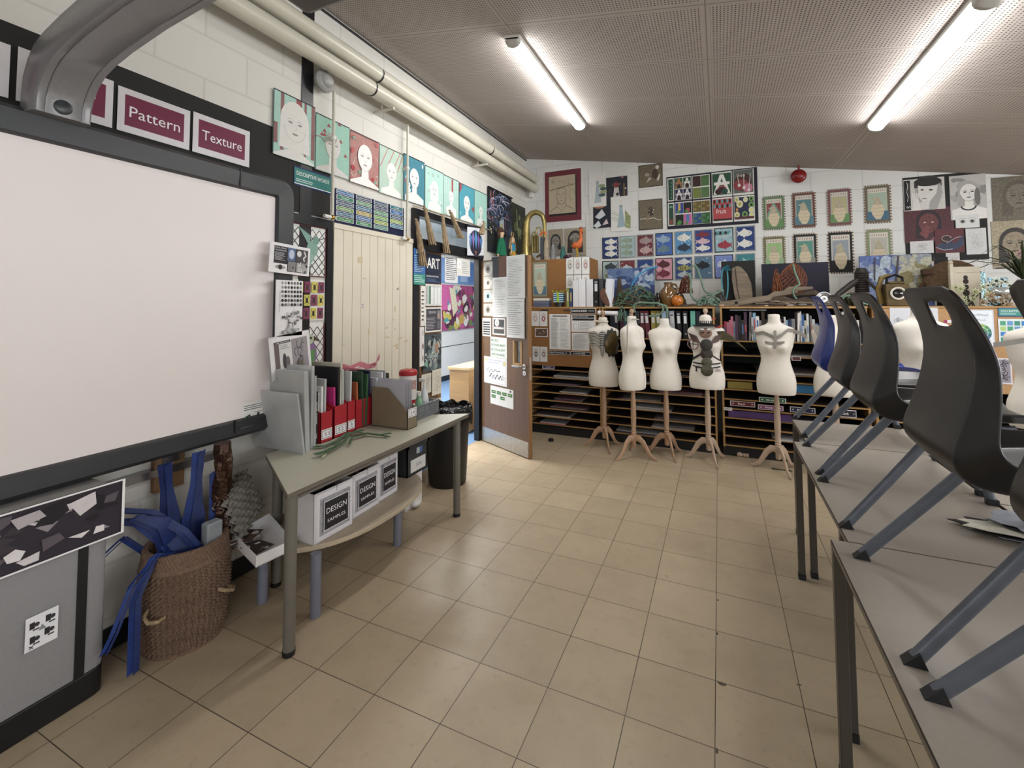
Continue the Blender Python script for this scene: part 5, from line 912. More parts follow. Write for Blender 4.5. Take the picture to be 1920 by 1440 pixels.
def cards(tl, br, n, cols, label, Y, ears=True):
    x, z, w_, h_ = back_rect(tl, br, Y); a = Art(w_, h_, '#4a463f')
    for i in range(n):
        a.R((i+.03)/n, .01, (i+.97)/n, .99, '#dcdad6'); cx = (i+.5)/n; a.E(cx, .55, .34/n, .3, '#c9c4bc', 14); a.E(cx, .5, .2/n, .17, cols[i % len(cols)], 12); a.E(cx, .5, .09/n, .08, '#dcdad6', 10); a.Arc(cx, .72, .2/n, .14, 0, PI, .02/n*1.5, cols[i % len(cols)])
    a.put('drawing_strip', (x, Y, z), (1,0,0), (0,0,1), label=label, cat='drawing')
cards((1061, 483), (1106, 514), 3, ['#8f8b86', '#a08a84', '#b0787c'], 'three white cards of shell drawings at the top right of the cabinet', CYF); cards((1061, 516), (1106, 545), 3, ['#a9a6a2'], 'second row of white shell cards half hidden by the binders', CYF)
YP = YF-.0225
cards((996, 583), (1027, 612), 2, ['#c9a09c', '#a04858'], 'pair of white cards with pink ear drawings above the handle side of the pinboard', YP); cards((998, 649), (1027, 679), 2, ['#5a5a5e', '#8a6a6a'], 'pair of white cards with dark coil drawings low on the pinboard', YP)
def BB(name, tl, br, draw, label, cat='notice', bg='#dfdedb', Y=YP, **k):
    x, z, w_, h_ = back_rect(tl, br, Y); a = Art(w_, h_, bg); draw and draw(a); return a.put(name, (x, Y, z), (1,0,0), (0,0,1), label=label, cat=cat, **k)
BB('photo', (1003, 615), (1027, 632), lambda a: (a.R(.05,.08,.95,.92,'#5c4434'), a.spots(14, ['#c9a888', '#2a1f18', '#8a6a52'], (.03, .08))), 'small brown group photograph on the pinboard', 'photo')
BB('timetable_sheet', (1030, 589), (1070, 656), lambda a: (a.rows(.08, .04, .45, .9, 22, '#a3a3a3'), a.rows(.52, .04, .92, .9, 22, '#a3a3a3'), a.R(.15,.93,.85,.96,'#5a5a5a')), 'tall two column typed timetable on the pinboard')
BB('deadline_header', (1070, 578), (1117, 588), lambda a: (a.R(.02,.06,.98,.94,'#17171a'), a.T('DEADLINES!', .35, .5, .5, '#e8e8e8', wid=.6, bold=True), a.T('TIMELINE', .82, .5, .25, '#e8e8e8', wid=.24)), 'black strip reading DEADLINES with white letters', 'sign')
BB('deadline_sheet', (1071, 590), (1117, 623), lambda a: (a.R(.05,.82,.95,.96,'#1c1c1e'), a.R(.05,.66,.95,.79,'#1c1c1e'), a.T('NEXT DEADLINE', .4, .89, .08, '#dddddd', wid=.6), a.R(.1,.15,.3,.45,'#9c9c9c'), a.R(.12,.17,.28,.43,'#f0f0f0'), a.T('1', .2, .3, .2, '#222222'), a.rows(.36, .08, .92, .6, 6, '#9c9c9c')), 'notice with two black bars and a boxed number 1', 'notice')
BB('typed_notice', (1072, 624), (1105, 658), lambda a: a.rows(.06, .05, .94, .95, 13, '#a3a3a3'), 'typed sheet above the HIGHER strip, beside the first dress form')
BB('course_header', (1029, 657), (1069, 666), lambda a: (a.R(.01,.08,.99,.92,'#17171a'), a.T('NATIONAL 5', .45, .5, .55, '#e8e8e8', wid=.8)), 'black strip reading NATIONAL 5', 'sign'); BB('course_header', (1070, 659), (1107, 667), lambda a: (a.R(.01,.08,.99,.92,'#17171a'), a.T('HIGHER', .45, .5, .55, '#e8e8e8', wid=.6)), 'black strip reading HIGHER behind the first dress form', 'sign')
def wbinder(px0, px1, py0, col, label, mat=None, lean=0, deco='binder', h=None):
    p = PY(px0, py0, 5.0); q = PY(px1, py0, 5.0); bookobj('ring_binder', p.x, q.x-p.x-.003, h or p.z-ZT, .28*.9-.15, col, ZT+.001, label, 'binder', 'ring binders on top of the left unit', yf=5.0, lean=lean, deco=deco)
wbinder(1074, 1085, 526, '#dcdce0', 'white ring binder leftmost of three white ones on the unit', deco=None); wbinder(1085, 1098, 524, '#e2e2e6', 'white ring binder in the middle of three white ones on the unit', deco=None); wbinder(1099, 1112, 524, '#dcdce0', 'white ring binder rightmost of three white ones on the unit', deco=None)
wbinder(1113, 1122, 523, '#1c1c20', 'black lever arch file with a white spine label beside the white binders'); wbinder(1123, 1131, 523, '#3a3d42', 'dark grey file right of the black lever arch file', deco=None); wbinder(1133, 1146, 523, '#d9dde6', 'white ring binder leaning right behind the basketry disc', lean=.07, deco=None)
wbinder(1062, 1067, 540, '#8a9040', 'thin olive book standing left of the white binders', deco='#d6d6c0'); wbinder(1068, 1073, 541, '#2f4a7a', 'thin navy book standing left of the white binders', deco='#c9a83a')
for i, (c, lab) in enumerate((('#5a6280', 'slate blue book lying at the bottom of the flat pile behind the door'), ('#6a708a', 'grey blue book lying in the flat pile behind the door'), ('#d9d4c4', 'cream book lying on top of the flat pile behind the door'))):
    p = PY(996, 575, 5.02); mb = MB(); mb.box((-2.02, 4.99, ZT+.001+.036*i), (-1.83, 5.10, ZT+.033+.036*i), PAPER, col=c); tag(mb.build('lying_book', bevel=.003, smooth=False), lab, 'book', 'books lying flat on the left unit')
t = thing('gift_box', 'blue striped gift box tied with a lime green ribbon', 'gift box', (-1.71, 5.04, ZT+.055)); mb = MB()
for k in range(9): mb.box((-.058, -.045, .012*k), (.058, .045, .012*(k+1)), PAPER, col='#1f3f78' if k % 2 else '#a9d3dc')
mb.build('striped_box', t, smooth=False); mb = MB(); LIME = M('lime_ribbon', '#a3c83a', .4); mb.box((-.012, -.0475, 0), (.012, .0475, .112), LIME)
for s in (-1, 1): mb.ribbon([(0,-.03,.11),(s*.03,-.035,.135),(s*.06,-.04,.12),(s*.075,-.04,.145)], .018, LIME, (0,1,.2))
mb.build('ribbon', t)
mb = MB(); mb.lathe([(.04, 0), (.045, .05), (.03, .054), (.001, .054)], DGREY, 16, o=(-1.71, 5.04, ZT)); tag(mb.build('black_tin'), 'black round tin under the striped gift box', 'tin')
# ---- on the cabinet: euphonium, rooster, bottle
BRASS = M('aged_brass', '#a3925c', .34, .75, noise=.3, scale=14); hz_ = ZT+.576
t = thing('euphonium', 'tarnished brass horn standing bell down on the cabinet', 'horn', (-2.08, 5.26, hz_)); mb = MB()
path = [(-.14,0,0),(-.14,0,.06),(-.14,0,.14),(-.14,0,.24),(-.14,0,.34),(-.14,0,.44),(-.135,0,.50),(-.11,0,.565),(-.06,0,.61),(0,0,.62),(.05,0,.60),(.09,0,.56),(.105,0,.50),(.11,0,.42),(.11,0,.28),(.10,0,.16),(.06,0,.08),(0,0,.05)]
rad = [.125,.085,.068,.058,.052,.046,.043,.040,.036,.034,.031,.029,.027,.024,.021,.018,.016,.014]
mb.tube(path, rad, BRASS, 20, cap=False); mb.build('body', t)
mb = MB(); mb.tube([(-.01,-.02,.10),(.0,-.02,.36),(.02,-.02,.42),(.06,-.02,.42),(.075,-.02,.36),(.08,-.02,.1)], .011, BRASS, 10); mb.tube([(-.04,-.03,.14),(-.045,-.03,.34),(-.03,-.03,.37),(-.01,-.03,.36)], .009, BRASS, 10); mb.tube([(-.17,.01,.20),(-.1,-.05,.19),(.0,-.04,.2),(.02,-.03,.3)], .007, BRASS, 8); mb.build('tubing', t)
for i in range(3): mb = MB(); mb.lathe([(.015, 0), (.015, .2), (.018, .205), (.012, .215), (.004, .22), (.004, .24), (.013, .242), (.001, .246)], BRASS, 14, o=(-.035+.033*i, -.045, .10)); mb.build('valve', t)
def doll(name, label, P, parts):
    t = thing(name, label, 'puppet', P)
    for nm_, m_, kind, args in parts:
        mb = MB()
        if kind == 'lathe': mb.lathe(args[0], m_, 14, o=args[1], sx=args[2], sy=args[3])
        elif kind == 'tubes': [mb.tube(q, r, m_, 8) for q, r in args]
        elif kind == 'balls': [mb.ball(c, r, m_, 8, sc=s) for c, r, s in args]
        mb.build(nm_, t)
    return t
SK = M('puppet_skin', '#c9a98c', .7); GH = M('green_felt', '#14684a', .9, noise=.15, bump=.4); BRN = M('brown_wool', '#4a3326', .9, noise=.3); WOOL = M('straw_yarn', '#9a835c', .9, noise=.4); TEALF = M('turquoise_felt', '#2a8ab0', .9); YEL = M('ochre_felt', '#b08a34', .9)
p = PX(940, 482, -2.36); doll('puppet', 'puppet in a long green hooded robe hanging in the corner over the door', (-2.36, p.y, 2.08), [('robe', GH, 'lathe', ([(.075, 0), (.065, .08), (.05, .17), (.03, .21), (.001, .22)], (0,0,0), .9, 1)), ('sleeve', GH, 'tubes', [([(0,.03,.17),(0,.08,.08),(0,.095,.02)], .02)]), ('sleeve', GH, 'tubes', [([(0,-.03,.17),(0,-.07,.09),(0,-.085,.02)], .02)]), ('head', SK, 'balls', [((0,0,.26), .04, (.8,.8,1.5)), ((.03,.0,.265), .012, (1,.8,1))]), ('hair', BRN, 'balls', [((-.012,0,.30), .045, (1,1,1)), ((-.02,-.03,.25), .025, (1,1,2))]), ('hand', SK, 'balls', [((0,-.09,0), .014, (1,1,1.3)), ((0,.1,0), .014, (1,1,1.3))])])
p = PX(961, 482, -2.33); doll('puppet', 'puppet with straw hair and a turquoise and yellow dress beside the brass horn', (-2.33, p.y, 2.08), [('dress', YEL, 'lathe', ([(.04, 0), (.045, .05), (.035, .08)], (0,0,0), 1, 1)), ('bodice', TEALF, 'lathe', ([(.035, .08), (.035, .15), (.02, .17), (.001, .172)], (0,0,0), 1, 1)), ('head', SK, 'balls', [((0,0,.215), .035, (.8,.9,1.3))]), ('hair', WOOL, 'tubes', [([(0,0,.25),(.0,s*.05,.24),(0,s*.08,.17),(0,s*.10,.10)], .009) for s in (-1, 1, .6, -.6)]+[([(0,0,.24),(0,s*.03,.28),(0,s*.02,.32)], .007) for s in (-1, 1)]), ('arm', SK, 'tubes', [([(0,-.03,.15),(.02,-.08,.06),(.02,-.1,.03)], .009)])])
GB = M('grey_bottle', '#3f4245', .4); t = thing('craft_bottle', 'grey bottle wrapped in cream string with an orange ring on top', 'bottle', (-1.93, 5.16, hz_)); mb = MB(); mb.box((-.05, -.03, 0), (-.01, .03, .28), GB); mb.build('back_board', t, bevel=.003); mb = MB(); mb.lathe([(.03, 0), (.034, .1), (.03, .2), (.018, .25), (.016, .28)], M('string_wrap', '#a89a84', .85, noise=.3, scale=9, stretch=(1, 1, 6), bump=.6), 16, o=(.02, -.005, 0)); mb.build('wrapped_body', t)
mb = MB(); mb.tube([(-.02+.038*math.cos(a), 0, .30+.045*math.sin(a)) for a in [PI*i/10 for i in range(11)]], .011, M('orange_plastic', '#d4622a', .4), 10); mb.build('orange_ring', t)
for i, (x, h, c, lab) in enumerate(((-1.84, .19, '#7d7f7f', 'grey cone shaped craft bottle behind the string wrapped one'), (-1.71, .16, '#2f6a66', 'teal based craft bottle in front of the dark haired portraits'))):
    mb = MB(); m_ = M('craft_b%d' % i, c, .6, noise=.3); mb.lathe([(.035, 0), (.038, h*.45), (.022, h*.8), (.012, h), (.001, h)], m_, 14, o=(x, 5.2, hz_)); tag(mb.build('craft_bottle'), lab, 'bottle')
RO = M('rooster_orange', '#c4622a', .5, noise=.35, scale=30); t = thing('rooster_ornament', 'orange and yellow rooster ornament on the right end of the cabinet', 'ornament', (-1.52, 5.14, hz_)); mb = MB(); mb.ball((0, 0, .15), .05, RO, 10, sc=(1.25, .7, .85)); mb.tube([(.03,0,.17),(.055,0,.23),(.05,0,.30),(.055,0,.325)], [.035,.022,.016,.018], RO, 10); mb.build('body', t)
mb = MB(); mb.ball((.055, 0, .325), .024, RO, 8); mb.tube([(.075,0,.325),(.1,0,.318)], [.009,.002], YEL, 6); mb.build('head', t); mb = MB(); RED2 = M('comb_red', '#8d1f24', .5)
for k in range(3): mb.tube([(.04+.012*k,0,.34),(.035+.015*k,0,.375-.008*abs(k-1))], [.01,.003], RED2, 6)
mb.ball((.07, 0, .295), .012, RED2, 6, sc=(1, .6, 1.4)); mb.build('comb', t)
mb = MB(); [mb.tube([(-.04,0,.16),(-.09,0,.22-.02*k),(-.11,0,.18-.03*k)], [.02,.014,.004], M('tail_dark', '#3a2a22', .6), 6) for k in range(3)]; mb.build('tail', t)
for s in (-1, 1): mb = MB(); mb.tube([(.0,s*.015,.12),(.01,s*.018,.06),(.0,s*.02,.0)], [.012,.006,.006], YEL, 6); mb.tube([(-.02,s*.02,.004),(.03,s*.02,.004)], .004, YEL, 5); mb.build('leg', t)
mb = MB(); mb.ball((-1.63, 5.12, hz_+.02), .03, M('dark_purple_glass', '#3a1c30', .2), 8, sc=(1.8, 1, .8)); tag(mb.build('glass_ornament'), 'low dark purple glossy ornament at the rooster feet', 'ornament')
# ================================================================== PICTURES ON THE BACK WALL
a_ = None
def dr(a):
    a.R(.02,.02,.98,.98,'#6e2530'); a.R(.14,.13,.86,.86,'#1d1a18'); a.R(.13,.17,.83,.88,'#b8a88c'); a.Ln([(.15,.62),(.45,.66),(.8,.7)], .02, '#6f6350')
    for i in range(60): x, y = random.uniform(.18, .78), random.uniform(.7, .82); a.Ln([(x, y), (x+.02, y+random.uniform(-.01, .02))], .006, '#6f6350')
    a.Arc(.47, .48, .12, .14, PI, 2*PI, .01, '#6f6350'); a.Ln([(.35,.5),(.35,.58),(.4,.64),(.54,.65),(.59,.58),(.59,.5)], .01, '#6f6350')
    for s in (-1, 1): a.E(.47+s*.05, .53, .02, .006, '#5f5340', 8)
    a.Ln([(.47,.52),(.48,.46),(.46,.455)], .006, '#6f6350'); a.E(.47, .41, .03, .005, '#5f5340', 8); a.Ln([(.38,.38),(.34,.3),(.42,.27),(.47,.18),(.55,.28),(.6,.3),(.57,.38)], .008, '#6f6350'); a.Arc(.75,.5,.07,.1,0,5,.008,'#8a7c64')
    a.Ln([(.34,.3),(.2,.24),(.16,.18)], .008, '#6f6350'); a.Ln([(.6,.3),(.74,.26),(.8,.19)], .008, '#6f6350')
hangB((1020, 322), (1092, 414), dr, 'mounted_drawing', 'pencil portrait in a maroon mount at the top left of the back wall', bg='#dcdad8')
def dr(a):
    face(a, .5, .55, .27, '#8d877c', hair='#2c2a28', ln='#1d1c1b', lw=.02)
hangB((1028, 431), (1056, 480), dr, 'hair_portrait', 'dark haired portrait on buff paper, left one behind the craft bottles', bg='#a0937c', mat=PAINT); hangB((1058, 429), (1099, 480), dr, 'hair_portrait', 'dark haired portrait on buff paper beside the rooster ornament', bg='#a89b84', mat=PAINT)
# costume design board
hangB((1105, 325), (1178, 425), lambda a: (a.R(.0, .35, 1, 1, '#d6d4cf')), 'design_backing', 'pale card behind the costume design collage', 'backing board', Y=YB-.003, bg='#d2d0cb')
def fig(a, gown, wing=None):
    a.C(.5, .86, .08, '#d9d4cc'); a.Ln([(.47,.78),(.45,.7)], .03, '#8f8b86'); a.P([(.42,.74),(.6,.74),(.58,.6),(.72,.12),(.3,.1),(.42,.6)], gown); a.Ln([(.45,.74),(.5,.68),(.57,.74)], .02, '#3a4a55')
    for i in range(6): a.Ln([(.46+.02*i,.6),(.34+.07*i,.14)], .008, '#8fa2a6')
hangB((1135, 334), (1177, 384), lambda a: (a.spots(20, ['#2a2f3c', '#6a2028', '#3f7a86', '#8a7a3a', '#c9c4bc'], (.02, .06)), a.P([(.35,.3),(.65,.3),(.58,.7),(.42,.7)], '#c9c6c0'), a.E(.5,.72,.12,.1,'#8a2a30'), a.C(.55,.4,.07,'#17181d'), a.Ln([(.85,.3),(.85,.75)], .05, '#8a6f2a'), a.C(.78,.97,.06,'#a8607a')), 'design_sheet', 'dark navy sheet with a white and red toy figure in the costume collage', 'drawing', Y=YB-.006, bg='#1d2130', mat=PAINT)
hangB((1112, 382), (1146, 426), lambda a: (a.E(.35,.9,.35,.12,'#b3714c'), a.P([(.1,.45),(.5,.75),(.7,.5),(.35,.35)], '#c9cdd2'), a.P([(.0,.1),(.3,.3),(.45,.1),(.2,.0)], '#cdd8d4'), a.P([(.5,.1),(.75,.35),(.85,.15)], '#cdb6bc')), 'design_sheet', 'dark navy sheet with pale shell shapes low in the costume collage', 'drawing', Y=YB-.0075, bg='#1d2130')
hangB((1104, 326), (1137, 386), lambda a: (fig(a, '#a9b6bb'), [a.E(.75+.1*math.sin(i), .6-i*.09, .2, .05, c) for i, c in enumerate(['#8f9a6a', '#3f5a5c', '#9aa074', '#46605f'])]), 'design_sheet', 'fashion drawing of a pale grey dress with leaf sleeves', 'drawing', Y=YB-.010, bg='#dbd9d5'); hangB((1145, 370), (1184, 432), lambda a: (fig(a, '#9db4bf'), [a.Ln([(.35, .5-i*.05), (.02, .62-i*.07)], .04, c) for i, c in enumerate(['#b7c4a4', '#a8b893', '#c4cdb0', '#a3b48c', '#bcc7a8'])], a.P([(.7,.6),(.98,.4),(.95,.05),(.7,.1)], '#8d9a62'), a.spots(8, ['#6d7a4c', '#b3bd92'], (.02, .06), (.72, .1, .95, .5))), 'design_sheet', 'fashion drawing of a blue dress with green feather wings', 'drawing', Y=YB-.012, bg='#dcdad7')
KB = '#6e624a'
hangB((1197, 311), (1243, 348), lambda a: (a.Ln([(.02,.02),(.98,.02),(.98,.98),(.02,.98),(.02,.02)], .03, '#1d1b1a'), a.E(.68,.55,.12,.22,'#4a3026',12), a.C(.78,.84,.08,'#cfcac0'), a.P([(.3,.2),(.45,.45),(.55,.35),(.4,.25)], '#b3ab9a'), a.Ln([(.78,.25),(.88,.5)], .06, '#d9d4ca'), a.E(.36,.55,.1,.07,'#a49a80')), 'bird_collage', 'brown collage of a dark bird with a white head, upper of two', bg=KB, mat=PAINT)
hangB((1197, 376), (1243, 429), lambda a: (a.Ln([(.02,.02),(.98,.02),(.98,.98),(.02,.98),(.02,.02)], .03, '#1d1b1a'), a.Ln([(.05,.38),(.45,.37),(.65,.38),(.8,.31),(.95,.3)], .025, '#d9d6cc'), a.E(.5,.6,.1,.16,'#3a2c24',12), a.spots(10, ['#d9d4c4', '#2a211c'], (.02, .04), (.4,.5,.65,.75)), a.P([(.3,.3),(.4,.5),(.5,.5),(.35,.25)], '#8a6a4c')), 'bird_collage', 'brown collage of a speckled bird on a white branch, lower of two', bg=KB, mat=PAINT)
# big fruit poster board
x, z, w_, h_ = back_rect((1251, 334), (1424, 417), YB-.008); zt = PY(1251, 334, YB-.008).z; z = PY(1340, 424, YB-.008).z; h_ = PY(1340, 322, YB-.008).z-z
a = Art(w_, h_, '#17182a')
def AA(x0, y0, x1, y1, bg, ac, st):
    a.R(x0, y0, x1, y1, bg); W_ = x1-x0; H_ = y1-y0
    a.P([(x0+.04*W_, y0+.03*H_), (x0+.22*W_, y0+.03*H_), (x0+.56*W_, y0+.95*H_), (x0+.4*W_, y0+.95*H_)], ac); a.P([(x1-.04*W_, y0+.03*H_), (x1-.22*W_, y0+.03*H_), (x0+.44*W_, y0+.95*H_), (x0+.6*W_, y0+.95*H_)], ac); a.R(x0+.08*W_, y0+.46*H_, x1-.08*W_, y0+.6*H_, ac); a.E(x0+.5*W_, y0+.24*H_, .26*W_, .19*H_, st); a.E(x0+.5*W_, y0+.22*H_, .2*W_, .14*H_, '#2a1a20')
for r in range(2):
    y0 = .53 if r == 0 else .06; y1 = y0+.44
    a.R(.01, y0, .085, y1, '#dcdad2'); a.R(.02, y0+.02, .075, y1-.02, '#1f4a34'); [a.R(.05, y0+.05+.07*q, .06, y0+.09+.07*q, '#5f8a7a') for q in range(5)] if r == 0 else (a.R(.03, y0+.04, .065, y0+.12, '#8a3a34'), a.R(.03, y0+.34, .065, y0+.38, '#6f9a84'))
    for c in range(2): a.R(.095+.205*c, y0, .29+.205*c, y1, '#dcdad2')
    for c, (xa, xb) in enumerate(((.515, .735), (.745, .965))): a.R(xa, y0-.005, xb, y1+.01, '#dcdad2')
cl = [[('#2a5a3c', '#b0713a'), ('#1f4a34', '#dcdad2')], [('#23264f', '#d6d4d6'), ('#23264f', '#d6d4d6')]]
for r in range(2):
    for c in range(2): AA(.10+c*.095, .755-r*.22, .188+c*.095, .955-r*.215, cl[r][c][0], cl[r][c][1], '#5a2a34')
for (c, r, col) in ((0, 0, '#3a231d'), (1, 0, '#3c6a34'), (0, 1, '#6d7a30'), (1, 1, '#4a7040')):
    x0, y0 = .305+c*.095, .76-r*.22; a.R(x0, y0, x0+.088, y0+.195, col); [a.Arc(x0+.045, y0+.15-q*.03, .03, .03, PI, 2*PI, .002, '#8fa050' if col != '#3a231d' else '#5a3a30') for q in range(5)]
for (c, r, col, c2) in ((0, 0, '#24449c', '#c9a82f'), (1, 0, '#1d1d1f', '#b4414a'), (0, 1, '#1d1f1d', '#3f8a3a'), (1, 1, '#c45a9c', '#2a7fb0')):
    x0, y0 = .10+c*.095, .285-r*.22; a.R(x0, y0, x0+.088, y0+.195, col); a.R(x0+.03, y0+.05, x0+.058, y0+.19, c2) if (c, r) in ((0, 0), (1, 1)) else a.E(x0+.045, y0+.05, .025, .04, c2); a.E(x0+.03, y0+.03, .018, .028, '#4a8a3c')
for (c, r, col) in ((0, 0, '#6a5a24'), (1, 0, '#6a5424'), (0, 1, '#234a80'), (1, 1, '#2f5f2a')):
    x0, y0 = .305+c*.095, .285-r*.22; a.R(x0, y0, x0+.088, y0+.195, col); [a.C(x0+.02+.05*(q % 2), y0+.05+.05*q, .018, '#8a7a3a' if r == 0 else '#3f7a5a', 10) for q in range(3)]
AA(.525, .56, .725, .95, '#1f5036', '#dcdad2', '#a04a50'); a.E(.585, .62, .035, .05, '#3a1a22'); a.E(.655, .62, .035, .05, '#1f4a44')
a.R(.755, .56, .955, .97, '#5b625c'); a.E(.85, .75, .09, .16, '#4a2a24'); a.E(.83, .7, .08, .1, '#8a2f38'); a.E(.9, .64, .05, .08, '#c0708a'); a.T('Enjoy', .84, .88, .07, '#d6d2c4', wid=.07); [a.Ln([(.79+.07*q, .9), (.81+.05*q, .72-.05*q)], .006, '#d2cfc9') for q in range(3)]; [a.E(.81+.05*q, .7-.05*q, .016, .03, '#d2cfc9', 8) for q in range(3)]
a.R(.525, .09, .725, .48, '#b03a3e'); [a.E(.54+.028*(q % 7), .44-.09*(q//7)*(1 if q < 14 else 3.2), .011, .035, ['#1f2024', '#3f9aa0'][q % 2], 10) for q in range(20)]; a.T('fruit', .61, .26, .12, '#e9e2dc', wid=.11); a.R(.525, .09, .725, .12, '#241c20')
a.R(.755, .09, .955, .48, '#232a4a'); [ (a.E(cx, cy, r_, r_*1.9, ['#d4cf9a', '#6d9a4a', '#c9cfae'][q % 3], 14), a.E(cx, cy, r_*.5, r_*.95, ['#a89a4a', '#27321f', '#d9c86a'][q % 3], 10)) for q, (cx, cy, r_) in enumerate([(.81,.36,.035),(.93,.33,.03),(.87,.43,.025),(.78,.44,.025),(.93,.44,.025),(.93,.24,.03),(.78,.17,.028),(.86,.17,.03),(.93,.15,.028)])]; a.E(.78, .26, .012, .03, '#c98a2a'); a.R(.755, .09, .955, .13, '#5a2a38')
a.put('fruit_posters', (PY(1251, 400, YB-.008).x, YB-.008, z), (1,0,0), (0,0,1), label='large black mounted board of letter A and fruit posters on the back wall', cat='display board')
# linocut fish prints
W_, SI, MR, DB, TL = '#d9d7cf', '#a9adb0', '#6a2a34', '#1c3a78', '#9cb8ba'
FX = [(1129,1160),(1161.5,1191.5),(1194,1226),(1228.5,1262),(1264.5,1299),(1301.5,1337),(1339,1376),(1379,1417)]
top = [(DB, [(W_, 3)], 'dark blue with three white fish'), (TL, [('#8fa08c', 3)], 'pale turquoise with three faint fish'), (MR, [('#a08a88', 1), ('#b89a98', 1)], 'maroon with two pinkish fish'), ('#3a62b0', [('#8fa8c0', 1), ('#5f7f8a', 1)], 'bright blue swirled with two grey fish'), ('#4a8fc0', [('#dcd9cf', 1), ('#2a3a4c', 1)], 'sky blue with a white fish over a striped fish'), ('#24408a', [('#7a2a38', 1), ('#d0aeb4', 1), (W_, 1)], 'blue with red, pink and white fish'), ('#8fb4be', [('#a9c0c0', 1), ('#9c2a3a', 1)], 'pale turquoise with a red fish'), (DB, [(W_, 1), (W_, 1)], 'dark blue with two white fish')]
bot = [('#a9bfba', [('#3a4448', 1), ('#9aa34a', 1)], 'pale green with a dark fish'), ('#7a2a34', [('#b4c4d0', 1)], 'maroon with a pale blue fish'), ('#1f3f80', [('#a9b4b4', 1)], 'blue with one silver fish'), ('#cf8f9c', [('#5a2430', 1), ('#7a2c3c', 1)], 'pink and white with two dark red fish'), ('#2a4a80', [('#c9cdd0', 1), ('#a8a040', 1), ('#b0bcc4', 1)], 'blue with a yellow fish between two white ones'), ('#4f7490', [('#20282e', 1)], 'grey blue with a black backed fish'), ('#6f84c4', [('#c4ccdc', 1)], 'mottled lavender blue behind the black canvas'), ('#2a8088', [('#8fc4cc', 1)], 'teal with a pale blue fish')]
for r, rw in enumerate((top, bot)):
    for i, ((xa, xb), (bg, fs_, nn)) in enumerate(zip(FX, rw)):
        if r == 0: y0 = 446-.085*(xa-1129); y1 = 486-.056*(xb-1129)
        else: y0 = 490-.056*(xa-1129); y1 = 529-.03*(xb-1129)
        def dr(a, bg=bg, fs_=fs_, i=i):
            a.R(.05, .04, .95, .96, bg)
            if bg not in (DB, '#24408a', '#1f3f80'):
                for q in range(16): x, y = random.uniform(.12, .88), random.uniform(.1, .9); a.Arc(x, y, .07, .04, random.random()*3, random.random()*3+2, .02, random.choice(['#dfe6e6', '#3f5f8a'] if bg != '#cf8f9c' else ['#e9dcdc', '#b04a5c']))
            L_ = []
            for c, n in fs_: L_ += [c]*n
            n = len(L_)
            for q, c in enumerate(L_): fish(a, .5, .92-(q+.5)*.84/max(n, 2)-(.12 if n == 1 else 0), .72, c, d=1 if i % 2 else -1, fat=.36 if n < 3 else .28, st=4 if (i == 4 and q == 1) else 0)
        hangB((xa, y0), (xb, y1), dr, 'fish_print', ('upper' if r == 0 else 'lower')+' row fish print, '+nn, 'print', bg='#8a8c8c' if i % 3 else '#22262c', mat=PAPER, group='fish prints on the back wall')
# vase pictures with ragged tile borders
VP = [((1431, 371), (1471, 428), ('#5f7a55', '#a9ac94', '#6d9a84', '#5f8a4f', '#8a3f3f', '#6d6a50'), 'vase picture with a green border and red curtains'), ((1486, 364), (1529, 424), ('#6a3f34', '#a3a39a', '#4f7f84', '#4f7a86', None, '#7d6248'), 'vase picture with a brick red border and yellow window panes'), ((1552, 358), (1596, 420), ('#7a4a50', '#a9a9a4', '#b3ad7c', '#5f8a4f', None, '#8a6a50'), 'vase picture with yellow curtains in the upper row'), ((1621, 351), (1670, 415), ('#6d5f4c', '#a9b49c', '#9fb4a0', '#3f6a84', None, '#7a6248'), 'vase picture with a plain cream pot on blue, highest up'),
      ((1432, 446), (1472, 500), ('#6d6a44', '#b3b49c', '#8fba72', '#8fae84', None, '#8a7a52'), 'vase picture with a lime green window in the lower row'), ((1488, 441), (1532, 502), ('#1d1b1a', '#a3a39a', '#4f8f80', '#8a8a7c', None, '#8a6a42'), 'lower vase picture with a black border and green curtain'), ((1553, 437), (1600, 510), ('#1c1b1c', '#c4c2b4', '#8f98a0', '#1c1b1c', None, '#7d6040'), 'vase picture with a thick black border and large pale urn'), ((1625, 433), (1672, 500), ('#7d8f66', '#c4bfb2', '#b3afa4', '#a8a492', None, '#97794f'), 'vase picture with a sage green border half behind the canvas')]
for tl, br, pal, lab in VP: jagframe(tl, br, pal, lab+' on the back wall')
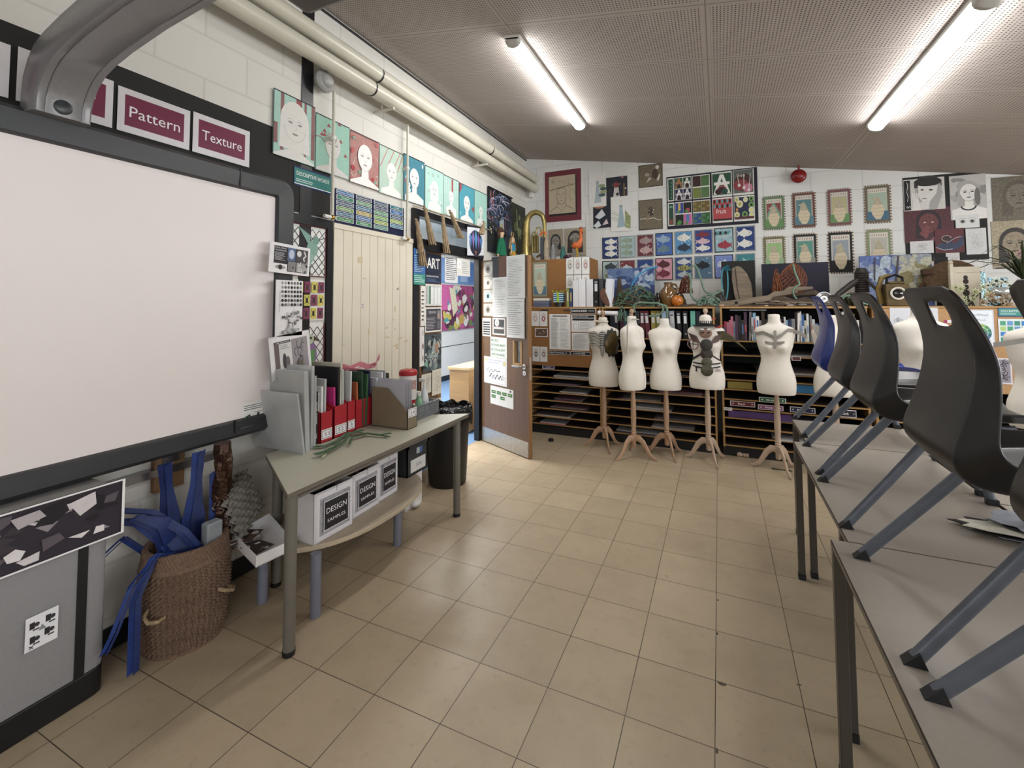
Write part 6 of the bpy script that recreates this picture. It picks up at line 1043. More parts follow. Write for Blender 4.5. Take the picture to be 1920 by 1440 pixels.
# portraits at the right
hangB((1692, 334), (1855, 486), None, 'display_backing', 'black backing board of the portrait group at the right of the back wall', 'backing board', Y=YB-.003, bg='#1b1b1c')
def dr(a):
    a.R(.01,.02,.17,.97,'#17181c'); a.T('S', .11, .12, .14, '#d9d6d0', wid=.07, ang=PI/2); a.Ln([(.09,.3),(.11,.45),(.08,.6),(.11,.8),(.09,.92)], .012, '#d9d6d0'); a.Ln([(.13,.4),(.14,.9)], .006, '#9a9894')
    a.E(.6, .78, .34, .3, '#3a3836'); a.P([(.28,.7),(.3,.3),(.4,.0),(.8,.0),(.95,.5),(.9,.85)], '#a3a09c'); a.P([(.36,.78),(.38,.4),(.48,.22),(.62,.24),(.8,.5),(.84,.74)], '#d6d3ce'); a.E(.6, .88, .34, .14, '#2c2a29'); a.P([(.4,.25),(.64,.3),(.6,.02),(.36,.02)], '#cfccc6')
    a.E(.46, .64, .04, .025, '#3a3836', 8); a.E(.67, .62, .05, .028, '#3a3836', 8); a.E(.5, .36, .07, .02, '#8a8480', 8); [a.Ln([(.24+.03*q, .3), (.22+.05*q, .55)], .03, '#d9d6d1') for q in range(4)]; a.P([(.2,.0),(.42,.0),(.36,.35),(.24,.35)], '#d9d6d1')
hangB((1693, 338), (1773, 391), dr, 'charcoal_portrait', 'black and white portrait of a person resting a hand on the cheek', 'drawing', bg='#c9c6c0')
def dr(a): a.spots(16, ['#8a8784', '#a5a29e'], (.08, .2), (.05,.4,.95,.95)); face(a, .52, .6, .24, '#dedbd6', hair='#a9a5a0', ln='#3c3a38', lw=.014, body='#e2dfda'); a.Arc(.5, .3, .2, .09, PI, 2*PI, .05, '#3a3840'); a.E(.75,.5,.08,.2,'#6f6c69')
hangB((1779, 331), (1852, 409), dr, 'charcoal_portrait', 'black and white portrait of a pale haired woman looking right', 'drawing', bg='#b9b6b1')
def dr(a): face(a, .5, .55, .2, '#6d3436', hair='#2c1a26', ln='#24141c', lw=.012, body='#4a2530'); a.P([(.3,.25),(.45,.5),(.55,.42),(.45,.1)], '#7a3c3c'); a.E(.42,.58,.03,.02,'#c9a8a0',8); a.E(.58,.58,.03,.02,'#c9a8a0',8); a.P([(.5,.05),(.8,.02),(.75,.3)], '#8a5a68')
hangB((1694, 393), (1790, 452), dr, 'maroon_portrait', 'dark maroon portrait of a person holding the chin', 'painting', bg='#54222a', mat=PAINT, Y=YB-.006)
def dr(a):
    for s in (.3, .7): a.E(s, .5, .13, .13, '#a9a6a1', 12); a.E(s, .5, .07, .12, '#4a4846', 10); a.Arc(s, .62, .17, .12, .3, PI-.3, .012, '#5a5856')
hangB((1791, 404), (1837, 426), dr, 'eye_study', 'small white strip with two drawn eyes below the pale haired portrait', 'drawing', bg='#d6d6d4', Y=YB-.011)
def dr(a): a.P([(.02,.3),(.3,.45),(.7,.4),(.98,.7),(.98,.3),(.7,.12),(.3,.1)], '#2f3a58'); a.E(.4,.55,.22,.18,'#3a2028'); a.Arc(.4,.6,.16,.12,0,5,.03,'#a08a84'); a.Ln([(.4,.4),(.7,.6),(.9,.65)], .03, '#9a9aa8'); a.Ln([(.02,.25),(.3,.12),(.6,.16)], .02, '#cfc9cf')
hangB((1752, 430), (1809, 473), dr, 'maroon_painting', 'maroon painting of coiled shapes on a dark blue cloth', 'painting', bg='#5f2028', mat=PAINT, Y=YB-.012)
def dr(a):
    for q in range(14): a.Arc(random.uniform(.3,.7), random.uniform(.25,.8), .15, .1, random.random()*5, random.random()*3+5, .012, '#9a9a98')
hangB((1810, 429), (1851, 476), dr, 'pencil_study', 'pale pencil study sheet right of the maroon painting', 'drawing', bg='#cfd0d0', Y=YB-.010); hangB((1706, 453), (1751, 474), dr, 'pencil_study', 'small landscape pencil sheet under the maroon portrait', 'drawing', bg='#d2d0d0', Y=YB-.010)
hangB((1773, 474), (1800, 497), dr, 'pencil_study', 'white sheet just above the round woven mat', 'drawing', bg='#cfcdca', Y=YB-.009)
hangB((1858, 334), (1960, 412), lambda a: face(a, .52, .55, .25, '#79705f', hair='#5f5648', ln='#4a4338', lw=.014, body='#6d6452'), 'buff_portrait', 'brown paper pencil portrait at the top right edge of the photo', 'drawing', bg='#6d6452', mat=PAINT); hangB((1858, 416), (1960, 500), lambda a: face(a, .45, .5, .25, '#96866c', hair='#2f2a25', ln='#3a332b', lw=.014), 'buff_portrait', 'dark haired portrait on tan paper at the right edge behind pink blossom', 'drawing', bg='#a89a7c', mat=PAINT)
# ================================================================== ON TOP OF THE SHELVING
def canvas(name, tl, br, Y, draw, label, bg, mat=PAINT, cat='canvas', lean=.06):
    x, z, w_, h_ = back_rect(tl, br, Y); z = ZT; h_ = PY(*tl, Y).z-ZT
    t = thing(name, label, cat, (x+w_/2, Y, ZT+.001)); t.rotation_euler = (-lean, 0, 0); mb = MB(); mb.box((-w_/2, 0, 0), (w_/2, .018, h_), M('stretcher_'+name, '#8d7f68', .7)); mb.build('stretcher', t, smooth=False)
    a = Art(w_, h_, bg, mat); draw and draw(a); a.put('painted_face', (-w_/2, -.0005, 0), (1,0,0), (0,0,1), parent=t); return t
def dr(a): a.R(0,.55,1,1,'#5a78a8'); a.spots(30, ['#8fa4c4', '#3f5f98', '#2a4680', '#a9b8cc'], (.05, .14), (.05,.45,.95,.95)); a.spots(20, ['#1f3468', '#27407c'], (.06, .16), (.05,.05,.95,.5))
canvas('sea_painting', (1138, 504), (1228, 575), 5.62, dr, 'blue sea and sky canvas leaning behind the fishing net', '#24407c')
canvas('black_canvas', (1352, 490), (1418, 575), 5.45, None, 'black canvas standing behind the pale wooden fin board', '#171717', PAPER); canvas('navy_canvas', (1428, 495), (1557, 575), 5.5, None, 'wide dark navy canvas behind the orange net bag', '#1a1b30', PAPER)
def dr(a): a.spots(60, ['#4a62a8', '#7f94c4', '#a9b8cc', '#5f78b0', '#8f9ab0'], (.06, .18), (.03,.05,.6,.97)); a.spots(50, ['#8a8250', '#a39a6a', '#6d6a44', '#b3b09a', '#8f98a0'], (.06, .16), (.55,.05,.97,.97)); a.Ln([(.22,.95),(.2,.5)], .02, '#3a3440'); a.Ln([(.55,.98),(.5,.5),(.4,.2)], .03, '#4a3c48')
canvas('abstract_painting', (1612, 480), (1753, 575), 5.6, dr, 'large abstract canvas of blue fading to ochre behind the lantern', '#4f65a3')
canvas('dark_canvas', (1754, 482), (1784, 575), 5.7, None, 'narrow dark canvas between the abstract painting and the woven mat', '#1f1c22', PAPER)
NETG = M('green_netting', '#5f8068', .85, noise=.35, scale=30); NETD = M('brown_netting', '#6a5a46', .85, noise=.35, scale=30); ROPG = M('sea_green_rope', '#6d8673', .75, noise=.25, scale=40, bump=.5, bscale=150); DRIFT = M('driftwood', '#7f7262', .8, noise=.3, scale=12, stretch=(.4, 3, 3), bump=.5); DKW = M('dark_driftwood', '#4a3d31', .8, noise=.35, scale=12, bump=.5)
def tangle(name, label, c, sx, sy, sz, n, mats, seed, r=.004, cat='net'):
    q = random.Random(seed); mb = MB()
    for i in range(n):
        p = Vector((q.uniform(-1, 1), q.uniform(-1, 1), q.uniform(0, 1))); d = Vector((q.uniform(-1, 1), q.uniform(-1, 1), q.uniform(-1, 1))).normalized(); pts = []
        for k in range(14):
            hm = max(.05, 1-p.x*p.x*.8-p.y*p.y*.5); p.x = max(-1, min(1, p.x)); p.y = max(-1, min(1, p.y)); p.z = max(0.02, min(hm, p.z)); pts.append(Vector((c[0]+p.x*sx, c[1]+p.y*sy, c[2]+p.z*sz+r))); d = (d+Vector((q.uniform(-1, 1), q.uniform(-1, 1), q.uniform(-1, 1)))*.9).normalized(); p = p+d*.2
        mb.tube(pts, r, mats[i % len(mats)], 4)
    return tag(mb.build(name, ang=180), label, cat)
tangle('fishing_net', 'heap of green and brown fishing net on top of the middle unit', (-.86, 5.22, ZT), .27, .16, .24, 90, [NETG, NETD, NETG], 1)
tangle('netting_strand', 'green netting strands hanging over the shelf edge beside the paper roll', (-.96, 4.93, ZT-.16), .05, .02, .17, 22, [NETG, ROPG], 2, .003)
tangle('rope_heap', 'knotted brown rope heap behind the glass jug', (-.50, 5.42, ZT), .16, .12, .26, 40, [NETD], 3, .007, 'rope'); tangle('coral_net', 'rusty orange net ball between the jug and the green rope', (-.33, 5.3, ZT+.14), .07, .07, .20, 50, [M('rust_net', '#6d3a22', .85, noise=.3)], 4, .004)
tangle('twig_heap', 'low litter of shells, twigs and stones along the shelf front', (.55, 5.06, ZT), .5, .07, .05, 60, [DKW, DRIFT, DKW], 6, .008, 'driftwood')['kind'] = 'stuff'
mb = MB(); mb.tube([(-.93,5.25,ZT+.16),(-.90,5.25,ZT+.26),(-.83,5.25,ZT+.36),(-.72,5.26,ZT+.43),(-.62,5.27,ZT+.45)], .010, M('light_blue_hose', '#3f8fc0', .4), 8); tag(mb.build('blue_hose'), 'light blue hose curving up out of the net heap', 'hose')
mb = MB(); mb.lathe([(.001, -.012), (.10, -.012), (.108, 0), (.10, .012), (.05, .018), (.001, .018)], M('brown_basketry', '#5b3a28', .8, noise=.3, bump=.6), 24, T=Matrix.Translation((-1.14, 5.02, ZT+.11)) @ Matrix.Rotation(math.radians(70), 4, 'Y') @ Matrix.Rotation(.5, 4, 'X')); tag(mb.build('woven_disc'), 'round brown basketry disc leaning against the tilted white binder', 'basketry')
mb = MB(); mb.prism([(-.05,0),(.09,0),(.075,.12),(.03,.20),(.0,.36),(-.03,.30),(-.045,.12)], 0, .03, DKW, ax=1, T=Matrix.Translation((-1.05, 5.3, ZT))); tag(mb.build('driftwood_piece', bevel=.006), 'upright jagged driftwood piece behind the leaning white binder', 'driftwood')
mb = MB(); [mb.tube([(-1.08+.1*i, 5.12, ZT+.02+.015*i), (-.95+.1*i, 5.1+.03*i, ZT+.05), (-.8+.1*i, 5.12, ZT+.03)], [.012, .022, .008], DKW, 7) for i in range(3)]; tag(mb.build('driftwood_branch'), 'dark driftwood branch lying at the left foot of the net heap', 'driftwood')
GL = M('brown_glaze', '#6e4f2c', .12, noise=.25, coat=.6); t = thing('glazed_jug', 'glossy brown glazed jug beside the orange float ball', 'jug', (-.50, 5.12, ZT)); mb = MB(); mb.lathe([(.055, 0), (.07, .02), (.088, .09), (.085, .15), (.05, .20), (.036, .225), (.036, .25), (.045, .262), (.038, .262), (.03, .22)], GL, 24); mb.build('body', t); mb = MB(); mb.tube([(.04,0,.245),(.085,0,.24),(.10,0,.20),(.085,0,.15)], .009, GL, 8); mb.build('handle', t)
mb = MB(); mb.lathe([(.03, 0), (.032, .09), (.02, .12), (.014, .15), (.001, .15)], M('dark_bottle_glass', '#1c1512', .1), 16, o=(-.60, 5.06, ZT)); tag(mb.build('dark_bottle'), 'small dark bottle left of the glazed jug', 'bottle')
mb = MB(); mb.ball((-.40, 5.06, ZT+.062), .062, M('orange_float', '#b8691f', .25, noise=.08, coat=.4), 14); mb.lathe([(.008, 0), (.008, .006)], DGREY, 8, o=(-.37, 5.0, ZT+.05)); tag(mb.build('float_ball'), 'shiny orange float ball on the front of the shelf', 'ball')
mb = MB(); mb.tube([(-.42+.06*k, 5.03+.01*math.sin(k*2), ZT+.012+.008*math.sin(k*3)) for k in range(8)], [.006,.013,.016,.014,.012,.014,.010,.004], DKW, 7); tag(mb.build('driftwood_stick'), 'dark stick lying in front of the orange ball', 'driftwood')
def ropeloop(label, pts, r, m=ROPG):
    P_ = [Vector(p) for p in pts]; q = []
    for i in range(len(P_)-1):
        p0, p1, p2, p3 = P_[max(i-1, 0)], P_[i], P_[i+1], P_[min(i+2, len(P_)-1)]
        for s in range(5):
            u = s/5; q.append(.5*((2*p1)+(p2-p0)*u+(2*p0-5*p1+4*p2-p3)*u*u+(3*p1-p0-3*p2+p3)*u**3))
    q.append(P_[-1]); mb = MB(); mb.tube(q, r, m, 7); return tag(mb.build('rope', ang=180), label, 'rope')
ropeloop('thick sea green rope draped down in a swag to the right of the rust net', [(-.31,5.2,ZT+.37),(-.27,5.2,ZT+.30),(-.27,5.15,ZT+.16),(-.24,5.12,ZT+.08),(-.14,5.1,ZT+.04),(-.05,5.12,ZT+.12),(.02,5.15,ZT+.16)], .012, ROPG); ropeloop('sea green rope arching over the dark cone at the back of the shelf', [(-.29,5.24,ZT+.40),(-.22,5.24,ZT+.44),(-.17,5.22,ZT+.30),(-.13,5.2,ZT+.17),(-.04,5.2,ZT+.13),(.05,5.2,ZT+.17)], .011)
ropeloop('pale green rope loop hanging over the shelf front beside the second dress form', [(-.82,4.93,ZT-.06),(-.83,4.92,ZT+.01),(-.78,4.92,ZT+.045),(-.66,4.92,ZT+.04),(-.56,4.92,ZT+.03),(-.53,4.92,ZT-.03),(-.58,4.92,ZT-.09),(-.68,4.92,ZT-.10)], .011); ropeloop('frayed green rope end hanging in front of the yellow binders', [(-.56,4.93,ZT+.02),(-.50,4.92,ZT+.0),(-.49,4.92,ZT-.10),(-.50,4.92,ZT-.21),(-.51,4.92,ZT-.30)], .013)
tangle('knotted_rope', 'bundle of sea green rope lying in front of the dark cone', (-.09, 5.1, ZT), .12, .07, .12, 26, [ROPG], 8, .009, 'rope')
mb = MB(); mb.lathe([(.06, 0), (.055, .08), (.02, .17), (.001, .17)], M('dark_cone', '#2d2a28', .5), 14, o=(.01, 5.22, ZT)); mb.tube([(.02,5.15,ZT+.15),(.06,5.1,ZT+.08),(.08,5.08,ZT+.01)], .012, M('dark_cone', '#2d2a28'), 8); tag(mb.build('dark_cone'), 'dark metal cone and strap left of the black canvas', 'cone')
t = thing('fin_board', 'pale wooden fin shaped board leaning on the black canvas', 'board', (.20, 5.40, ZT+.001)); t.rotation_euler = (-.05, .12, 0); mb = MB(); mb.prism([(-.11,.40),(-.06,.43),(-.02,.42),(.04,.36),(.09,.26),(.115,.14),(.12,.0),(-.02,.0),(-.06,.12),(-.10,.28)], 0, .018, DRIFT, ax=1, T=Matrix.Translation((0,-.02,0))); mb.build('board', t, bevel=.003); mb = MB(); mb.tube([(.02,-.022,.0),(-.04,-.022,.2),(-.075,-.022,.40)], .004, DKW, 5); mb.build('centre_groove', t)
ropeloop('turquoise cord looped over the top of the fin board', [(.08,5.34,ZT+.42),(.05,5.33,ZT+.40),(.035,5.33,ZT+.30),(.04,5.33,ZT+.18),(.06,5.33,ZT+.03),(.09,5.33,ZT+.16),(.095,5.33,ZT+.3),(.09,5.34,ZT+.40)], .007, M('turquoise_cord', '#4a98a6', .7)); tangle('cord_tassel', 'teal frayed tassel at the tip of the fin board', (.09, 5.34, ZT+.38), .035, .03, .07, 16, [M('teal_yarn', '#1f6a7a', .9)], 9, .003, 'tassel')
t = thing('drilled_plank', 'weathered plank with a round hole propped along the shelf', 'plank', (.22, 5.02, ZT+.045)); t.rotation_euler = (0, -.13, -.04); mb = MB(); mb.prism([(-.22,-.035),(.24,-.02),(.26,.02),(.22,.035),(-.2,.03),(-.23,.0)], -.012, .012, DRIFT, ax=1); mb.build('plank', t, bevel=.004); mb = MB(); mb.lathe([(.016, 0), (.016, .001)], M('hole_dark', '#17120e', .9), 12, T=Matrix.Translation((-.06, -.0125, .0)) @ Matrix.Rotation(PI/2, 4, 'X')); mb.build('hole', t)
DW = [((.36,5.2,.02),(.52,5.2,.11),(.72,5.25,.13)), ((.40,5.12,.015),(.58,5.1,.06),(.70,5.12,.03)), ((.50,5.3,.05),(.66,5.28,.16),(.86,5.3,.17)), ((.62,5.1,.03),(.76,5.08,.05),(.9,5.1,.02)), ((.30,5.15,.01),(.42,5.12,.05),(.5,5.1,.02)), ((.70,5.2,.10),(.85,5.18,.12),(.95,5.2,.06))]
for i, q in enumerate(DW): mb = MB(); mb.tube([(a_, b_, ZT+c_+.012) for a_, b_, c_ in q], [.012, .030, .014], DKW if i % 2 else DRIFT, 8, flat=.6); tag(mb.build('driftwood_piece'), ['long dark driftwood spar rising to the right below the navy canvas', 'dark flat driftwood lump below the net bag', 'pale driftwood spar under the orange net bag', 'dark driftwood lump left of the silver lid', 'short pale driftwood piece right of the drilled plank', 'dark driftwood bit behind the silver lid'][i], 'driftwood', 'driftwood below the navy canvas')
for i, (x, y, r, c, lab) in enumerate(((.62, 5.0, .022, '#a39a94', 'pinkish grey pebble on the shelf front'), (.72, 5.01, .028, '#6f6963', 'dark grey pebble on the shelf front'), (.42, 4.99, .014, '#b5a68e', 'pale shell on the shelf front'), (.03, 5.0, .02, '#b59a7c', 'pair of shell lumps at the left foot of the drilled plank'), (.82, 5.0, .02, '#8a847c', 'flat grey pebble near the blue chair'))):
    mb = MB(); mb.ball((x, y, ZT+r*.55), r, M('pebble%d' % i, c, .6, noise=.2), 8, sc=(1.6, 1, .55)); tag(mb.build('pebble'), lab, 'pebble', 'pebbles along the shelf front')
# orange net bag
ON = M('orange_net', '#8a5438', .85, noise=.25); t = thing('net_bag', 'orange and brown net bag slumped against the navy canvas', 'net bag', (.68, 5.36, ZT+.10)); mb = MB()
def bagp(u, v): rr_ = .14*math.sin(PI*min(1, .12+v*.9))**.6*(1-.15*v)+.012*math.sin(5*u+3*v); return Vector((rr_*math.cos(u)+.05*v-.02, .6*rr_*math.sin(u), .34*v))
for k in range(18):
    for s in (-1, 1): mb.tube([bagp(2*PI*k/18+s*v*2.2, v) for v in [i/14 for i in range(15)]], .0028, ON, 4)
mb.build('mesh', t, ang=180); tangle('net_edge', 'bunched orange net edge spilling from the net bag', (.55, 5.3, ZT+.12), .045, .04, .26, 40, [ON], 11, .004)
ropeloop('pale green cord tying the net bag and looping at its foot', [(.69,5.24,ZT+.42),(.70,5.2,ZT+.33),(.73,5.18,ZT+.22),(.70,5.16,ZT+.20),(.67,5.15,ZT+.15),(.69,5.14,ZT+.08),(.75,5.12,ZT+.04),(.80,5.12,ZT+.02)], .009)
t = thing('metal_lid', 'round silver metal lid with rings standing at the front of the shelf', 'lid', (.90, 5.03, ZT+.07)); mb = MB(); mb.lathe([(.001, .004), (.012, .008), (.014, .002), (.03, .002), (.034, .008), (.038, .002), (.055, .0), (.060, .008), (.066, .008), (.068, 0), (.060, -.006), (.001, -.006)], M('polished_tin', '#b0b0ae', .18, 1., noise=.05), 32, T=Matrix.Rotation(PI/2, 4, 'X')); mb.build('lid_disc', t)
t = thing('rubber_hose', 'stack of ribbed dark rubber hose and buoy left of the abstract painting', 'hose', (1.27, 5.35, ZT)); mb = MB(); RB = M('black_rubber_hose', '#2b2623', .6, noise=.2)
prof = []
for k in range(11): prof += [(.062, .10+.022*k), (.052, .111+.022*k)]
mb.lathe([(.06, 0)]+prof+[(.045, .35), (.035, .37), (.001, .37)], RB, 20); mb.build('ribbed_hose', t); mb = MB(); mb.tube([(-.28,-.08,.02),(-.2,-.06,.12),(-.08,-.04,.22),(-.03,-.02,.26)], [.02,.026,.03,.02], RB, 8); mb.tube([(.03,-.05,.25),(.12,-.08,.12),(.2,-.1,.03)], .014, RB, 8); mb.build('hose_strap', t)
t = thing('glass_float', 'green glass float caught in a net behind the black chair', 'float', (1.13, 5.08, ZT+.065)); mb = MB(); mb.ball((0, 0, 0), .06, M('green_float_glass', '#23351f', .05, trans=.4), 14); mb.build('float', t); mb = MB(); [mb.tube([(.062*math.cos(a)*math.sin(b), .062*math.sin(a)*math.sin(b), .062*math.cos(b)) for b in [PI*i/10 for i in range(11)]], .003, NETD, 4) for a in [k*PI/4 for k in range(8)]]; mb.build('net_cover', t)
ropeloop('green rope end lying round the glass float', [(1.0,5.0,ZT+.05),(1.08,4.98,ZT+.10),(1.14,4.98,ZT+.05),(1.22,4.98,ZT+.015)], .009)
LNT = M('olive_lantern_metal', '#5a4a2c', .45, .3, noise=.35, scale=18); t = thing('signal_lantern', 'old olive brown box lantern with a round dark lens in a white rim', 'lantern', (1.47, 5.16, ZT)); mb = MB(); mb.box((-.085, -.07, 0), (.085, .07, .20), LNT); mb.box((-.06, -.05, .20), (.06, .05, .225), LNT); mb.build('body', t, bevel=.008)
mb = MB(); T = Matrix.Translation((0, -.072, .115)) @ Matrix.Rotation(PI/2, 4, 'X'); mb.lathe([(.056, 0), (.058, .01), (.05, .014), (.042, .010)], M('lantern_rim', '#cfcabd', .4), 28, T=T, cap=False); mb.build('lens_rim', t); mb = MB(); mb.lathe([(.044, .004), (.03, .02), (.001, .026)], M('dark_lens', '#0b0b0d', .05, coat=.5), 24, T=T); mb.build('lens', t)
mb = MB(); mb.tube([(-.06,0,.21),(-.055,0,.26),(0,0,.285),(.055,0,.26),(.06,0,.21)], .01, BLACKP, 8, flat=2.2); mb.build('handle', t); mb = MB(); mb.tube([(-.10,.02,.02),(-.12,.02,.15),(-.09,.02,.26),(-.03,.03,.28)], .022, M('yellow_hose', '#75602f', .6, noise=.2), 8); mb.build('side_tube', t)
mb = MB(); mb.tube([(1.62,5.55,ZT+.04),(1.72,5.55,ZT+.10),(1.80,5.55,ZT+.22),(1.82,5.55,ZT+.30)], .012, BRN, 6); mb.box((1.79, 5.52, ZT+.30), (1.86, 5.57, ZT+.35), BRN); tag(mb.build('curved_iron'), 'dark curved iron with a square head in front of the abstract painting', 'iron'); mb = MB(); mb.tube([(1.55+.12*math.cos(a), 5.5, ZT+.11+.10*math.sin(a)) for a in [-PI*.5+PI*1.7*i/12 for i in range(13)]], .004, DKW, 5); tag(mb.build('wire_hoop'), 'thin dark wire hoop in front of the abstract painting', 'wire')
mb = MB(); mb.lathe([(.001, -.01), (.10, -.012), (.21, 0), (.22, .012), (.18, .024), (.001, .04)], M('woven_mat', '#5b4630', .85, noise=.5, scale=60, bump=.8, bscale=120), 36, T=Matrix.Translation((2.03, 5.55, ZT+.215)) @ Matrix.Rotation(math.radians(78), 4, 'X')); tag(mb.build('woven_mat'), 'big round brown woven mat leaning behind the carved white panel', 'mat')
CRM = M('cream_carved_wood', '#bfb7a4', .5, noise=.08); t = thing('carved_panel', 'cream painted carved panel with dark cut outs and a round finial', 'panel', (1.98, 5.22, ZT)); mb = MB()
mb.box((-.10, -.012, 0), (.10, .012, .345), CRM); mb.box((-.105, -.02, 0), (-.08, .02, .37), CRM); mb.ball((-.092, 0, .385), .018, CRM, 8); mb.box((-.06,-.016,.29), (.09,-.012,.296), CRM); mb.build('panel_body', t, bevel=.002); mb = MB(); DKC = M('carving_recess', '#2a1f1a', .7)
for z_, r_ in ((.045, .022), (.08, .016), (.115, .024), (.165, .020), (.215, .020), (.25, .016)): mb.prism([(r_*math.cos(q*PI/4), z_+r_*1.2*math.sin(q*PI/4)) for q in range(8)], -.0135, -.0125, DKC, ax=1)
mb.build('cut_outs', t)
LEAF = M('dark_leaf', '#28351f', .5, noise=.2); t = thing('spiky_plant', 'spiky dark leaved artificial plant in a twisted brown vase at the right edge', 'plant', (2.30, 5.10, ZT)); mb = MB(); q = random.Random(4)
for k in range(26):
    a = q.uniform(0, 2*PI); L_ = q.uniform(.2, .48); up = q.uniform(.14, .30); mb.ribbon([(0,0,.22),(L_*.35*math.cos(a),L_*.3*math.sin(a),.22+up*.8),(L_*.75*math.cos(a),L_*.6*math.sin(a),.22+up),(L_*1.1*math.cos(a),L_*.8*math.sin(a),.22+up*.75)], [.02,.016,.01,.003], LEAF, (-math.sin(a), math.cos(a), .2), .002)
mb.build('leaves', t, ang=180); mb = MB(); mb.lathe([(.035, 0), (.05, .05), (.04, .13), (.022, .19), (.03, .22), (.001, .22)], M('twisted_vase', '#6a4630', .4, noise=.5, scale=14), 16); mb.build('vase', t)
def flowers(name, label, c, n, R_, pet, cen, seed, leaf=True, cat='flowers'):
    t = thing(name, label, cat, c); q = random.Random(seed); m1 = M('petal_'+name+str(seed), pet, .7, noise=.15); m2 = M('centre_'+str(seed), cen, .7); mb = MB(); m3 = MB()
    for k in range(n):
        p = Vector((q.uniform(-1, 1)*R_[0], q.uniform(-1, .3)*R_[1], q.uniform(.15, 1)*R_[2])); r = q.uniform(.028, .045)
        for j in range(8):
            a = 2*PI*j/8; mb.add([p, p+Vector((r*.5*math.cos(a-.3), -.012, r*.5*math.sin(a-.3))), p+Vector((r*math.cos(a), -.004, r*math.sin(a))), p+Vector((r*.5*math.cos(a+.3), -.012, r*.5*math.sin(a+.3)))], [(0,1,2,3)], m1)
        m3.ball(p+Vector((0,-.012,0)), r*.22, m2, 5)
    o = mb.build('petals', t, smooth=False); s_ = o.modifiers.new('s', 'SOLIDIFY'); s_.thickness = .0015; m3.build('flower_centres', t)
    if leaf:
        mb = MB(); [mb.tube([(q.uniform(-.4, .4)*R_[0], 0, 0), (q.uniform(-.8, .8)*R_[0], q.uniform(-.5, .2)*R_[1], q.uniform(.3, .9)*R_[2])], .004, LEAF, 4) for k in range(8)]; mb.build('stems', t)
    return t
flowers('artificial_flowers', 'cream and pale green artificial flowers low on the right of the shelving', (1.98, 5.08, ZT), 12, (.13, .05, .17), '#b9bd98', '#8a8a5a', 1); flowers('daisy_flowers', 'white daisies with dark centres beside the carved panel', (2.14, 5.12, ZT+.08), 7, (.08, .05, .17), '#cfcfba', '#20241c', 2)
flowers('pink_blossom', 'dusty pink blossom above the spiky plant', (2.42, 5.30, ZT+.28), 14, (.13, .06, .17), '#b08f92', '#6a4a50', 3); flowers('beige_leaves', 'beige dried leaves at the foot of the flowers', (2.12, 5.02, ZT-.005), 9, (.12, .03, .09), '#9a8468', '#7a6448', 5)
mb = MB(); mb.ball((2.14, 5.05, ZT+.12), .05, M('clear_bauble', '#c4cac8', .08, .6), 10, sc=(1.5, 1, .8)); mb.tube([(2.14, 5.05, ZT), (2.14, 5.05, ZT+.1)], .008, LEAF, 6); tag(mb.build('glass_bauble'), 'shiny silvery glass bauble among the flowers', 'ornament')
for i, (x, c) in enumerate(((2.05, '#a9cfd6'), (2.2, '#8fb4c9'))): mb = MB(); mb.box((x, 5.4, ZT), (x+.14, 5.402, ZT+.30-.05*i), M('foil_blue%d' % i, c, .2, .4, noise=.5, scale=30, bump=.8)); tag(mb.build('foil_sheet'), ['crinkled iridescent foil sheet behind the daisies', 'second crinkled pale blue foil sheet behind the spiky plant'][i], 'foil')
# white paper roll and sheets on the right pinboard
mb = MB(); mb.tube([(-1.215, 4.90, 1.40), (-1.0, 4.90, 1.395)], .024, WCARD, 16); mb.tube([(-1.215, 4.90, 1.40), (-1.217, 4.90, 1.40)], .012, KR, 10); tag(mb.build('paper_roll'), 'white paper roll sticking out above the first dress form', 'paper roll')
YQ = YF-.0225
def dr(a):
    for q in range(26): x, y = random.uniform(.1, .9), random.uniform(.55, .75); a.Arc(x, y, .03, .035, random.random()*4, random.random()*4+4, .006, '#3a3f5a')
BB('doodle_sheet', (1668, 577), (1762, 655), dr, 'wide white sheet with looping ink doodles behind the dress form', 'drawing', '#cfd2da', Y=YQ)
def dr(a):
    a.R(.04,.03,.96,.97,'#dfe6ee'); a.T('Wheel', .6, .86, .09, '#3f5a98', wid=.4); a.T('Colour', .3, .86, .09, '#3f5a98', wid=.2); a.T('Mood', .55, .72, .06, '#5f7ab0', wid=.3)
    for k in range(12):
        c = ['#8fb44a', '#4f9a4a', '#2f8a6a', '#1f6a7a', '#2a5fa8', '#3a4fa0', '#6a4a9c', '#9a3a7a', '#b8404a', '#c9703a', '#cf9a3a', '#c9c23a'][k]; a0 = PI/2-k*PI/6
        for r_, cc in ((.40, c), (.28, '#dfe6ee'), (.26, c)): a.P([(.5, .36)]+[(.5+r_*math.cos(a0-PI/6*j/3*.94), .36+r_*.62*math.sin(a0-PI/6*j/3*.94)) for j in range(4)], cc)
    a.C(.5, .36, .1, '#dfe6ee')
BB('colour_wheel_poster', (1810, 581), (1866, 649), dr, 'colour wheel poster on the light cork board', 'poster', '#c9d2e0', Y=YQ); BB('word_banner', (1871, 577), (1945, 594), lambda a: (a.R(.02,.1,.98,.9,'#2f8f86'), a.T('DESCRIPTIVE WORDS', .5, .62, .35, '#dfe9e8', wid=.85), a.rows(.05,.2,.5,.4,1,'#cfe0dd')), 'teal DESCRIPTIVE WORDS banner on the light cork board', 'sign', '#3a4a8a', Y=YQ)
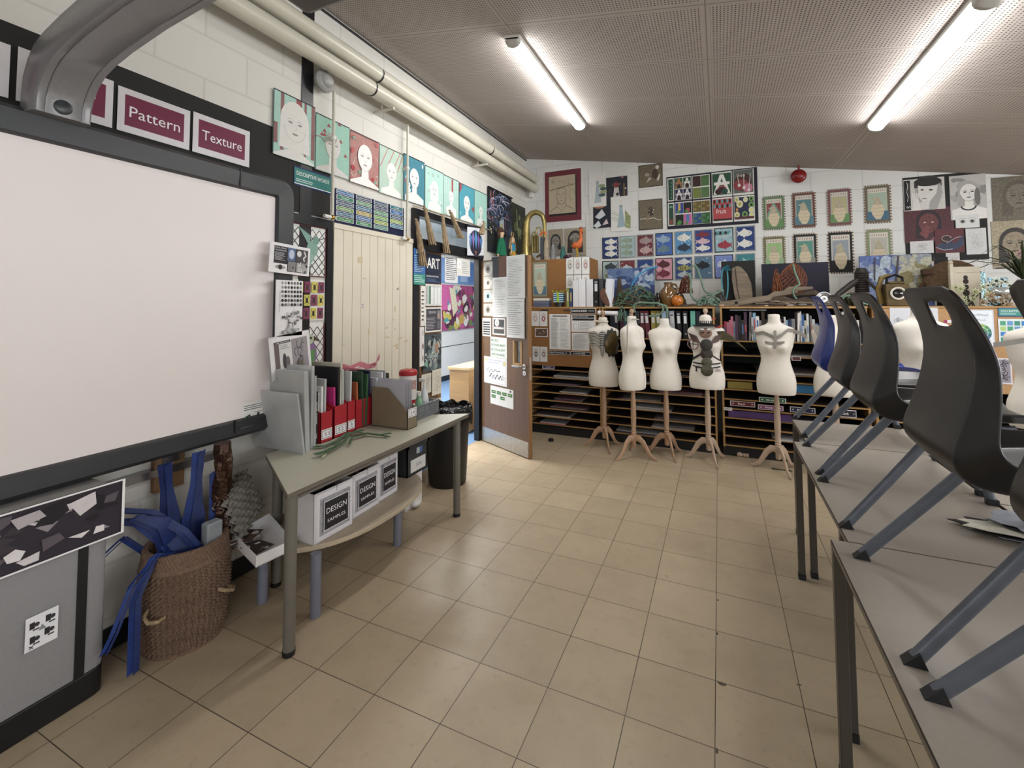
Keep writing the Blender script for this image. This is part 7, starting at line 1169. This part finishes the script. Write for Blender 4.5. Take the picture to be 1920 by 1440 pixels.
BB('colour_chart', (1871, 598), (1945, 646), lambda a: (a.R(.02,.02,.98,.98,'#d9e2e6'), [a.R(.05+.19*c, .08+.22*r, .2+.19*c, .26+.22*r, ['#2f8f7a', '#2f7fc9', '#a3cf6a', '#3fa07a', '#5f9ad0'][(c+r) % 5]) for c in range(5) for r in range(4)]), 'chart of green and blue cards on the light cork board', 'chart', '#d9e2e6', Y=YQ); BB('coil_drawing', (1866, 671), (1899, 721), lambda a: (a.R(.1,.06,.9,.94,'#8f8a96'), [a.Arc(.5+.15*math.sin(q), .15+.09*q, .2, .08, q, q+4, .05, '#2f2a34') for q in range(9)]), 'black and white coil pattern drawing low on the light cork board', 'drawing', '#cfcad2', Y=YQ)
BB('labelled_card', (1770, 600), (1800, 606), lambda a: a.R(0,0,.2,1,'#a82a5a'), 'white card with a pink end seen through the chair handle', 'card', '#e0dcdc', Y=YQ)
# ================================================================== DRESS FORMS
CAL = M('calico', '#e2dcd2', .75, noise=.03, scale=40, bump=.15, bscale=400); POLE = M('turned_beech', '#b08f74', .5, noise=.12, scale=5, stretch=(4, 4, .6)); POLEP = M('pale_beech', '#b9a28e', .5, noise=.12, scale=5, stretch=(4, 4, .6))
PROF = [(.0,.150,.105),(.015,.156,.112),(.06,.160,.116),(.11,.160,.116),(.16,.154,.110),(.22,.136,.098),(.28,.120,.088),(.31,.117,.086),(.35,.120,.088),(.39,.132,.092),(.43,.144,.094),(.48,.153,.092),(.53,.163,.086),(.565,.166,.078),(.59,.150,.068),(.607,.110,.058),(.62,.072,.051),(.64,.053,.048),(.665,.048,.046),(.70,.047,.045),(.712,.040,.039)]
def rad(z, sc):
    for (z0, a0, b0), (z1, a1, b1) in zip(PROF, PROF[1:]):
        if z <= z1: u = (z-z0)/(z1-z0); return (a0+(a1-a0)*u)*sc, (b0+(b1-b0)*u)*sc
    return PROF[-1][1]*sc, PROF[-1][2]*sc
def front(x, z, sc, off=0):    # point on the front surface (local, -y is the front)
    a, b = rad(z, sc); k = max(-.985, min(.985, x/a)); y = -b*math.sqrt(1-k*k)
    y -= sum(.036*math.exp(-((x-s*.062)/.042)**2-((z-.42)/.045)**2) for s in (-1, 1)); return Vector((x, y-off, z))
def form(label, loc, rz, z0, sc=1., hs=1., pale=False, knob=True, seam=False):
    t = thing('dress_form', label, 'dress form', loc, rz, 'calico dress forms on wooden stands'); mb = MB(); rings = []; N = 40
    zs = []
    for (za, _, _), (zb, _, _) in zip(PROF, PROF[1:]): zs += [za, (za+zb)/2]
    zs.append(PROF[-1][0])
    for z in zs:
        a, b = rad(z, sc); r = []
        for j in range(N):
            th = 2*PI*j/N; x, y = a*math.cos(th), b*math.sin(th)
            if y < 0: y -= sum(.036*math.exp(-((x-s*.062)/.042)**2-((z-.42)/.045)**2) for s in (-1, 1))
            elif z < .3: y += .02*math.exp(-((z-.1)/.1)**2)*math.sin(th)
            r.append((x, y, z0+z*hs))
        rings.append(r)
    mb.loft(rings, CAL); mb.build('torso', t, ang=60)
    pm = POLEP if pale else POLE; mb = MB()
    mb.lathe([(.016, .10), (.022, .11), (.024, .2), (.026, .215), (.022, .222), (.027, .235), (.022, .245), (.026, .255), (.021, .27), (.025, .34), (.027, .42), (.024, .52), (.019, z0-.02), (.017, z0)], pm, 18); mb.build('pole', t)
    for k in range(3):
        a = k*2*PI/3+.9; c = Vector((math.cos(a), math.sin(a), 0)); mb = MB(); mb.tube([c*r+Vector((0,0,z)) for r, z in ((.012,.185),(.05,.19),(.09,.155),(.122,.10),(.155,.045),(.20,.014),(.225,.011))], [.032,.031,.026,.021,.018,.015,.010], pm, 10, flat=.5, up=(0,0,1)); mb.build('leg', t)
    if knob: mb = MB(); mb.lathe([(.012, 0), (.018, .01), (.010, .02), (.02, .035), (.024, .05), (.018, .068), (.001, .074)], pm, 14, o=(0, 0, z0+.71*hs)); mb.build('neck_knob', t)
    if seam: mb = MB(); P_ = [front(.03+.02*math.sin(z*6), z, sc, .001)+Vector((0,0,z0)) for z in [i*.02 for i in range(30)]]; mb.tube(P_, .0012, M('seam_line', '#b3aa9c', .8), 4); mb.build('centre_seam', t)
    t['sc'] = sc; t['z0'] = z0; return t
def wrap(t, mb, pts, m, off=.004, seg=None):     # polygon drawn flat (x,z), wrapped on the front of the torso
    sc, z0 = t['sc'], t['z0']; c = (sum(p[0] for p in pts)/len(pts), sum(p[1] for p in pts)/len(pts)); vs = []; fs = []; K = 4; q = []
    for (xa, za), (xb, zb) in zip(pts, pts[1:]+pts[:1]): q += [(xa+(xb-xa)*s/4, za+(zb-za)*s/4) for s in range(4)]
    n = len(q)
    for k in range(K+1):
        for x, z in q: u = k/K; v = front(c[0]+(x-c[0])*u, c[1]+(z-c[1])*u, sc, off); v.z += z0; vs.append(v)
    for k in range(K):
        for j in range(n): fs.append((k*n+j, k*n+(j+1) % n, (k+1)*n+(j+1) % n, (k+1)*n+j))
    mb.add(vs, fs, m)
def strip(t, mb, pts, w_, m, off=.006):
    sc, z0 = t['sc'], t['z0']; q = []
    for (xa, za), (xb, zb) in zip(pts, pts[1:]): q += [(xa+(xb-xa)*s/5, za+(zb-za)*s/5) for s in range(5)]
    q.append(pts[-1]); P_ = []
    for x, z in q: v = front(x, z, sc, off); v.z += z0; P_.append(v)
    mb.ribbon(P_, w_, m, (0, 0, 1) if abs(pts[0][1]-pts[-1][1]) < abs(pts[0][0]-pts[-1][0]) else (1, 0, 0), .003)
CARDG = M('grey_card', '#8b8780', .6, noise=.12); CARDD = M('dark_painted_card', '#34322f', .6, noise=.2); BRZ = M('bronze_paint', '#5a4a26', .5, .2, noise=.4, scale=30); CH = M('charcoal_drawing', '#2b2c2e', .7, noise=.4, scale=60)
f1 = form('first dress form from the left, wearing ribbed card armour with a bronze shield', (-1.12, 4.72, 0), .12, .645, .98)
mb = MB()
for s in (-1, 1):
    for k in range(9): z = .565-.017*k; strip(f1, mb, [(s*.02, z-.035), (s*.075, z), (s*.145+(-.01*k*s*.3), z-.01)], .007, CH if k % 2 else CARDG)
for k in range(7): strip(f1, mb, [(-.02, .56-.022*k), (.025, .56-.022*k)], .009, CARDD)
strip(f1, mb, [(.0, .58), (.0, .30)], .006, CARDG, .008); strip(f1, mb, [(-.025, .56), (-.01, .32)], .005, CH, .008); strip(f1, mb, [(.03, .56), (.01, .32)], .005, CH, .008); mb.build('rib_armour', f1)
mb = MB(); sh = [(.03,.43),(.05,.50),(.09,.56),(.13,.57),(.145,.52),(.145,.43),(.125,.36),(.08,.33),(.045,.37)]; wrap(f1, mb, sh, BRZ, .016); mb.build('shield', f1)
mb = MB(); q_ = []; 
for j in range(44):
    a = 2*PI*j/44; r = 1.22 if (j//2) % 2 else 1.08; q_.append((.092+.062*r*math.cos(a), .45+.125*r*math.sin(a)))
wrap(f1, mb, q_, CARDD, .011); mb.build('toothed_edge', f1)
mb = MB(); mb.tube([(.05*math.cos(a), .05*math.sin(a)-.0, .645+.665+.006*math.sin(3*a)) for a in [2*PI*i/16 for i in range(17)]], .008, M('cotton_scarf', '#cfc5b4', .9), 8); mb.tube([(-.03,-.04,1.312),(-.08,-.05,1.325),(-.10,-.05,1.32)], [.008,.01,.003], M('cotton_scarf', '#cfc5b4'), 6); mb.build('neck_tie', f1)
f2 = form('second dress form, turned sideways with a wooden knob and a grey card strap', (-.79, 4.55, 0), 1.05, .665, .94, seam=True)
mb = MB(); P_ = [(-.05,-.05,1.35),(.02,-.075,1.345),(.06,-.05,1.31)]; mb.ribbon(P_, .012, CARDG, (0,.3,1), .003); mb.tube([(-.14,-.06,1.30),(-.19,-.10,1.2),(-.22,-.12,1.1),(-.235,-.12,1.02)], [.035,.03,.02,.008], CARDG, 6, flat=.15); mb.build('card_strap', f2)
f3 = form('third dress form, plain calico with nothing on it', (-.50, 4.73, 0), .10, .652, .95, .98, knob=False)
f4 = form('fourth dress form, wearing a painted hat, mask and black straps', (-.12, 4.72, 0), .0, .69, 1.0, .97, pale=True)
mb = MB(); STR = M('black_strap', '#17161a', .5)
for k, (za, zb) in enumerate(((.245,.235),(.215,.20),(.27,.32))): strip(f4, mb, [(-.12, za), (-.05, zb+.005), (.05, zb+.005), (.12, za)], .012, STR)
strip(f4, mb, [(-.125, .28), (-.05, .33)], .012, STR); mb.build('straps', f4)
mb = MB(); DP_ = M('dark_disc_paint', '#3c3430', .5, noise=.5, scale=25); DB2 = M('grey_disc_paint', '#4f4c3c', .5, noise=.5, scale=25)
for i, (z, r, m_) in enumerate(((.42, .055, CARDD), (.335, .055, DP_), (.255, .048, DB2), (.185, .055, DB2))):
    T = Matrix.Translation(Vector((.005, front(.0, z, 1).y-.018-.004*i, .69+z))) @ Matrix.Rotation(PI/2, 4, 'X'); mb.lathe([(r, 0), (r, .004), (r*.8, .010), (.001, .014)], m_, 24, T=T)
mb.build('painted_discs', f4)
mb = MB(); PNK = M('pinkish_mask_paint', '#8a6a5c', .6, noise=.5, scale=30); wrap(f4, mb, [(-.16,.53),(-.08,.50),(-.04,.43),(-.12,.45)], M('wing_brown', '#4a3430', .6, noise=.3), .02); wrap(f4, mb, [(.15,.53),(.08,.50),(.04,.43),(.11,.45)], M('wing_brown', '#4a3430'), .02); mb.build('collar_wings', f4)
mb = MB(); mb.lathe([(.058, 0), (.058, .008), (.04, .02), (.001, .025)], PNK, 20, sy=.8, T=Matrix.Translation((-.0, -.10, .69+.53)) @ Matrix.Rotation(PI/2, 4, 'X'))
for s in (-1, 1): mb.lathe([(.018, 0), (.012, .004), (.001, .005)], CARDD, 12, sy=.5, T=Matrix.Translation((s*.026, -.124, .69+.535)) @ Matrix.Rotation(PI/2, 4, 'X')); mb.lathe([(.02, 0), (.001, .003)], WHITEP, 12, sy=.4, T=Matrix.Translation((s*.028, -.124, .69+.565)) @ Matrix.Rotation(PI/2, 4, 'X'))
mb.build('mask', f4)
mb = MB(); mb.lathe([(.115, -.005), (.118, 0), (.07, .012), (.055, .02), (.001, .02)], STR, 28, sy=.75, o=(0,-.05,.69+.60)); mb.lathe([(.054, .02), (.056, .05), (.05, .085), (.03, .10), (.001, .102)], CAL, 24, o=(0,-.05,.69+.60))
for k in range(10): a = -PI+PI*k/9; mb.box((.057*math.cos(a)-.004, .057*math.sin(a)-.052, .69+.62), (.057*math.cos(a)+.004, .057*math.sin(a)-.047, .69+.645), STR)
mb.build('hat', f4)
mb = MB(); mb.prism([(-.07,.54),(.06,.55),(.13,.50),(.22,.41),(.25,.37),(.15,.45),(.02,.47)], -.035, -.030, M('olive_leaf_paint', '#4c4426', .6, noise=.4), ax=1, T=Matrix.Translation((.10,-.03,.69))); mb.tube([(.08+.035*math.cos(a),-.04,1.31+.045*math.sin(a)) for a in [PI*.4+PI*1.1*i/9 for i in range(10)]], [.006]*10, M('coral_red', '#a8433a', .5), 7); mb.tube([(.08,-.04,1.27),(.12,-.04,1.275),(.15,-.04,1.29)], [.01,.012,.004], M('coral_red', '#a8433a'), 7); mb.build('shoulder_leaf', f4)
mb = MB(); wrap(f4, mb, [(-.10,.20),(-.085,.215),(-.075,.20),(-.085,.185),(-.078,.165),(-.10,.165),(-.092,.185)], STR, .004); wrap(f4, mb, [(.07,.17),(.125,.17),(.12,.19),(.10,.20),(.08,.195)], M('lilac_paint', '#a9989c', .6), .004); mb.build('painted_motifs', f4)
mb = MB(); P_ = [front(-.115+.05*math.cos(a), .42+.05*math.sin(a), 1, .008)+Vector((0,0,.69)) for a in [2*PI*i/20 for i in range(21)]]; mb.tube(P_, .006, M('mauve_lace', '#8d7478', .7), 6); strip(f4, mb, [(-.115,.47),(-.115,.37)], .006, STR); strip(f4, mb, [(-.155,.42),(-.07,.42)], .006, STR); mb.build('wheel_ornament', f4)
f5 = form('fifth dress form, in front of the bookshelf with grey cut card straps on its chest', (.456, 4.70, 0), -.06, .685, .98, 1., pale=True, knob=False)
mb = MB(); strip(f5, mb, [(-.155,.535),(-.09,.55),(-.03,.52),(.0,.50),(.05,.53),(.10,.575),(.15,.57)], .028, CARDG, .010); strip(f5, mb, [(0,.57),(.0,.44),(-.01,.41)], .022, CARDG, .014); strip(f5, mb, [(-.08,.465),(-.03,.455),(.02,.46),(.07,.47)], .022, CARDG, .012)
mb.ribbon([(-.155,-.03,1.225),(-.19,-.03,1.21),(-.20,-.02,1.16)], .025, CARDG, (.6,0,.8), .003); mb.ribbon([(.15,-.04,1.25),(.19,-.05,1.235),(.24,-.06,1.20)], .03, CARDG, (.3,0,.95), .003); mb.build('card_straps', f5)
f6 = form('sixth dress form, half hidden behind the blue chair with white card leaves on its shoulder', (.90, 4.72, 0), .15, .70, .98, .97, pale=True, knob=False)
mb = MB(); mb.prism([(-.19,.60),(-.16,.615),(-.08,.58),(-.09,.53),(-.15,.52)], -.06, -.055, CARDG, ax=1, T=Matrix.Translation((0,-.03,.70))); mb.prism([(.06,.66),(.12,.70),(.14,.5),(.08,.45)], -.06, -.055, WCARD, ax=1, T=Matrix.Translation((0,-.03,.70))); mb.build('card_leaves', f6)
f7 = form('seventh dress form, plain, seen between the black chairs against the doodle sheet', (1.245, 3.92, 0), .2, .78, 1.0, .97, pale=True, knob=False)
f8 = form('eighth dress form, cut by the right edge of the photo with a grey card strip', (1.735, 3.72, 0), .1, .755, 1.0, .95, pale=True, knob=False)
mb = MB(); mb.ribbon([(-.27,-.10,1.245),(-.15,-.12,1.275),(-.02,-.13,1.30)], .03, CARDG, (0,.2,1), .003); mb.build('card_strip', f8)
mb = MB(); p = PZ(1393, 853, 0.02); T = Matrix.Translation(p) @ Matrix.Rotation(PI/2, 4, 'Y'); mb.lathe([(.001,-.055),(.018,-.05),(.024,-.03),(.018,-.012),(.011,-.006),(.02,.01),(.013,.02),(.018,.028),(.018,.05),(.001,.051)], POLEP, 16, T=T); tag(mb.build('fallen_knob'), 'turned wooden neck knob lying on the floor by the shelving', 'knob')
mb = MB(); p = PZ(1447, 879, .004); mb.box((p.x, p.y, .001), (p.x+.16, p.y+.012, .008), M('dark_stick', '#2a2a20', .6)); tag(mb.build('dark_strip'), 'thin dark strip lying on the floor under the fifth dress form', 'strip')
# ================================================================== RIGHT HAND TABLES
TOPR = M('grey_beige_laminate', '#a59c91', .42, noise=.03, scale=80); TE = M('dark_table_edge', '#2c2723', .5); TL_ = M('dark_bronze_leg', '#4f4a45', .4, .3, noise=.05)
RZ = .73
def rtable(label, x0, x1, y0, y1, near=None, r=.016):
    cx, cy = (x0+x1)/2, (y0+y1)/2; t = thing('classroom_table', label, 'table', (cx, cy, 0), 0, 'grey topped tables pushed together'); a, b, c, d = x0-cx, x1-cx, y0-cy, y1-cy
    mb = MB(); mb.box((a+.002, c+.002, RZ-.002), (b-.002, d-.002, RZ), TOPR); mb.build('tabletop', t, smooth=False); mb = MB(); mb.box((a, c, RZ-.006), (b, d, RZ-.002), TE); mb.box((a, c, RZ-.020), (b, d, RZ-.006), EDGE); mb.build('edge_band', t, smooth=False)
    mb = MB(); e = .03
    for p_, q_ in (((a+e, c+e), (b-e, c+e)), ((b-e, c+e), (b-e, d-e)), ((b-e, d-e), (a+e, d-e)), ((a+e, d-e), (a+e, c+e))): mb.box((min(p_[0], q_[0])-.01, min(p_[1], q_[1])-.01, RZ-.045), (max(p_[0], q_[0])+.01, max(p_[1], q_[1])+.01, RZ-.020), TL_)
    mb.build('frame_rail', t, smooth=False)
    e = .017
    for sx, sy in ((near[0]-cx, near[1]-cy) if near else (a+e, c+e), (a+e, d-e), (b-e, d-e), (b-e, c+e)):
        mb = MB(); mb.box((sx-r, sy-r, .03), (sx+r, sy+r, RZ-.02), TL_); l = mb.build('leg', t, bevel=.003); mb = MB(); mb.box((sx-r-.001, sy-r-.001, 0), (sx+r+.001, sy+r+.001, .03), FOOT); mb.build('foot_cap', l)
    return t
rtable('grey topped table furthest away, end on to the others, under the blue chair', .425, 1.62, 2.958, 3.50)
rtable('grey topped table in the middle of the near row, under three black chairs', .362, .945, 1.80, 2.953, (.385, 1.95))
rtable('grey topped table nearest the camera, running out of the bottom right corner', .315, .94, .60, 1.796)
rtable('grey topped table behind the middle one, beyond a dark gap', .957, 1.56, 2.358, 2.950); rtable('grey topped table at the right behind the torn paper', .957, 1.56, 1.15, 2.352); rtable('grey topped table far right beyond the second row', 1.63, 2.3, 2.36, 3.5)
# ---- chairs standing on the tables
def make_chair(label, mat, matb, loc, rz=0, group='plastic chairs standing on the tables'):
    t = thing('school_chair', label, 'chair', loc, rz, group)
    cen = [(.118,.812),(.126,.793),(.134,.775),(.145,.745),(.152,.715),(.160,.68),(.164,.64),(.160,.60),(.151,.555),(.138,.51),(.124,.47),(.114,.44),(.112,.415),(.122,.392),(.145,.375),(.185,.368),(.24,.372),(.31,.380),(.38,.390),(.45,.396),(.52,.396),(.56,.388),(.585,.372)]
    edg = [(.122,.802),(.130,.786),(.140,.767),(.153,.738),(.166,.708),(.177,.672),(.185,.635),(.183,.595),(.180,.55),(.175,.51),(.170,.48),(.172,.458),(.184,.442),(.205,.432),(.235,.427),(.27,.425),(.32,.424),(.37,.424),(.42,.426),(.47,.428),(.52,.424),(.56,.412),(.585,.392)]
    wd = [.152,.168,.174,.178,.182,.187,.192,.197,.20,.204,.207,.21,.212,.214,.216,.218,.220,.221,.221,.220,.216,.208,.195]
    tt = [-1,-.985,-.94,-.87,-.80,-.775,-.75,-.46,-.18,.10,.13,.34,.44,.55,.75,.775,.80,.87,.94,.985,1]; vs = []; fs = []; n = len(tt)
    def bl(u): u = abs(u); return 0 if u < .785 else ((u-.785)/.215)**.85
    for (cx, cz), (ex, ez), w_ in zip(cen, edg, wd):
        for u in tt: k = bl(u); vs.append((cx+.0+(ex-cx)*k-.004*(1-(u/.8)**2 if abs(u) < .8 else 0), u*w_, cz+(ez-cz)*k))
    for i in range(len(cen)-1):
        for j in range(n-1):
            if i in (2, 3) and 7 <= j <= 8: continue
            fs.append((i*n+j, i*n+j+1, (i+1)*n+j+1, (i+1)*n+j))
    mb = MB(); mb.add(vs, fs, mat); o = mb.build('seat_shell', t, ang=180); s_ = o.modifiers.new('s', 'SOLIDIFY'); s_.thickness = .007; s_.offset = 1; b_ = o.modifiers.new('u', 'SUBSURF'); b_.levels = 1; b_.render_levels = 1
    for s in (-1, 1):
        mb = MB(); mb.tube([(.013, s*.222, .012), (.145, s*.20, .18), (.275, s*.178, .35)], .0155, matb, 12, flat=.62); l = mb.build('rear_leg', t); mb = MB()
        mb.prism([(-.012,0),(.030,0),(.018,.030),(.005,.018)], -.014, .014, FOOT, ax=1, T=Matrix.Translation((.0, s*.222, 0))); mb.build('foot_cap', l)
        mb = MB(); mb.tube([(.545, s*.222, .012), (.50, s*.20, .20), (.455, s*.175, .372)], .0155, matb, 12, flat=.62); l = mb.build('front_leg', t); mb = MB(); mb.box((.53, s*.222-.014, 0), (.563, s*.222+.014, .022), FOOT); mb.build('foot_cap', l)
        mb = MB(); mb.tube([(.26, s*.178, .352), (.465, s*.175, .372)], .011, matb, 8); mb.build('side_rail', t)
    return t
CHB = M('black_plastic', '#19191b', .33, noise=.05, scale=80, bump=.04, bscale=500); CHBL = M('blue_plastic', '#102a78', .3, noise=.05, scale=80); LGM = M('blue_grey_leg_metal', '#666b75', .42, .35, noise=.12, scale=20)
base = make_chair('blue plastic chair furthest along the near row of tables', CHBL, LGM, (.425, 3.29, RZ), -.03)
c2 = make_chair('black plastic chair between the blue chair and the next black one', CHB, LGM, (.398, 2.665, RZ), -.03)
def dupc(label, loc, rz=0):
    c = copy_tree(c2); c.location = loc; c.rotation_euler = (0,0,-.03); c['label'] = label; return c
dupc('black plastic chair third from the far end of the near row', (.378, 2.13, RZ)); dupc('large black plastic chair with the cork board seen through its handle hole', (.360, 1.48, RZ)); dupc('black plastic chair closest to the camera, cut off by the right edge', (.352, .945, RZ))
# torn layered paper on the table
q = random.Random(12); t = thing('torn_paper_pile', 'layered torn grey and black paper pieces on the right hand table', 'torn paper', (.93, 2.06, RZ))
for k, (c, z, dx) in enumerate((('#8e929c', .003, .02), ('#1c1a1c', .010, -.02), ('#a3a7b2', .017, .05), ('#d3cfbf', .024, -.04), ('#17161a', .030, .06), ('#9a9eaa', .037, .03), ('#b3b7c0', .045, .09))):
    P_ = []; L_ = .20-.012*k; W2 = .07+.01*(k % 3)
    for j in range(26): a = 2*PI*j/26; r = q.uniform(.82, 1.12); P_.append((dx+L_*r*math.cos(a), W2*r*math.sin(a)-.02+.02*(k % 3)))
    mb = MB(); mb.prism(P_, z, z+.0025, M('torn%d' % k, c, .75, noise=.2, scale=30), T=Matrix.Rotation(-.25+.1*(k % 4), 4, 'Z') @ Matrix.Rotation(.04*(k % 3-1), 4, 'X')); mb.build('torn_sheet', t, smooth=False)
